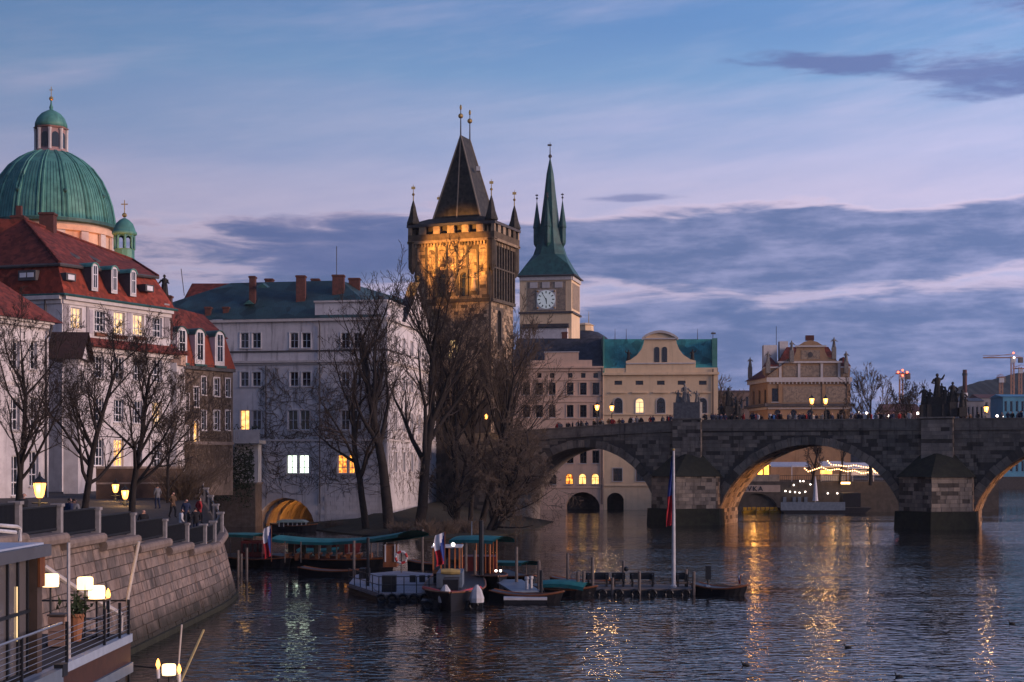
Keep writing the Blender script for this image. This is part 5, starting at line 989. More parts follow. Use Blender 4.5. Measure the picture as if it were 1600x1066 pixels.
for k in range(9): px_ = 1165+k*7; c = V(px_, 800, 262+(k % 3)*.7); c.z = 0; pb = MB().prism([c+Vector(q) for q in ((-.45,-.6,-.1),(-.5,-.7,.35),(0,-.75,.5),(.5,-.7,.35),(.45,-.6,-.1))], (0, 1.9, 0)); pb.box(c.x-.3, c.x+.3, c.y+.5, c.y+.75, .4, .95); solo('pedal_boat', pb, YEL, (c.x, c.y, 0), 'yellow pedal boat in the row moored at the mouth of the terrace tunnel', 'pedal boat', 'row of yellow pedal boats')
# ================================================================ STONE BRIDGE
br = thing('stone_bridge', 'old sandstone arch bridge crossing the river behind the boats', 'bridge', (35, 212, 0))
O_ = Vector((24.4, 213)); D_ = Vector((31, -13)).normalized(); SP = 33.62
fg = Fac(O_-D_*1.05*SP, O_+D_*2.75*SP, 0, 14, br, BRIDGEST); PU = [1.05*SP, 2.05*SP, 3.05*SP]; HWP = 4.55; BW = 9.6
ARCH = [(9.4, PU[0]-HWP, 10.7, 2.0), (PU[0]+HWP, PU[1]-HWP, 10.9, 2.2), (PU[1]+HWP, PU[2]-HWP, 10.9, 2.2)]
TU = [0, 5, 11.8, 25, PU[0], PU[1], 200]; TZ = [12.7, 12.9, 13.3, 14.05, 14.45, 14.25, 14.2]
def top(u): return float(np.interp(u, TU, TZ))
def circ(a):
    h = a[2]-a[3]; s = (a[1]-a[0])/2; Rr = (s*s+h*h)/(2*h); return (a[0]+a[1])/2, a[2]-Rr, Rr
CI = [circ(a) for a in ARCH]
def low(u):
    for a, (uc, zc, Rr) in zip(ARCH, CI):
        if a[0] < u < a[1]: return zc+math.sqrt(max(Rr*Rr-(u-uc)**2, 0))
    return -2.0
us = sorted({0., fg.L, *[x for a in ARCH for x in a[:2]], *[k*.5 for k in range(int(fg.L*2))]}); core = [MB(), MB()]; soff = [MB(), MB(), MB()]; deck = MB()
for a_, b_ in zip(us, us[1:]):
    if b_-a_ < 1e-3: continue
    e_ = 1e-4; la, lb = low(a_+e_), low(b_-e_); ta, tb = top(a_)-.85, top(b_)-.85
    core[0].add([fg.pt(a_,la), fg.pt(b_,lb), fg.pt(b_,tb), fg.pt(a_,ta)], [(0,1,2,3)]); core[1].add([fg.pt(a_,la,-BW), fg.pt(b_,lb,-BW), fg.pt(b_,tb,-BW), fg.pt(a_,ta,-BW)], [(3,2,1,0)])
    if la > 0 or lb > 0: soff[[k for k, a in enumerate(ARCH) if a[0] < (a_+b_)/2 < a[1]][0]].add([fg.pt(a_,la,.1), fg.pt(b_,lb,.1), fg.pt(b_,lb,-BW), fg.pt(a_,la,-BW)], [(0,1,2,3)])
    deck.add([fg.pt(a_,ta,-.5), fg.pt(b_,tb,-.5), fg.pt(b_,tb,-BW+.5), fg.pt(a_,ta,-BW+.5)], [(0,1,2,3)])
for k, a in enumerate(ARCH):
    for u in a[:2]: soff[k].add([fg.pt(u,-2,.1), fg.pt(u,a[3]+.02,.1), fg.pt(u,a[3]+.02,-BW), fg.pt(u,-2,-BW)], [(0,1,2,3)])
VAULTST = pmat('vault_block', (.30, .235, .18), (.17, .135, .105), 1.1, .9, .8, rnd=.7, streak=.4)
VAULT = pmat('vault_stone', (.32, .255, .20), (.2, .16, .125), 1.1, .9, .8, streak=.3, bscale=2.5); part('deck', deck, PAVE, br)
for m_ in core: part('spandrel_wall', m_, BRIDGEBK, br)
for m_ in soff: part('arch_vault', m_, VAULT, br)
rv_ = random.Random(31)
for a, (uc, zc, Rr) in zip(ARCH[1:], CI[1:]):
    vm = MB(); th = math.asin((a[1]-a[0])/2/Rr); kk = 40
    for k in range(kk//2+2):
        n_ = .05+rv_.random()*.4
        t0_, t1_ = -th+2*th*k/kk+.002, -th+2*th*(k+1)/kk-.002; x = -.05
        while x > -BW+.1:
            x1 = max(x-rv_.uniform(.6, 1.5), -BW); dr = rv_.uniform(.02, .09)
            vm.hexa([fg.pt(uc+r*math.sin(t), zc+r*math.cos(t), n) for r in (Rr+.02, Rr-dr) for t, n in ((t0_, x-.015), (t1_, x-.015), (t1_, x1+.015), (t0_, x1+.015))], rv_.random()); x = x1
    zz = .1
    while zz < a[3]:
        x = -.05
        while x > -BW+.1:
            x1 = max(x-rv_.uniform(.6, 1.5), -BW); vm.hexa([fg.pt(a[0]+e, z_, n) for z_ in (zz, min(zz+.5, a[3])) for e, n in ((-.02, x-.015), (rv_.uniform(.02, .09), x-.015), (rv_.uniform(.02, .09), x1+.015), (-.02, x1+.015))], rv_.random()); x = x1
        zz += .52
    part('vault_stones', vm, VAULTST, br, kind='stuff')
for n0_, n1_, nm in ((-.5, .08, 'parapet'), (-BW-.08, -BW+.5, 'parapet')):
    pm = MB()
    for a_, b_ in zip(TU, TU[1:]):
        b_ = min(b_, fg.L)
        if a_ >= fg.L: break
        for z0_, z1_, e_ in ((-1.2, -.16, 0), (-.155, 0, .08)): pm.hexa([fg.pt(u, top(u)+z_, n) for z_ in (z0_, z1_) for u, n in ((a_, n1_+e_), (b_, n1_+e_), (b_, n0_-e_), (a_, n0_-e_))])
    part(nm, pm, BRIDGEST, br)
sc_ = MB()
for a_, b_ in zip(TU, TU[1:]):
    b_ = min(b_, fg.L); sc_.hexa([fg.pt(u, top(u)+z_, n) for z_ in (-1.55, -1.22) for u, n in ((a_, .22), (b_, .22), (b_, -.05), (a_, -.05))])
part('string_course', sc_, BRIDGEST, br)
for a, (uc, zc, Rr) in zip(ARCH, CI):        # voussoirs
    th = math.asin((a[1]-a[0])/2/Rr); n_ = 36
    for k in range(n_):
        t0_, t1_ = -th+2*th*k/n_+.002, -th+2*th*(k+1)/n_-.002; ro = Rr+1.05+(.12 if k % 3 == 0 else 0)
        q = [(Rr+.01, t0_), (Rr+.01, t1_), (ro, t1_), (ro, t0_)]; part('voussoir', MB().prism([fg.pt(uc+r*math.sin(t), zc+r*math.cos(t), -.1) for r, t in q], fg.n.to_3d()*(.24+.05*((k*7) % 3))), BRIDGEST, br)
r_ = random.Random(21); sm = MB(); cnt = 0; zz = .2; CH = .52; lst = []
while zz < 14.4:
    x = 3+r_.random()
    while x < fg.L:
        w_ = r_.uniform(.6, 1.7); x1 = x+w_; uc_ = (x+x1)/2
        hi = min(top(x), top(x1))-1.58; z1_ = min(zz+CH, hi)
        ok = z1_-zz > .2 and not any(abs(uc_-p) < HWP-.2 and zz < 7.2 for p in PU)
        for a, (uc, zc, Rr) in zip(ARCH, CI):
            if a[0]-1.2 < uc_ < a[1]+1.2:
                for uu in (x, x1):
                    for z_ in (zz, z1_):
                        if math.hypot(uu-uc, z_-zc) < Rr+1.1 and not (z_ < a[3] and not a[0]-.05 < uu < a[1]+.05): ok = False
                if a[0]-.05 < uc_ < a[1]+.05 and zz < a[3]: ok = False
        if ok: lst.append((x, x1, zz, z1_))
        x = x1
    zz += CH
for s in lst:
    p_ = fg.pt(s[0], s[2]); big = CX+F*p_.x/p_.y; pr_ = r_.uniform(.02, .10)
    if cnt < 180 and 1095 < big < 1440 or cnt < 180 and big > 1500: part('stone', fg.fb(MB(), s[0]+.012, s[1]-.012, s[2]+.012, s[3]-.012, -.02, pr_), BRIDGEST, br); cnt += 1
    else: fg.fb(sm, s[0]+.012, s[1]-.012, s[2]+.012, s[3]-.012, -.02, pr_, r_.random())
part('spandrel_stones', sm, BRIDGEST, br, kind='stuff')
# piers: cutwater, mossy hip roof, plinth, pilaster
for ip, pu in enumerate(PU):
    plan = [(-HWP, 0), (-HWP, 2.2), (0, 5.8), (HWP, 2.2), (HWP, 0)]
    def PL(s, z, add=0): return [fg.pt(pu+(a*s), z, b*s+add if b else -.3) for a, b in plan]
    b0_ = PL(.985, -2); part('pier_core', MB().add(PL(.985, -2)+PL(.97, 6.6), [(0,1,6,5), (1,2,7,6), (2,3,8,7), (3,4,9,8), (5,6,7,8,9)]), BRIDGEBK, br)
    st_ = MB()
    for (a, b) in ((0, 1), (1, 2), (2, 3), (3, 4)):
        p_, q_ = Vector(plan[a]), Vector(plan[b]); L_ = (q_-p_).length; zz = 2.25
        while zz < 6.5:
            x = 0.
            while x < L_-.05:
                x1 = min(x+r_.uniform(.6, 1.5), L_); t0_, t1_ = (x+.012)/L_, (x1-.012)/L_; nr = Vector((-(q_-p_).y, (q_-p_).x)).normalized(); nr = nr if nr.dot((p_+q_)/2-Vector((0, 1))) > 0 else -nr
                e_ = r_.uniform(.0, .07); A_ = p_.lerp(q_, t0_); B_ = p_.lerp(q_, t1_)
                me_ = MB() if ip < 2 and a in (1, 2) else st_
                me_.hexa([fg.pt(pu+w2.x, z_, w2.y) for z_ in (zz+.012, zz+.5) for w2 in (A_-nr*.1, B_-nr*.1, B_+nr*e_, A_+nr*e_)], r_.random() if me_ is st_ else 0.)
                if me_ is not st_: part('pier_stone', me_, PIERST, br)
                x = x1
            zz += .515
    part('pier_stones', st_, PIERST, br, kind='stuff')
    pb_, pt_ = PL(1.16, -2), PL(1.12, 2.2); part('pier_plinth', MB().add([q+Vector((0,0,0)) for q in pb_]+pt_, [(0,1,6,5), (1,2,7,6), (2,3,8,7), (3,4,9,8), (5,6,7,8,9)]), MOSS, br)
    ea = PL(1.08, 6.65); ap = [fg.pt(pu-2.2, 9.5, .05), fg.pt(pu, 9.7, .9), fg.pt(pu+2.2, 9.5, .05)]
    part('pier_roof', MB().add(ea+ap, [(0,1,5), (1,2,6,5), (2,3,7,6), (3,4,7), (0,5,6,7,4), (4,3,2,1,0)]), MOSS, br)
    pm = MB(); zz = 9.0; w_ = 2.0; tz_ = top(pu)
    part('pilaster', fg.fb(MB(), pu-w_, pu+w_, 8.6, tz_-.02, -.4, .75), BRIDGEBK, br)
    ps = MB()
    while zz < tz_-.3:
        x = -w_
        while x < w_-.05:
            x1 = min(x+r_.uniform(.7, 1.5), w_); fg.fb(ps, pu+x+.01, pu+x1-.01, zz+.01, min(zz+.5, tz_-.05), .7, .78+r_.random()*.05, r_.random()); x = x1
        fg.fb(ps, pu+w_-.01, pu+w_+.04, zz+.01, min(zz+.5, tz_-.05), .05, .7, r_.random())
        zz += .51
    part('pilaster_stones', ps, PIERST, br, kind='stuff')
    part('pilaster_cap', fg.fb(MB(), pu-w_-.15, pu+w_+.15, tz_+.003, tz_+.2, -.6, .95), PIERST, br)
for i_, u in ((0, PU[0]+HWP+.6), (1, PU[1]+HWP+.6)):
    c = fg.pt(ARCH[i_+1][1]-.5, 2.25, -5.0); floodlight('floodlight on the pier footing shining up the vault of the %s arch' % ('middle', 'right-hand')[i_], c, fg.pt(u-.6, 2.6, -6.5), (17000, 15000)[i_], (1, .42, .10), 42)
# statue groups on the piers
def statues(label, mat, items):
    c = items[0][0]; th = thing('statue_group', label, 'statue', c, 'statues on the bridge')
    for k, (p, h, s, ba) in enumerate(items):
        m_ = MB(); figure(m_, p+Vector((0, 0, ba)), h, s, .35); figure(m_, p+Vector((.35*h/2, -.1, ba-.05)), h*.6, s+50, .2); part('figure', m_, mat, th, smooth=False)
        if ba > .05: part('pedestal', MB().box(p.x-.5, p.x+.5, p.y-.5, p.y+.5, p.z, p.z+ba-.02), GREYST if mat is GREYST else BRONZE, th)
tp = top(PU[0])+.21
pd_ = fg.fb(MB(), PU[0]-1.9, PU[0]+1.9, tp+.005, tp+2.2, -.5, .7); th_ = solo('statue_plinth', pd_, GREYST, fg.pt(PU[0], tp, 0), 'pale stone plinth on the parapet above the left pier', 'plinth')
statues('grey stone saints above the left pier of the bridge', GREYST, [(fg.pt(PU[0]-.4, tp+2.21, .1), 2.6, 4, 0.), (fg.pt(PU[0]-1.4, tp+2.21, .1), 1.7, 8, 0.), (fg.pt(PU[0]+1.3, tp+2.21, .1), 1.6, 9, 0.)])
tf = fg.pt(PU[0]+3.3, top(PU[0])+.02, -BW+.3); statues('dark stone group on the far parapet beyond the left pier', BRONZE, [(tf, 2.6, 14, 2.2), (tf+Vector((1.2, -.4, 0)), 2.2, 15, .9), (tf+Vector((-1.0, .4, 0)), 2.0, 19, .5), (tf+Vector((.5, -.3, 0)), 2.0, 23, .3)])
tp = top(PU[1])+.21; b_ = fg.pt(PU[1], tp, .1); pd_ = fg.fb(MB(), PU[1]-1.1, PU[1]+1.1, tp+.005, tp+2.6, -.5, .6); solo('statue_plinth', pd_, BRONZE, b_, 'dark stone plinth on the parapet above the right pier', 'plinth')
statues('black silhouetted statue group with a tall crowned figure above the right pier', BRONZE, [(b_+Vector((0, 0, 2.61)), 3.0, 31, 0.), (b_+Vector((-1.6, .5, 0)), 2.4, 32, 1.6), (b_+Vector((1.8, -.6, 0)), 2.6, 33, 1.9), (b_+Vector((2.9, -1.1, 0)), 2.3, 34, 1.2), (b_+Vector((-.9, .3, 0)), 2.0, 36, 1.6), (b_+Vector((.9, -.3, 0)), 2.2, 38, 1.7)])
# ---------------------------------------------------------------- street lamps
def street_lamp(label, p, h, energy, group, s=1.0):
    th = thing('street_lamp', label, 'street lamp', p, group); p = Vector(p)
    part('post', MB().lathe([(.16*s, 0), (.17*s, .3), (.08*s, .6), (.06*s, h*.6), (.05*s, h)], p, 8), IRON, th)
    l_ = part('lantern', MB().lathe([(.10*s, 0), (.17*s, .12*s), (.24*s, .5*s), (.23*s, .55*s)], p+Vector((0, 0, h)), 6), BULB, th)
    part('lantern_cap', MB().lathe([(.3*s, 0), (.2*s, .12*s), (.06*s, .25*s), (.02*s, .42*s)], p+Vector((0, 0, h+.56*s)), 6), IRON, th)
    for k in range(6):
        a = k*math.pi/3; part('lantern_bar', MB().tube([p+Vector((.175*s*math.cos(a), .175*s*math.sin(a), h+.1*s)), p+Vector((.25*s*math.cos(a), .25*s*math.sin(a), h+.56*s))], .012*s, 4), IRON, l_)
    part('cross_bar', MB().tube([p+Vector((-.3*s, 0, h-.25)), p+Vector((.3*s, 0, h-.25))], .025*s, 5), IRON, th)
    lamp('lamp_glow', p+Vector((0, -.4*s, h+.3*s)), energy, (1, .58, .22), .2, parent=th)
def on_deck(px, n): 
    u = fg.u(px); 
    for _ in range(6):
        q = fg.pt(u, 0, n); u += ((px-CX)/F*q.y-q.x)/fg.d.x
    return fg.pt(u, top(u)-.85, n)
for px, py, n, lb in ((933, 638, -.9, 'lit lantern post on the bridge left of its pair before the rose house'), (956, 639, -BW+.9, 'lit lantern post on the bridge before the cream house'), (1268.5, 628, -.9, 'lit lantern post left of the pair in front of the museum'), (1290, 628, -BW+.9, 'lit lantern post right of the pair in front of the museum'), (1541, 641, -BW+.8, 'white lit lantern post at the right end of the bridge')):
    p = on_deck(px, n); street_lamp(lb, p, Z(py, p.y)-p.z-.3, 160, 'lamps on the bridge', 1.35)
# ================================================================ BOATS AND PONTOONS
def hull(root, a, b, w, h, mat, name='hull', bow=1.2, draft=.35, sheer=.25):
    """a, b: waterline ends (x, y); bow at b"""
    a, b = Vector((*a, 0)), Vector((*b, 0)); d = (b-a).normalized(); n = Vector((d.y, -d.x, 0)); L = (b-a).length; N = 12; vs = []; fs = []
    for i in range(N+1):
        t = i/N; x = t*L; k = math.sin(math.pi*min(1, .28+t*.42)) if t < .5 else max(.02, 1-((t-.5)/.5)**2.4); sz = h+sheer*(2*t-1)**2
        c = a+d*x
        vs += [c+n*w*.36*k+Vector((0,0,-draft)), c+n*w*.5*k+d*(bow*.3*t)+Vector((0,0,sz)), c-n*w*.5*k+d*(bow*.3*t)+Vector((0,0,sz)), c-n*w*.36*k+Vector((0,0,-draft))]
    for i in range(N): fs += [(i*4+j, (i+1)*4+j, (i+1)*4+j+1, i*4+j+1) for j in range(3)]
    fs += [(0,1,2,3), (N*4+3, N*4+2, N*4+1, N*4)]
    o = part(name, MB().add(vs, fs), mat, root)
    gw = MB(); gw.tube([vs[i*4+1] for i in range(N+1)], .06, 5); gw.tube([vs[i*4+2] for i in range(N+1)], .06, 5); part('gunwale', gw, WOODB, o); return o
def canopy(root, a, b, w, z, sag=.15, arch=.25, mat=None, name='canopy'):
    a, b = Vector(a), Vector(b); d = (b-a).normalized(); n = Vector((d.y, -d.x, 0)).normalized(); N, M = 14, 6; vs, fs = [], []
    for i in range(N+1):
        t = i/N; c = a.lerp(b, t)+Vector((0, 0, -sag*math.sin(math.pi*t)))
        for j in range(M+1): s = j/M*2-1; vs.append(c+n*w*.5*s+Vector((0, 0, arch*(1-s*s))))
    for i in range(N): fs += [(i*(M+1)+j, (i+1)*(M+1)+j, (i+1)*(M+1)+j+1, i*(M+1)+j+1) for j in range(M)]
    mb = MB().add(vs, fs); mb.add([v-Vector((0, 0, .1)) for v in vs], [f[::-1] for f in fs])
    for s in (0, M): 
        for i in range(N): mb.add([vs[i*(M+1)+s], vs[(i+1)*(M+1)+s], vs[(i+1)*(M+1)+s]-Vector((0,0,.22)), vs[i*(M+1)+s]-Vector((0,0,.22))], [(0,1,2,3)])
    return part(name, mb, mat or TEAL, root)
def posts(root, pts, z0, z1, r=.05, mat=None):
    for x, y in pts: part('post', MB().tube([(x, y, z0), (x, y, z1)], r, 6), mat or WOODB, root)
def flag(label, base, h, wd, ht, hang=True, loc='', tilt=(0, 0)):
    base = Vector(base); th = thing('flag', label, 'flag', base, 'tricolour flags'); top_ = base+Vector((tilt[0], tilt[1], h)); part('staff', MB().tube([base, top_], .03, 5), WOODB, th)
    N = 10
    def col_(u, v): # hanging cloth in folds
        return top_+Vector((-.03-wd*u*(1+.15*math.sin(v*6)), .12*math.sin(u*9+v*3)*(.3+v), -.05-ht*v-.35*u*ht*.3))
    for nm, m_, f0, f1, tri in (('white_band', WHITEC, 0, .5, 0), ('red_band', REDC, .5, 1, 0), ('blue_wedge', BLUEP, 0, 1, 1)):
        mb = MB()
        for i in range(N):
            for j in range(N):
                v0, v1 = f0+(f1-f0)*j/N, f0+(f1-f0)*(j+1)/N; u0_, u1_ = i/N, (i+1)/N
                if tri:
                    u0_, u1_ = u0_*.5, u1_*.5
                    if abs((v0+v1)/2-.5)*2+(u0_+u1_) > 1.0: continue
                mb.add([col_(u, v)+Vector((0, -.012*(1 if tri else 0), 0)) for u, v in ((u0_, v0), (u1_, v0), (u1_, v1), (u0_, v1))], [(0,1,2,3)])
        part(nm, mb, m_, th)
    return th
def pw(px, Y): return (X(px, Y), Y)
# cabin boat in the tunnel mouth
cbn = thing('cabin_boat', 'small glazed cabin boat with white roof in front of the tunnel mouth', 'boat', (X(458, 190), 190, 0))
hull(cbn, pw(428, 191), pw(492, 189), 2.6, .7, HULL); part('cabin', MB().box(X(436, 190), X(478, 190), 189, 191.2, .6, Z(815, 190)), GLASS, cbn)
for k in range(7): x = X(436+k*7, 188.9); part('mullion', MB().box(x-.05, x+.05, 188.92, 189.0, .6, Z(815, 190)), PAINTW, cbn)
part('roof', MB().prism([(X(433, 190), 188.7, Z(816, 190)), (X(438, 190), 188.7, Z(812.5, 190)), (X(474, 190), 188.7, Z(812.5, 190)), (X(481, 190), 188.7, Z(816, 190))], (0, 2.8, 0)), pmat('pale_green_roof', (.28, .36, .32), (.2, .27, .25), 2, .6), cbn)
# long passenger boat with teal canopy
b1 = thing('canopy_boat', 'long dark passenger boat under the longest teal canopy', 'boat', (X(530, 124), 124, 0))
hull(b1, pw(425, 125), pw(612, 120), 3.2, .75, HULL); part('stripe', MB().prism([(X(432, 123), 123.2, .55), (X(540, 122), 121.6, .55), (X(540, 122), 121.6, .8), (X(432, 123), 123.2, .8)], (0, -.06, 0)), HULLR, b1)
a, b = V(437, 841, 124), V(540, 846, 122); c = V(646, 834, 116); canopy(b1, a, b, 3.0, 0, .1); canopy(b1, b, c, 3.0, 0, .12, name='canopy')
posts(b1, [pw(x, 121.5) for x in (445, 470, 498, 526, 553, 580, 604)], .5, 2.15, .05, POLEW); posts(b1, [pw(x, 124.5) for x in (460, 500, 545, 590)], .5, 2.15, .05, POLEW)
part('cabin', MB().box(X(601, 116), X(622, 116), 114.5, 117, .6, 2.2), WOODB, b1); 
for px in (601, 616, 621): part('cabin_post', MB().box(X(px, 114.4), X(px+2, 114.4), 114.42, 114.5, 1.0, 2.3), PAINTW, b1)
for k in range(5): x, y = pw(452+k*18, 123); part('bench', MB().box(x-.5, x+.5, y-.5, y+.5, .6, .95), WOODB, b1)
b2 = thing('canopy_boat', 'second smaller boat with a low teal canopy tucked behind the long boat', 'boat', (X(505, 150), 150, 0)); hull(b2, pw(465, 150), pw(560, 147), 2.4, .6, HULLR); canopy(b2, V(472, 859, 149), V(536, 858, 147), 2.2, 0, .05); posts(b2, [pw(x, 148) for x in (478, 500, 530)], .4, Z(858, 148), .04, POLEW)
b3 = thing('canopy_boat', 'moored boat with short sagging teal canopy beside the embankment wall', 'boat', (X(395, 128), 128, 0)); hull(b3, pw(352, 127), pw(450, 122), 2.8, .65, HULL); canopy(b3, V(352, 835, 129), V(414, 836, 126), 2.6, 0, -.05, .12); posts(b3, [pw(x, 127) for x in (360, 378, 396, 412)], .5, Z(836, 127), .05, POLEW)
part('cabin', MB().box(X(378, 126), X(410, 126), 125.5, 127.5, .5, 2.0), HULLR, b3); 
for px in (384, 390): part('stern_light', MB().ball(V(px, 876, 124), .07, 6), REDL, b3)
flag('furled tricolour flag at the stern between the canopy boats', (X(424, 121), 121, .6), 2.9, .55, 2.4)
for px, Y in ((385.5, 108), (372, 112), (377, 118)): solo('mooring_pole', MB().tube([(X(px, Y), Y, -1), (X(px, Y), Y, 2.4-(Y-108)*.1)], .1, 7), POLEW, (X(px, Y), Y, 0), {108: 'tall mooring pole nearest the end of the embankment wall', 112: 'mooring pole just left of the tall one by the wall end', 118: 'mooring pole between the wall end and the short-canopy boat'}[Y], 'pole', 'mooring poles')
# deck pontoon with pale deck
p1 = thing('deck_pontoon', 'floating pontoon with pale deck, railing and black hull', 'pontoon', (X(615, 98), 98, 0))
dk = [(X(545, 100), 100), (X(592, 92.5), 92.5), (X(690, 92.5), 92.5), (X(700, 108), 108), (X(622, 112), 112), (X(556, 108), 108)]
part('float', MB().prism([(x, y, -.4) for x, y in dk], (0, 0, .78)), HULL, p1); part('deck', MB().prism([(x*.999, y, .39) for x, y in dk], (0, 0, .12)), DECKP, p1); part('fender_rail', MB().tube([(x, y, .3) for x, y in dk], .12, 6), POLEW, p1)
for i in range(3):
    a, b = Vector((*dk[i], .5)), Vector((*dk[i+1], .5)); n_ = 5
    for k in range(n_+1): q = a.lerp(b, k/n_); part('rail_post', MB().tube([q, q+Vector((0,0,1.0))], .03, 5), IRON, p1)
    for z_ in (.5, 1.0): part('rail', MB().tube([a+Vector((0,0,z_)), b+Vector((0,0,z_))], .025, 5), IRON, p1)
bx = solo('equipment_cabinet', MB().box(X(596, 93), X(618, 93), 93.2, 94.0, .515, 1.5), IRON, (X(607, 93), 93.5, .5), 'black equipment cabinet on the pontoon railing', 'cabinet')
lr = thing('life_ring', 'red and white life ring hanging beside the wooden cabin', 'life ring', V(627, 871, 110)); c = V(627, 871, 110)
for k in range(8): pts = [c+Vector((.4*math.cos(k*.7854+q*.2618), 0, .4*math.sin(k*.7854+q*.2618))) for q in range(4)]; part('segment', MB().tube(pts, .1, 6), (REDP, PAINTW)[k % 2], lr)
part('stand', MB().tube([c+Vector((0, .12, .3)), c+Vector((0, .12, -1.2))], .05, 5), POLEW, lr)
# tug with A-shaped white fenders
tg = thing('work_tug', 'small work tug with timber wheelhouse and red-edged bow', 'boat', (X(705, 90), 90, 0))
hull(tg, (X(716, 103), 103), (X(704, 86), 86), 3.8, .85, HULL, bow=.8); part('bow_band', MB().tube([(X(662, 91), 91, .95), (X(690, 87.5), 87.5, .95), (X(718, 87.5), 87.5, .95), (X(750, 91), 91, .95)], .12, 6), REDP, tg); part('push_bow', MB().box(X(658, 88), X(754, 88), 88, 89.5, -.2, .45), HULL, tg)
part('deck_house', MB().box(X(682, 92), X(722, 92), 92, 96, .8, 1.75), PAINTB, tg)
wh = part('wheelhouse', MB().box(X(677, 96), X(719, 96), 96, 98.4, .8, Z(856, 96)), GLASS, tg)
for px in (677, 689, 702, 711, 718): part('frame_post', MB().box(X(px-1.2, 95.9), X(px+1.2, 95.9), 95.9, 96.0, 1.6, Z(856, 96)), WOODO, wh)
part('frame_rail', MB().box(X(676, 95.9), X(720, 95.9), 95.88, 95.99, 1.45, 1.65), WOODO, wh); part('roof', MB().box(X(674, 96), X(722, 96), 95.7, 98.7, Z(856, 96)+.005, Z(854, 96)), PAINTW, tg)
part('hatch', MB().box(X(692, 89.5), X(716, 89.5), 89.5, 91.5, .8, 1.55), HULL, tg)
for px in (680, 708): part('search_light', MB().ball(V(px, 851, 96.5), .12, 6), WHL, tg)
part('tarp_roll', MB().tube([V(689, 893, 91.5), V(705, 893.5, 91.5), V(719, 894, 91.5)], [.15, .2, .15], 8), TARP, tg)
for px in (696, 745):
    c = V(px, 929, 87.5); c.z = .4; part('fender', MB().lathe([(.4, 0), (.42, .25), (.28, .7), (.08, 1.0)], c, 8), PAINTW, tg)
flag('tricolour flag hanging on the mast of the work tug', (X(695, 93), 93, .8), 3.4, .55, 1.9)
# boats right of the tug
b6 = thing('canopy_boat', 'wooden cabin boat with teal roof and orange-lit posts behind the tug', 'boat', (X(750, 104), 104, 0)); hull(b6, pw(725, 112), pw(778, 98), 3.0, .9, HULL); canopy(b6, V(719, 843, 105), V(787, 844, 103), 2.6, 0, -.05, .25)
posts(b6, [pw(x, 103.5) for x in (722, 744, 766, 776)], .7, Z(843, 104), .05, WOODO); part('cabin', MB().box(X(723, 105), X(775, 105), 104.2, 106.5, .7, 2.0), HULLR, b6); part('mast', MB().tube([V(737, 840, 105), V(737, 815, 105)], .04, 5), PAINTB, b6)  # orange lamplight on canopy and window posts is put into their wood colour
for px in (758, 764, 770): part('window_post', MB().box(X(px, 104), X(px+1.5, 104), 104.0, 104.18, .9, Z(847, 104)), WOODO, b6)
for px in (775, 782): part('deck_lamp', MB().ball(V(px, 892, 101), .08, 6), WHL, b6)
b7 = thing('canopy_boat', 'small boat with flat teal sunshade between mooring poles', 'boat', (X(803, 106), 106, 0)); hull(b7, pw(780, 108), pw(830, 103), 2.2, .6, HULL); canopy(b7, V(780, 878, 106), V(828, 879, 104), 1.7, 0, 0, .1); posts(b7, [pw(x, 105) for x in (785, 822)], .4, Z(879, 105), .04, POLEW)
jt = thing('landing_stage', 'low white-edged landing stage in front of the small sunshade boat', 'jetty', (X(820, 92), 92, 0)); part('float', MB().box(X(788, 91), X(853, 91), 91, 94.5, -.3, .22), HULL, jt); part('deck', MB().box(X(787, 90.9), X(855, 90.9), 90.9, 94.6, .225, .36), PAINTW, jt)
part('gangway', MB().prism([(X(770, 99), 99, .75), (X(800, 94), 94, .4), (X(845, 94.5), 94.5, .4), (X(815, 99), 99, .75)], (0, 0, .1)), PAINTB, jt)
for px, dy_ in ((823, 0), (830, .5)): part('bollard', MB().lathe([(.1, 0), (.1, .75), (.15, .8), (.13, .95)], (X(px, 95), 95+dy_, .37), 8), PAINTW, jt)
b8 = thing('covered_boat', 'low boat under a teal tarpaulin cover beside the flagpole pontoon', 'boat', (X(870, 98), 98, 0)); hull(b8, pw(832, 98.5), pw(925, 97), 2.0, .35, HULL); canopy(b8, V(848, 912, 98), V(918, 916, 97), 1.9, 0, -.12, .22, name='tarpaulin')
# flagpole pontoon
p2 = thing('flag_pontoon', 'long low dark pontoon with benches carrying the tall flagpole', 'pontoon', (X(1000, 98), 98, 0)); x0, x1 = X(903, 97), X(1086, 97)
part('float', MB().box(x0, x1, 97, 100.5, -.3, .3), HULL, p2); part('deck', MB().box(x0-.03, x1+.03, 96.96, 100.54, .303, .4), POLEW, p2)
for k, (a, b) in enumerate(((916, 952), (957, 978), (985, 1024), (1056, 1078))): bn = part('bench', MB().box(X(a, 98.4), X(b, 98.4), 98.5, 99.0, .62, .72), POLEW, p2); part('backrest', MB().box(X(a, 98.4), X(b, 98.4), 99.02, 99.08, .85, 1.28), IRON, bn); part('bench_leg', MB().box(X(a, 98.4)+.1, X(a, 98.4)+.2, 98.5, 99.1, .41, 1.2), IRON, bn); part('bench_leg', MB().box(X(b, 98.4)-.2, X(b, 98.4)-.1, 98.5, 99.1, .41, 1.2), IRON, bn)
solo('ball_buoy', MB().ball(V(978.5, 889, 99), .17, 8), IRON, (X(978.5, 99), 99, 1.37), 'black ball fender on top of the pontoon benches', 'buoy')
fp = thing('flagpole', 'tall white flagpole with limp tricolour flag on the dark pontoon', 'flagpole', (X(1052.5, 98), 98, .4)); x = X(1052.5, 98)
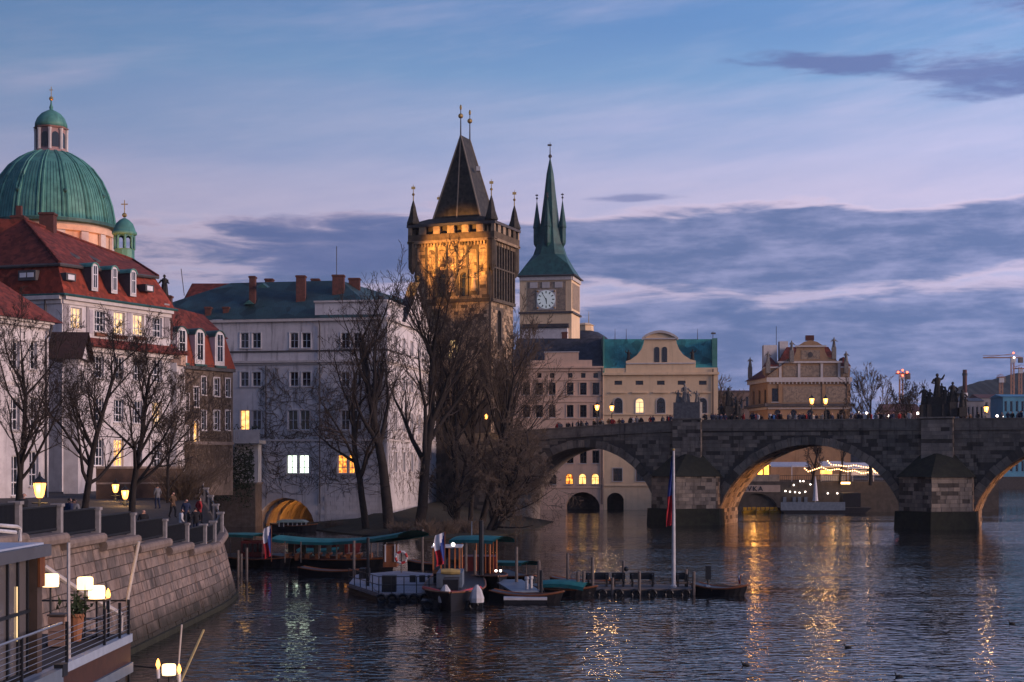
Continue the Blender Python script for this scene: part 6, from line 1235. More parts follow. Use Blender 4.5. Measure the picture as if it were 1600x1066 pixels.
part('pole', MB().lathe([(.2, 0), (.2, .12), (.13, .2), (.12, 3), (.07, 8.75)], (x, 98, .402), 10), PAINTW, fp, smooth=False); part('truck', MB().ball((x, 98, 9.2), .1, 7), GOLD, fp)
def ban(m_, nm, z0_, z1_, w0, w1):
    mb = MB(); N = 12; M = 5
    for i in range(N):
        for j in range(M):
            def q(i_, j_): v = i_/N; z_ = z0_+(z1_-z0_)*v; u = j_/M; return Vector((x-.1-(w0+(w1-w0)*v)*u, 98+.1*math.sin(u*7+z_*2), z_-u*.25*(z0_-z1_)*.25))
            mb.add([q(i, j), q(i+1, j), q(i+1, j+1), q(i, j+1)], [(0,1,2,3)])
    part(nm, mb, m_, fp)
ban(BLUEP, 'blue_cloth', 8.8, 6.3, .06, .3); ban(REDC, 'red_cloth', 6.3, 4.4, .3, .38)
sb = thing('notice_board', 'black notice board on a post at the right end of the pontoon', 'sign', (X(1107, 97), 97, .3)); part('board', MB().box(X(1103, 97), X(1111, 97), 97, 97.2, 1.0, 1.85), IRON, sb); part('post', MB().tube([(X(1107, 97), 97.1, .2), (X(1107, 97), 97.1, 1.0)], .06, 6), IRON, sb)
b9 = thing('rowing_boat', 'low dark rowing boat moored off the right end of the flagpole pontoon', 'boat', (X(1120, 97), 97, 0)); hull(b9, pw(1086, 98), pw(1160, 96.5), 1.7, .45, HULL); part('thwart', MB().box(X(1110, 97), X(1116, 97), 96.6, 98, .3, .42), WOODB, b9); part('cushion', MB().ball((X(1104, 97), 97, .55), .25, 7, sz=.5), PAINTB, b9)
flag('tiny tricolour flag on the stern of the low rowing boat', (X(1157, 96.5), 96.5, .4), .95, .12, .5)
pole_n = 0
for k, (px, Y, zt_) in enumerate(((807, 98, 3.0), (842, 95, 2.3), (845.5, 94.5, 1.75), (887, 101, 2.4), (903, 97, 1.5), (912, 97, 1.5), (926, 97, 2.4), (957, 97, 1.1), (974, 99.5, 2.0), (999, 97, 1.5), (1072, 99, 1.5), (1084, 97, 1.5), (575, 98, 3.6), (553, 106, 3.0), (752, 100, 4.6), (742, 101, 2.6), (660, 120, 3.2), (728, 103, 3.0))):
    nm = 'between the flagpole pontoon and the tarpaulin boat' if px < 900 and px > 800 else 'standing along the flagpole pontoon' if px > 900 else 'rising behind the work tug' if px > 640 else 'beside the pale deck pontoon'
    if 900 < px < 1090: nm = '%s from the left along the flagpole pontoon' % ('first', 'second', 'third', 'fourth', 'fifth', 'sixth', 'seventh', 'eighth')[pole_n]; pole_n += 1
    solo('mooring_pole', MB().tube([(X(px, Y), Y, -1), (X(px, Y), Y, zt_)], .1 if px != 752 else .16, 7), IRON if px in (575, 752, 845.5) else POLEW, (X(px, Y), Y, 0), ('dark ' if px in (575, 752, 845.5) else 'weathered ')+'mooring pole '+nm, 'pole', 'mooring poles')
# clutter on the moored craft: tyres, ropes, seats, boxes
rc = random.Random(12)
def tyre(parent, c, ax=(0, 1, 0)):
    a = Vector(ax); u = a.cross(Vector((0, 0, 1))).normalized(); pts = [Vector(c)+(u*math.cos(q*.5236)+Vector((0, 0, 1))*math.sin(q*.5236))*.24 for q in range(13)]; part('tyre_fender', MB().tube(pts, .08, 6), IRON, parent)
def rope(parent, a, b, sag=.35):
    a, b = Vector(a), Vector(b); part('mooring_rope', MB().tube([a.lerp(b, t/6)-Vector((0, 0, sag*math.sin(math.pi*t/6))) for t in range(7)], .018, 4), POLEW, parent)
for k in range(6): tyre(p1, (X(596+k*17, 92.4), 92.36, .2))
for k in range(7): tyre(p2, (X(915+k*26, 96.9), 96.86, .12))
for k in range(4): tyre(tg, (X(668+k*24, 87.9), 87.86, .2))
for px in (640, 655, 668, 683): part('deck_bench', MB().box(X(px, 101), X(px+9, 101), 101, 101.5, .515, .95), IRON, p1)
for px in (561, 566, 572): part('deck_locker', MB().box(X(px, 104), X(px+4.6, 104), 104, 105, .515, 1.2), HULL, p1)
rope(p1, (X(592, 92.6), 92.6, .6), (X(575, 98), 98, 1.3)); rope(p2, (X(905, 97), 97, .45), (X(887, 101), 101, 1.6)); rope(b8, (X(920, 97), 97, .5), (X(926, 97), 97, 1.2), .15); rope(jt, (X(853, 94), 94, .4), (X(845.5, 94.5), 94.5, 1.1), .2)
for k in range(9): part('seat_row', MB().box(X(446+k*16, 122.6), X(452+k*16, 122.6), 122, 124.2, .62, 1.15), WOODB, b1)
for k in range(5): part('side_curtain', MB().box(X(450+k*20, 124.7), X(458+k*20, 124.7), 124.72, 124.78, .9, 2.05), pmat('dark_curtain', (.03, .035, .035), None, 3, .9) if k == 0 else MATS['dark_curtain'], b1)
for k in range(4): part('window_board', MB().box(X(380+k*8, 125.4), X(385+k*8, 125.4), 125.42, 125.48, 1.1, 1.8), GLASS, b3)
for k, (px, Y, L_, lb) in enumerate(((470, 114, 5.0, 'small dark skiff in the dark water in front of the long canopy boat'), (640, 122, 4.5, 'small dark skiff half hidden behind the pale deck pontoon'), (862, 104, 4.5, 'small dark skiff between the sunshade boat and the flagpole pontoon'), (768, 93, 4.2, 'small dark skiff tied up right of the work tug'))):
    sk = thing('skiff', lb, 'boat', (X(px, Y), Y, 0), 'small moored skiffs'); hull(sk, (X(px, Y), Y), (X(px, Y)+L_*.95, Y-L_*.25), 1.5, .42, HULL); part('thwart', MB().box(X(px, Y)+L_*.4, X(px, Y)+L_*.48, Y-1.0, Y+.1, .3, .37), WOODB, sk); part('thwart', MB().box(X(px, Y)+L_*.65, X(px, Y)+L_*.72, Y-1.2, Y-.3, .32, .38), WOODB, sk)
# ================================================================ HOUSEBOAT RESTAURANT IN THE FOREGROUND
hb = thing('houseboat_restaurant', 'two-storey houseboat restaurant with glazed pavilion and upper deck at lower left', 'houseboat', (-13, 42, 0))
H0, H1 = (X(-40, 33), 33), (X(201, 46.5), 46.5); fh = Fac(H0, H1, 0, 3.2, hb, PAINTB); zd = Z(990, 46.5)
L_ = fh.L
part('deck_edge', fh.fb(MB(), 0, L_, zd-.24, zd, -.1, .12), pmat('pale_blue_edge', (.36, .42, .50), (.28, .33, .4), 2, .5), hb); part('deck', fh.fb(MB(), 0, L_+.1, zd-.3, zd-.02, -4.6, -.11), PAVE, hb)
part('timber_band', fh.fb(MB(), 0, L_, zd-.86, zd-.243, -.1, .06), pmat('brown_fascia', (.075, .035, .026), (.05, .025, .02), 3, .6), hb); part('lower_beam', fh.fb(MB(), 0, L_, zd-1.16, zd-.863, -.1, .14), PAINTB, hb); part('blue_chute', fh.fb(MB(), 0, fh.u(78), zd-.36, zd+.02, .13, .34), PAINTB, hb)
part('chute_end', fh.fb(MB(), fh.u(76), fh.u(84), zd-.2, zd+.12, .13, .36), IRON, hb)
GL2 = glass('warm_reflecting_glass', (.05, .04, .03), .1)
for k in range(9):
    u0_, u1_ = k*L_/9+.05, (k+1)*L_/9-.05; part('lower_window', fh.fb(MB(), u0_, u1_, .3, zd-1.17, -.06, -.02), LITO if k in (6,) else GL2, hb); part('lower_post', fh.fb(MB(), u1_-.02, u1_+.12, .2, zd-1.165, -.1, .04), HULL, hb)
part('hull', fh.fb(MB(), -.2, L_+.2, -.5, .28, -4.5, .2), HULL, hb); part('rear_wall', fh.fb(MB(), 0, L_-.1, .28, zd-.31, -4.5, -4.4), HULL, hb); part('end_wall', fh.fb(MB(), L_-.12, L_-.02, .28, zd-.31, -4.4, -.1), GL2, hb)
# glazed pavilion with flat roof
up = fh.u(71); zp0, zp1 = zd, Z(868, fh.Y(up))
part('roof_edge', fh.fb(MB(), -.2, up, zp1, zp1+.28, -3.2, .15), pmat('grey_roof_edge', (.10, .105, .12), (.08, .085, .1), 2, .5), hb); part('roof_top', fh.fb(MB(), -.2, up-.15, zp1+.283, zp1+.33, -3.1, .0), pmat('pale_blue_roof', (.40, .46, .58), (.36, .42, .52), 1, .4), hb)
part('corner_post', fh.fb(MB(), up-.5, up-.12, zp0, zp1, -.4, -.05), WOODD, hb)
for k in range(8):
    u0_ = up-.6-k*.75; part('mullion', fh.fb(MB(), u0_-.09, u0_, zp0, zp1, -.32, -.22), IRON, hb)
    if k < 7: part('pane', fh.fb(MB(), u0_-.75, u0_-.095, zp0, zp1, -.30, -.27), glass('pavilion_glass', (.12, .11, .11), .05) if k == 0 else MATS['pavilion_glass'], hb)
part('light_tube', fh.fb(MB(), up-1.45, up-1.40, zp0+.9, zp0+2.2, -.26, -.23), LITC, hb)
for z_ in (zp0+.02, zp0+1.5): part('transom', fh.fb(MB(), 0, up-.5, z_, z_+.08, -.33, -.21), IRON, hb)
part('timber_cheek', fh.fb(MB(), up-.5, up-.1, zp1-.75, zp1-.02, -.04, .02), WOODB, hb)
# vent pipes on the roof
for py, nm in ((822, 'vent_pipe'), (830, 'vent_pipe')): part(nm, MB().tube([V(-30, py-3, 40), V(26, py+(1 if py < 825 else 2), 42), V(31, py+4, 42.3), V(31, 846, 42.3)] if py < 825 else [V(-30, py-3, 39), V(24, py+2, 41)], .055, 7), PAINTW, hb)
# railing of the upper deck
for k in range(9):
    u = up-.3+(L_-up+.25)*k/4 if k > 4 else None
for px in (30, 101, 160, 184, 198):
    u = fh.u(px); part('rail_post', fh.fb(MB(), u-.035, u+.035, zd, zd+1.05, .02, .09), IRON, hb)
for z_ in (.16, .3, .44, .58, .72, .86): part('cable', MB().tube([fh.pt(0, zd+z_, .05), fh.pt(L_-.05, zd+z_, .05)], .009, 4), STEEL, hb)
part('hand_rail', MB().tube([fh.pt(0, zd+1.05, .05), fh.pt(fh.u(93), zd+1.06, .05)], .035, 6), STEEL, hb)
part('end_rail', MB().tube([fh.pt(L_-.05, zd+1.0, 0), fh.pt(L_-.05, zd+1.0, -4.4)], .03, 6), IRON, hb)
def davit(label, pts, r=.05):
    solo('davit_pole', MB().tube(pts, r, 7), IRONW, pts[-1], label, 'pole', 'bleached poles of the houseboat')
Yd = 40.5; davit('straight bleached pole rising from the houseboat deck edge', [V(107, 848, Yd), V(107, 935, Yd), V(108, 1036, Yd)], .045)
davit('kinked bleached pole at the end of the houseboat deck', [V(217, 846, 46.3), V(199.5, 934, 46.4), V(201, 1013, 46.5)], .05)
solo('signal_pole', MB().tube([V(277, 1062, 52), V(284, 976, 52)], .035, 6), IRONW, V(277, 1062, 52), 'thin pale pole beyond the lower landing lamps', 'pole'); solo('mooring_strut', MB().tube([V(282, 1066, 52), V(318, 985, 60)], .05, 6), TARP, V(282, 1066, 52), 'yellowish slanting strut between landing and embankment wall', 'strut')
# gangway from wall
gw = thing('gangway', 'slanting pale gangway tube behind the deck lamps', 'gangway', V(190, 962, 47.6)); part('handrail', MB().tube([V(70, 886, 47), V(124, 923, 47.3), V(190, 961, 47.6)], .085, 7), IRONW, gw); part('lower_rail', MB().tube([V(170, 948, 47.7), V(192, 962, 47.7)], .06, 6), IRON, gw); part('leg', MB().tube([V(191, 962, 47.6), V(190, 986, 47.6)], .04, 6), IRONW, gw)
def box_lamp(label, px, py, Y, s, postz, energy, group='glowing deck lamps'):
    c = V(px, py, Y); th = thing('deck_lamp', label, 'lamp', (c.x, c.y, postz), group); sh = MB().lathe([(s*.62, -s*.5), (s*.66, -s*.3), (s*.66, s*.35), (s*.58, s*.5)], c, 12)
    part('lamp_shade', sh, SHADE, th); part('post', MB().tube([(c.x, c.y, postz), (c.x, c.y, c.z-s*.5)], .03, 6), IRON, th); part('rim', MB().lathe([(s*.66, -s*.55), (s*.67, -s*.5)], c, 12), IRON, th); part('lamp_foot', MB().lathe([(.14, 0), (.14, .05), (.03, .08)], (c.x, c.y, postz), 10), IRON, th)
    lamp('lamp_glow', c+Vector((.0, 0, s*.85)), energy, (1, .55, .22), .12, parent=th)
box_lamp('glowing lamp beside the corner of the glazed pavilion', 79, 907, 43.5, .36, zd, 14); box_lamp('upper of the two glowing lamps on the planter stand', 133, 911.5, 45, .36, zd, 14); box_lamp('lower right of the two glowing lamps on the planter stand', 151, 925.5, 45.2, .38, zd, 14); box_lamp('glowing lamp on the lower landing at the bottom edge', 264, 1046.5, 50, .35, .2, 12)
def candle(label, px, py, Y, postz):
    c = V(px, py, Y); th = thing('candle_lamp', label, 'lamp', (c.x, c.y, postz), 'small candle lamps'); part('flame', MB().lathe([(.03, -.12), (.075, 0), (.05, .12), (.01, .2)], c, 8), BULB, th); part('candle', MB().lathe([(.06, 0), (.06, .3)], c-Vector((0, 0, .43)), 8), WHITEC, th); part('post', MB().tube([(c.x, c.y, postz), (c.x, c.y, c.z-.43)], .03, 6), IRON, th); lamp('flame_glow', c+Vector((0, -.15, .1)), 5, (1, .5, .15), .05, parent=th)
candle('small candle lamp right of the planter stand lamps', 169, 930, 45.6, zd); candle('candle lamp left of the lower landing lamp', 247, 1039, 49, .2); candle('candle lamp right of the lower landing lamp', 280, 1047, 51, .2)
ld = thing('lower_landing', 'dark lower landing deck with thin rail at the bottom edge', 'jetty', (X(250, 49), 49, 0)); part('deck', MB().box(X(206, 49), X(290, 49), 47.5, 52, -.2, .19), HULL, ld); part('rail', MB().tube([V(204, 1040, 49), V(245, 1044, 48.6)], .02, 5), IRON, ld)
pt_ = thing('planter', 'dark leafy plant in a terracotta pot on the houseboat deck', 'plant', (X(118, 44.5), 44.5, zd)); c = Vector((X(118, 44.5), 44.5, zd)); part('pot', MB().lathe([(.16, 0), (.25, .7), (.28, .72), (.28, .8)], c, 12), POT, pt_)
mb = MB(); r2 = random.Random(4)
for q in range(160):
    p = c+Vector((r2.gauss(0, .17), r2.gauss(0, .17), .8+abs(r2.gauss(.1, .22)))); mb.add([p, p+Vector((r2.gauss(0,.08), r2.gauss(0,.08), r2.gauss(0,.1))), p+Vector((r2.gauss(0,.08), r2.gauss(0,.08), r2.gauss(0,.1)))], [(0,1,2)])
part('foliage', mb, LEAF, pt_)
st = thing('stand_table', 'dark high table with shelves under the deck lamps', 'table', (X(145, 45.4), 45.4, zd)); c = Vector((X(145, 45.3), 45.3, zd)); part('table_top', MB().box(c.x-.45, c.x+.45, c.y-.3, c.y+.3, 1.1+zd, 1.16+zd), WOODD, st)
for sx in (-.4, .4):
    for sy in (-.25, .25): part('leg', MB().box(c.x+sx-.03, c.x+sx+.03, c.y+sy-.03, c.y+sy+.03, zd, zd+1.1), IRON, st)
for z_ in (.2, .55): part('shelf', MB().box(c.x-.37, c.x+.37, c.y-.22, c.y+.22, zd+z_, zd+z_+.03), WOODD, st)
cr = thing('timber_crate', 'pale timber crate on the deck behind the cable railing', 'crate', (X(88, 43), 43, zd))
PLK = pmat('plank_wood', (.36, .22, .16), (.28, .17, .12), 3, .8)
for k in range(4): part('plank', MB().box(X(75, 43), X(101, 43), 43-.02*(k % 2), 43.5, zd+.02+k*.21, zd+.21+k*.21), PLK, cr)
part('lid', MB().box(X(74, 43), X(102, 43), 42.95, 43.55, zd+.865, zd+.92), WOODD, cr)
# ================================================================ TREES
def seg_mesh(name, segs, sides, mat, off):
    S = np.array([(*a, *b, ra, rb) for a, b, ra, rb in segs]); P, Q, ra, rb = S[:, :3]-np.array(off), S[:, 3:6]-np.array(off), S[:, 6:7], S[:, 7:8]
    d = Q-P; d /= np.linalg.norm(d, axis=1, keepdims=True)+1e-9; up = np.where(np.abs(d[:, 2:3]) < .9, np.array([[0, 0, 1.]]), np.array([[1., 0, 0]])); a = np.cross(d, up); a /= np.linalg.norm(a, axis=1, keepdims=True)+1e-9; b = np.cross(d, a)
    n = len(S); v = np.empty((n, 2*sides, 3)); 
    for k in range(sides):
        o = a*math.cos(2*math.pi*k/sides)+b*math.sin(2*math.pi*k/sides); v[:, k] = P+o*ra; v[:, sides+k] = Q+o*rb
    base_ = (np.arange(n)*2*sides)[:, None, None]; q = np.array([[k, (k+1) % sides, sides+(k+1) % sides, sides+k] for k in range(sides)])[None]
    f = (base_+q).reshape(-1, 4); me = bpy.data.meshes.new(name); me.vertices.add(n*2*sides); me.vertices.foreach_set('co', v.reshape(-1)); me.loops.add(f.size); me.loops.foreach_set('vertex_index', f.reshape(-1).astype(np.int32)); me.polygons.add(len(f)); me.polygons.foreach_set('loop_start', np.arange(0, f.size, 4, dtype=np.int32)); me.update(calc_edges=True); me.materials.append(mat); return me
def tree(name, label, base, h, seed, r=.35, trunk=.3, spread=.55, stems=1, lean=(0, 0), levels=4, nb=(11, 7, 5, 4), group=None, twig=None, droop=0., up=.10, thin=1.0, bark=None):
    rng = random.Random(seed); big, small = [], []; base = Vector(base); mr_ = base.y*.000115
    def rv(s): return Vector((rng.gauss(0, s), rng.gauss(0, s), rng.gauss(0, s)))
    def grow(p, d, L, r0, lev):
        n = (9, 6, 5, 4, 3)[lev]; st = L/n; r1 = r0
        for i in range(n):
            d = (d+rv((.06, .13, .17, .2, .22)[lev])+Vector((0, 0, up*(1-droop*(lev > 1)*2.2)))*(.4 if lev == 0 else 1)).normalized(); q = p+d*st; r2 = max(r0*(1-(i+1)/n*(.62 if lev == 0 else .8)), mr_)
            (big if lev < 2 else small).append((tuple(p), tuple(q), r1, r2)); p, r1 = q, r2; t = (i+1)/n
            if lev < levels and (t > trunk if lev == 0 else t > .2):
                m = nb[lev]/(n*(1-(trunk if lev == 0 else .2))); c = int(m)+(rng.random() < m-int(m))
                for _ in range(c):
                    ax = d.cross(rv(1)).normalized(); sp_ = spread*rng.uniform(.75, 1.35); nd = (d*math.cos(sp_)+ax*math.sin(sp_)).normalized()
                    LL = L*(.62 if lev == 0 else .56)*rng.uniform(.6, 1.1)*(1.15-.55*t if lev == 0 else 1.1-.4*t); grow(p, nd, LL, r1*(.62 if lev == 0 else .6), lev+1)
    th = thing(name, label, 'tree', base, group)
    for s in range(stems):
        ld = Vector((lean[0]+(rng.uniform(-.3, .3) if stems > 1 else 0), lean[1]+(rng.uniform(-.2, .2) if stems > 1 else 0), 1)).normalized(); grow(base+Vector((s*.3-.15*(stems-1), 0, -.3)), ld, h*(.78 if s == 0 else rng.uniform(.55, .75)), r*(1 if s == 0 else .75), 0)
    for m_, nm, k, mt in ((big, 'trunk', 6, bark or BARK), (small, 'crown', 3, twig or TWIG)):
        o = link(bpy.data.objects.new(nm, seg_mesh(nm, m_, k, mt, base))); o.parent = th; ORG[o] = base
    return th
GP = 5.4
tree('bare_tree', 'leftmost bare tree in front of the low white house', (X(27, 100), 100, 5.2), 13.0, 1, .24, .2, .62, group='bare trees on the promenade', nb=(13, 9, 6, 4))
tree('bare_tree', 'bare tree with straight trunk in front of the gabled turret', (X(131, 105), 105, 4.9), 13.6, 2, .26, .2, .62, group='bare trees on the promenade', nb=(13, 9, 6, 4))
tree('bare_tree', 'dense bare tree in front of the white mansard house', (X(206, 108), 108, 4.7), 13.2, 3, .26, .2, .68, group='bare trees on the promenade', nb=(13, 9, 6, 4))
tree('bare_tree', 'thin reddish bare tree at the right end of the promenade', (X(262, 122), 122, 4.9), 9.5, 4, .14, .15, .6, twig=TWIGR, group='bare trees on the promenade', nb=(13, 9, 6, 4))
tree('bare_tree', 'big bare tree nearest the palace facade on the bank', (X(572, 184), 184, .6), 24, 11, .5, .32, .62, group='tall bare trees on the river bank', lean=(-.05, 0), thin=2)
tree('bare_tree', 'thick-trunked bare tree at the palace corner', (X(608, 182), 182, .9), 29, 12, .75, .34, .5, group='tall bare trees on the river bank', thin=2)
tree('bare_tree', 'leaning bare tree right of the palace corner', (X(655, 184), 184, .9), 30, 13, .75, .33, .5, group='tall bare trees on the river bank', lean=(.16, 0), thin=2)
tree('bare_tree', 'bare tree growing in front of the bridge tower', (X(712, 190), 190, .8), 29, 14, .5, .3, .42, group='tall bare trees on the river bank', thin=2, nb=(12, 8, 5, 4))
tree('bare_tree', 'forked brownish bare tree right of the bridge tower front', (X(752, 192), 192, .7), 25, 15, .4, .25, .5, group='tall bare trees on the river bank', stems=2, twig=TWIGR, thin=2)
tree('bare_tree', 'slim bare tree close to the tower gate', (X(735, 196), 196, .9), 23, 18, .38, .2, .55, group='tall bare trees on the river bank', twig=TWIGR)
tree('bare_tree', 'bare tree at the bridge end beside the rose house', (X(785, 200), 200, .6), 21, 19, .35, .15, .6, group='tall bare trees on the river bank', twig=TWIGR, lean=(.1, 0))
tree('bare_shrub_tree', 'low spreading bare tree with branches drooping over the water', (X(765, 184), 184, .4), 15, 16, .35, .08, .9, group='tall bare trees on the river bank', stems=3, twig=TWIGR, droop=.9, lean=(.6, -.1), nb=(12, 8, 5, 4), thin=2)
tree('bare_shrub_tree', 'twiggy bush-like tree behind the moored tug', (X(712, 186), 186, .6), 12, 17, .25, .1, .8, group='tall bare trees on the river bank', stems=2, twig=TWIGR, thin=2)
tree('bare_tree', 'fan-shaped bare tree right of the museum', (X(1360, 262), 262, 5), 19.0, 21, .35, .25, .42, group='bare trees beyond the bridge', twig=TWIGR, thin=2.5)
tree('bare_tree', 'bare tree left of the black statue group', (X(1418, 250), 250, 5), 15.5, 22, .32, .35, .6, group='bare trees beyond the bridge', thin=2.5)
tree('bare_tree', 'bare tree growing through the terrace awnings under the arch', (X(1269, 266), 266, 5.2), 8.2, 23, .3, .2, .8, group='bare trees beyond the bridge', thin=1.6)
tree('bare_tree', 'small bare tree at the museum corner', (X(1312, 268), 268, 5.2), 13, 24, .25, .3, .5, group='bare trees beyond the bridge', twig=TWIGR, thin=2)
tree('bare_tree', 'pale bare tree between the cream house and the museum', (X(1147, 330), 330, 5), 20, 25, .35, .2, .5, group='bare trees beyond the bridge', twig=TWIGR, thin=3, nb=(12, 8, 5, 4))
# fallen/low shrubs on the bank
for k, (px, Y, s) in enumerate(((625, 176, 1.6), (668, 174, 2.0), (700, 176, 1.8), (735, 178, 2.0), (520, 192, 1.2), (283, 128, 3.2), (305, 140, 3.6))):
    r2 = random.Random(60+k); sg = []; c = Vector((X(px, Y), Y, .2 if Y > 150 else 5.2))
    for q in range(260 if Y > 150 else 700):
        a = r2.uniform(0, 6.28); L_ = s*r2.uniform(.4, 1.2); p = c+Vector((r2.gauss(0, .5), r2.gauss(0, .5), 0)); d = Vector((math.cos(a)*.7, math.sin(a)*.7, 1)).normalized()
        m_ = p+d*L_*.6; e = m_+(d+Vector((r2.gauss(0,.4), r2.gauss(0,.4), -.3))).normalized()*L_*.5; sg += [(tuple(p), tuple(m_), .025, .018), (tuple(m_), tuple(e), .018, .01)]
    o = link(bpy.data.objects.new('bare_bush', seg_mesh('bare_bush', sg, 3, TWIGR, c))); o.location = c; tag(o, ['low bare bush below the palace corner trees', 'bare bush behind the deck pontoon cabin', 'bare bush behind the mast of the work tug', 'bare bush right of the work tug', 'small bare bush right of the tunnel mouth', 'reddish bare bush at the end of the brown stair wall', 'dark bare bush behind the stepped end of the railing'][k], 'bush', 'bare bushes on the bank')
# creepers on the palace and the brown house
def creeper(label, f, u0, u1, z0, z1, n, seed, r=.03):
    r2 = random.Random(seed); sg = []
    for q in range(n):
        u, z = r2.uniform(u0, u1), r2.uniform(z0-2, z1-2); a = r2.uniform(.3, 2.8)
        for k in range(r2.randint(5, 14)):
            a += r2.gauss(0, .45); a = min(max(a, .1), 3.04); L_ = r2.uniform(.25, .7); u2, z2 = u+math.cos(a)*L_, z+math.sin(a)*L_*.9
            if not (u0 < u2 < u1 and z0 < z2 < z1) or any(h[0]-.1 < u2 < h[1]+.1 and h[2]-.1 < z2 < h[3]+.1 for h in f.h): break
            sg.append((tuple(f.pt(u, z, .05)), tuple(f.pt(u2, z2, .05+r2.random()*.06)), r, r*.8)); u, z = u2, z2
    c = f.pt((u0+u1)/2, z0, .05); o = link(bpy.data.objects.new('creeper', seg_mesh('creeper', sg, 3, TWIGR, c))); o.location = c; tag(o, label, 'creeper', kind='stuff')
creeper('bare creeper stems spread over the lower palace front', fa, fa.u(402), fa.u(603), Z(775, 206), Z(572, 206), 700, 3)
creeper('bare creeper stems on the river side of the palace', fb_, .5, 26, 3, Z(572, 206), 420, 4)
creeper('bare creeper covering the brown dormer house', f3, .3, f3.L-.2, 6, z3-.3, 700, 5, .035)
iv = MB(); r2 = random.Random(8)
for q in range(5200):
    px, py = r2.uniform(322, 396), r2.gauss(735, 22); c = V(px, py, 202.4-abs(r2.gauss(0, .5))-(.9 if py > 757 else .2)); 
    if py > 800 or py < 694: continue
    e, h = [Vector((r2.gauss(0, .16), r2.gauss(0, .1), r2.gauss(0, .16))) for _ in range(2)]; iv.add([c, c+e, c+h], [(0,1,2)])
solo('ivy', iv, LEAF, (X(360, 202), 202, 4), 'dark ivy hanging over the quay wall below the balcony', 'ivy', kind='stuff')
# ================================================================ FAR BANK BEHIND THE BRIDGE
hl = MB(); N = 40; rh = random.Random(2); prof_ = [(1380, 655), (1440, 640), (1480, 615), (1500, 604), (1530, 597), (1560, 590), (1585, 583), (1610, 580), (1660, 576), (1750, 585), (1900, 600), (2100, 640)]; YH = 1500
xs_ = np.linspace(1380, 2100, 140); zs_ = [Z(np.interp(x, [p[0] for p in prof_], [p[1] for p in prof_])+rh.uniform(-1.2, 1.2), YH) for x in xs_]
for i in range(len(xs_)-1):
    a, b = X(xs_[i], YH), X(xs_[i+1], YH); hl.add([(a, YH-350, 0), (b, YH-350, 0), (b, YH, zs_[i+1]), (a, YH, zs_[i])], [(0,1,2,3)]); hl.add([(a, YH, zs_[i]), (b, YH, zs_[i+1]), (b, YH+500, 0), (a, YH+500, 0)], [(0,1,2,3)])
solo('wooded_hill', hl, HILLM, (600, 1500, 0), kind='structure')
solo('far_quay', MB().box(X(1100, 520), 700, 520, 900, -2, 4.0), PAVE, (300, 600, 0), kind='structure')
def far_house(label, x0, x1, y0, Y, mat, roof=None, rows=3, cols=4, rh_=6):
    th = thing('far_building', label, 'building', (X((x0+x1)/2, Y), Y, 3.5), 'far buildings on the other bank'); z1 = Z(y0, Y); ff_ = Fac((X(x0, Y), Y), (X(x1, Y), Y), 3, z1, th, mat, .5)
    H_ = (z1-4)/rows; W_ = ff_.L/cols
    for i in range(cols):
        for j in range(rows): ff_.window(W_*(i+.28), W_*(i+.72), 4+H_*(j+.25), 4+H_*(j+.78), nv=0, nh=0, sill=False, frame=WOODW)
    ff_.build(); part('side_walls', ff_.fb(MB(), .02, ff_.L-.02, 3, z1-.01, -14, -.6), mat, th)
    zr_ = z1+rh_*Y/F; part('roof', MB().prism([ff_.pt(-.5, z1+.01, .4), ff_.pt(-.5, zr_, -7), ff_.pt(-.5, z1+.01, -14.4)], ff_.d.to_3d()*(ff_.L+1)), roof or FARR, th); return th
far_house('far grey terrace left of the far chimney', 1497, 1537, 627, 560, FARB, SLATE, 3, 6, 6)
far_house('far pale block with reddish roof behind the crane foot', 1530, 1568, 622, 600, FARB, FARR, 4, 5, 7)
far_house('far building sheeted in blue at the right edge', 1567, 1620, 620, 540, FARBLUE, FARBLUE, 4, 6, 5)
far_house('far low house with dark pitched roof behind the bare trees', 1385, 1438, 642, 520, FARR, FARR, 2, 5, 12)
far_house('far brownish block behind the pale tree beside the museum', 1118, 1172, 612, 400, pmat('far_brown', (.22, .15, .12), (.16, .11, .09), .4, .9), FARR, 4, 6, 4)
far_house('far white house under the black statues', 1452, 1498, 636, 580, FARB, FARR, 2, 5, 5)
fch = thing('factory_chimney', 'tall dark factory chimney on the far bank', 'chimney', (X(1507.5, 800), 800, 3)); part('shaft', MB().lathe([(1.5, 0), (1.1, Z(578, 800)-3)], (X(1507.5, 800), 800, 3), 12), BRICKCH, fch); part('cap', MB().lathe([(1.4, 0), (1.4, 1.2)], (X(1507.5, 800), 800, Z(578, 800)-3), 12), IRON, fch)
part('band', MB().lathe([(1.6, 0), (1.6, 2.0)], (X(1507.5, 800), 800, Z(620, 800)), 12), PAINTW, fch)
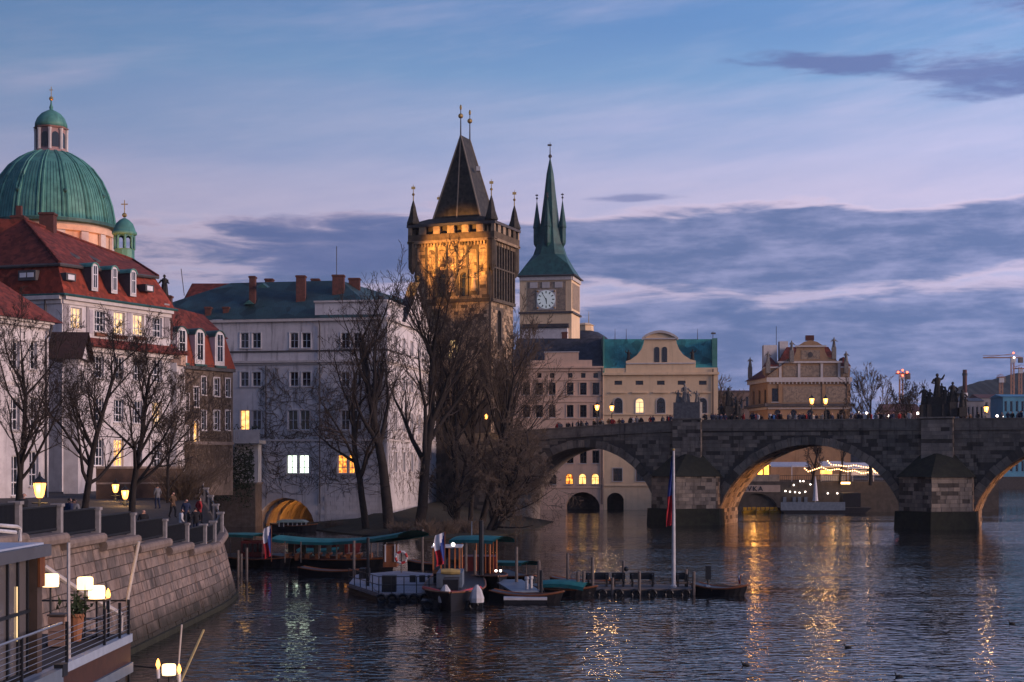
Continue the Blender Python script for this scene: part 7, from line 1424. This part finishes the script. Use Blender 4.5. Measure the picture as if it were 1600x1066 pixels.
def crane(label, px, ytop, Y, jl, jr, lights=()):
    th = thing('tower_crane', label, 'crane', (X(px, Y), Y, 3), 'cranes on the far bank'); x = X(px, Y); zt_ = Z(ytop, Y); k = Y/F; w_ = 1.6
    m_ = MB()
    for sx, sy in ((-1,-1),(1,-1),(1,1),(-1,1)): m_.tube([(x+sx*w_/2, Y+sy*w_/2, 3), (x+sx*w_/2, Y+sy*w_/2, zt_-4*k)], .2, 4)
    z_ = 6
    while z_ < zt_-6*k:
        m_.tube([(x-w_/2, Y-w_/2, z_), (x+w_/2, Y-w_/2, z_+2.5)], .1, 3); m_.tube([(x+w_/2, Y-w_/2, z_), (x-w_/2, Y-w_/2, z_+2.5)], .1, 3); z_ += 2.5
    part('mast', m_, CRANE, th)
    j = MB(); zj = zt_-6*k; a, b = x-jl*k, x+jr*k; j.tube([(a, Y, zj), (b, Y, zj)], .35, 4); j.tube([(a, Y, zj), (x, Y, zt_), (b, Y, zj)], .12, 4); j.tube([(a, Y, zj+1.3), (x, Y, zj+1.6)], .15, 4)
    part('jib', j, CRANE, th); part('cab', MB().box(x-1.4, x+1.4, Y-1.6, Y-.6, zj-3, zj-.4), PAINTW, th); part('counterweight', MB().box(b-2.5, b, Y-.8, Y+.8, zj-3, zj), POLEW, th)
    for q, mt in lights: part('warning_light', MB().ball((x+q[0]*k, Y-1.8, zj+q[1]*k), .55, 6), mt, th)
crane('tall far crane with a long jib reaching left at the right edge', 1582, 553, 900, 46, 16, (((1, 0), WHL), ((0, 7), REDL))); crane('second far crane half behind the tall one', 1594, 570, 950, 10, 20); crane('slim far crane with short head above the far roofs', 1564, 584, 900, 7, 7)
crane('red-lit far crane behind the bare trees', 1408, 578, 800, 9, 14, (((-6, 2), REDL), ((8, 2), REDL), ((1, 5), REDL), ((1, -3), REDL)))
for k, (px, py, Y) in enumerate(((1342, 645, 420), (1354, 646, 430), (1388, 650, 440), (1419, 646, 430), (1434, 646, 430), (1558, 650, 460), (1567, 650, 470))):
    c = V(px, py, Y); th = thing('far_lamp', 'small far street lamp glowing just above the bridge parapet', 'street lamp', (c.x, c.y, 4), 'far street lamps'); part('post', MB().tube([(c.x, c.y, 4), tuple(c)], .1, 5), IRON, th); part('globe', MB().ball(c, .38, 6), WHL, th)
# ================================================================ PEOPLE
def skin_person(name, coat, legs, pose):
    J = {'pel': (0,0,.95), 'che': (0,-.02,1.3), 'nek': (0,-.03,1.5), 'hd0': (0,-.05,1.6), 'hd1': (0,-.05,1.73)}
    s = pose
    J.update({'la': (-.2,0,1.42), 'le': (-.27,.03+s*.1,1.15), 'lh': (-.25,-.12-s*.15,.93), 'ra': (.2,0,1.42), 're': (.27,.03-s*.1,1.15), 'rh': (.24,-.12+s*.1,.93+max(0, s)*.2), 'lp': (-.1,0,.9), 'lk': (-.11,-.05+s*.12,.5), 'lf': (-.11,.05+s*.22,.07), 'lt': (-.12,-.12+s*.22,.04), 'rp': (.1,0,.9), 'rk': (.11,-.05-s*.12,.5), 'rf': (.11,.05-s*.18,.07), 'rt': (.12,-.12-s*.18,.04)})
    Rr = {'pel': .16, 'che': .19, 'nek': .07, 'hd0': .095, 'hd1': .10, 'la': .10, 'le': .075, 'lh': .05, 'ra': .10, 're': .075, 'rh': .05, 'lp': .12, 'lk': .085, 'lf': .06, 'lt': .045, 'rp': .12, 'rk': .085, 'rf': .06, 'rt': .045}
    E = [('pel','che'), ('che','nek'), ('nek','hd0'), ('hd0','hd1'), ('che','la'), ('la','le'), ('le','lh'), ('che','ra'), ('ra','re'), ('re','rh'), ('pel','lp'), ('lp','lk'), ('lk','lf'), ('lf','lt'), ('pel','rp'), ('rp','rk'), ('rk','rf'), ('rf','rt')]
    ks = list(J); me = bpy.data.meshes.new('tmp'); me.from_pydata([J[k] for k in ks], [(ks.index(a), ks.index(b)) for a, b in E], []); o = link(bpy.data.objects.new('tmp', me)); o.modifiers.new('skin', 'SKIN')
    for i, k in enumerate(ks): me.skin_vertices[0].data[i].radius = (Rr[k], Rr[k]*.85); me.skin_vertices[0].data[i].use_root = k == 'pel'
    ss = o.modifiers.new('s', 'SUBSURF'); ss.levels = ss.render_levels = 1
    dg = bpy.context.evaluated_depsgraph_get(); dg.update(); m2 = bpy.data.meshes.new_from_object(o.evaluated_get(dg)); bpy.data.objects.remove(o); m2.name = name
    m2.materials.clear(); hair = MATS['hair']
    for mt in (coat, legs, SKIN, hair): m2.materials.append(mt)
    for p in m2.polygons:
        c = p.center; p.use_smooth = True
        p.material_index = 3 if c.z > 1.68 or (c.z > 1.58 and c.y > -.03) else 2 if c.z > 1.5 or (c.z < .97 and abs(c.x) > .19) else 0 if c.z > .78 else 1
    return m2
pmat('hair', (.03, .02, .015), (.02, .015, .01), 5, .7)
CL = [('black', pmat('coat_black', (.015, .015, .018), None, 4, .9)), ('dark blue', pmat('coat_navy', (.02, .03, .07), None, 4, .9)), ('white', pmat('coat_white', (.6, .58, .58), None, 4, .9)), ('red', pmat('coat_red', (.35, .03, .03), None, 4, .9)), ('grey', pmat('coat_grey', (.16, .16, .17), None, 4, .9)), ('brown', pmat('coat_brown', (.12, .07, .04), None, 4, .9)), ('bright blue', pmat('coat_blue', (.04, .16, .45), None, 4, .9))]
PM = [skin_person('person', m_, CL[0][1] if i % 2 else CL[1][1], (-.5, .6, .1, -.8, .4, .9, 0)[i]) for i, (n_, m_) in enumerate(CL)]
rp = random.Random(77); spans = [(868, 942, 26), (945, 1052, 28), (1098, 1262, 44), (1264, 1430, 40), (1498, 1598, 18)]
wh_ = {868: 'before the rose house', 945: 'before the cream house', 1098: 'left of the museum lamps', 1264: 'right of the museum lamps', 1498: 'right of the black statue group'}
for a, b, n_ in spans:
    for k in range(n_):
        px = rp.uniform(a, b); n__ = -rp.choice((.85, 1.1, 1.6, 2.5, 4, 6)); q = on_deck(px, n__); i = rp.choice((0, 0, 0, 0, 1, 1, 2, 4, 4, 5, 3)) if not (a == 1098 and k == 0) else 6
        if i == 6: q = on_deck(1209, -.8)
        o = link(bpy.data.objects.new('person', PM[i])); o.location = q; o.rotation_euler = (0, 0, rp.uniform(0, 6.28)); s = rp.uniform(.93, 1.06); o.scale = (s, s, s)
        tag(o, 'person in %s coat on the bridge %s' % (CL[i][0], wh_[a]), 'person', 'people on the bridge '+wh_[a])
def promenade_z(x, y): return float(np.interp(y, [p[1] for p in WT], [p[2] for p in WT]))
for lb, i, px, Y, rz in (('person in black coat walking behind the leftmost railing panels', 0, 36, 63, 1.2), ('person in dark blue coat beside the street lamp on the ramp', 1, 107, 68, 2.6), ('person in grey coat walking next to the one in dark blue', 4, 115, 68.4, 3.0), ('person in black coat behind the middle of the railing', 0, 224, 80, .4), ('person in white coat at the low end of the ramp', 2, 283, 92, 2.0), ('person in black coat leaning by the end of the ramp', 0, 296, 92, 5), ('person in black coat right of the one in white', 0, 306, 93, 3.6), ('person in brown coat standing far back on the promenade', 5, 270, 104, 1.0), ('person in grey coat at the foot of the brown wall', 4, 246, 112, 4.0), ('person in red coat beside the stepped railing', 3, 311, 100, 2.2), ('person in dark blue coat beyond the white coat', 1, 291, 98, .6)):
    x = X(px, Y); t_ = min(1, max(0, (x+17.6)/(-47+17.6))); z_ = promenade_z(x, Y)*(1-t_)+5.6*t_; o = link(bpy.data.objects.new('person', PM[i])); o.location = (x, Y, z_+.02); o.rotation_euler = (0, 0, rz); tag(o, lb, 'person', 'people on the promenade')
for lb, px, py, Y, e in (('large glowing street lamp near the left railing', 62, 768, 72, 120), ('small glowing street lamp between the promenade trees', 195.5, 774, 118, 130), ('street lamp half hidden behind the dense promenade tree', 180.5, 764, 124, 130)):
    p = Vector((X(px, Y), Y, 4.6 if Y < 100 else 4.9)); street_lamp(lb, p, Z(py, Y)-p.z-.3, e, 'lamps on the promenade', 1.25 if Y < 100 else 1.2)
# water birds
for k, (px, py) in enumerate(((1405, 1058), (1325, 1012), (1581, 975), (1165, 1040))):
    Y = CZ*F/(py-HY); x = X(px, Y); d = MB().lathe([(.02, -.22), (.11, -.12), (.14, .02), (.1, .16), (.03, .25)], (0, 0, 0), 8); d.v = [(x+q[2], Y+q[0], .05+q[1]*.8) for q in d.v]; d.tube([(x-.17, Y, .08), (x-.2, Y, .22), (x-.24, Y, .28)], [.05, .035, .045], 6); d.tube([(x-.24, Y, .28), (x-.34, Y, .27)], [.03, .01], 5)
    d.v = [(x+(q[0]-x)*.7, Y+(q[1]-Y)*.7, q[2]*.62) for q in d.v]
    solo('duck', d, BRONZE, (x, Y, 0), ['dark duck near the bottom right of the water', 'dark duck floating below the middle arch', 'dark duck at the right edge of the water', 'dark duck below the rowing boat'][k], 'duck', 'ducks on the river')
# ================================================================ HAZE
hz = MB().box(-950, 1450, -250, 2200, -4.2, 150); ho = solo('haze', hz, None, (0, 500, -4.2), kind='stuff')
hm = bpy.data.materials.new('haze_air'); hm.use_nodes = True; tt = NT(hm.node_tree); tt.n.clear(); oo = tt.new('ShaderNodeOutputMaterial'); pv = tt.new('ShaderNodeVolumePrincipled')
pv.inputs['Color'].default_value = (.82, .88, 1, 1); pv.inputs['Density'].default_value = .00007; pv.inputs['Anisotropy'].default_value = .0; tt.l.new(pv.outputs[0], oo.inputs['Volume']); ho.data.materials.append(hm)
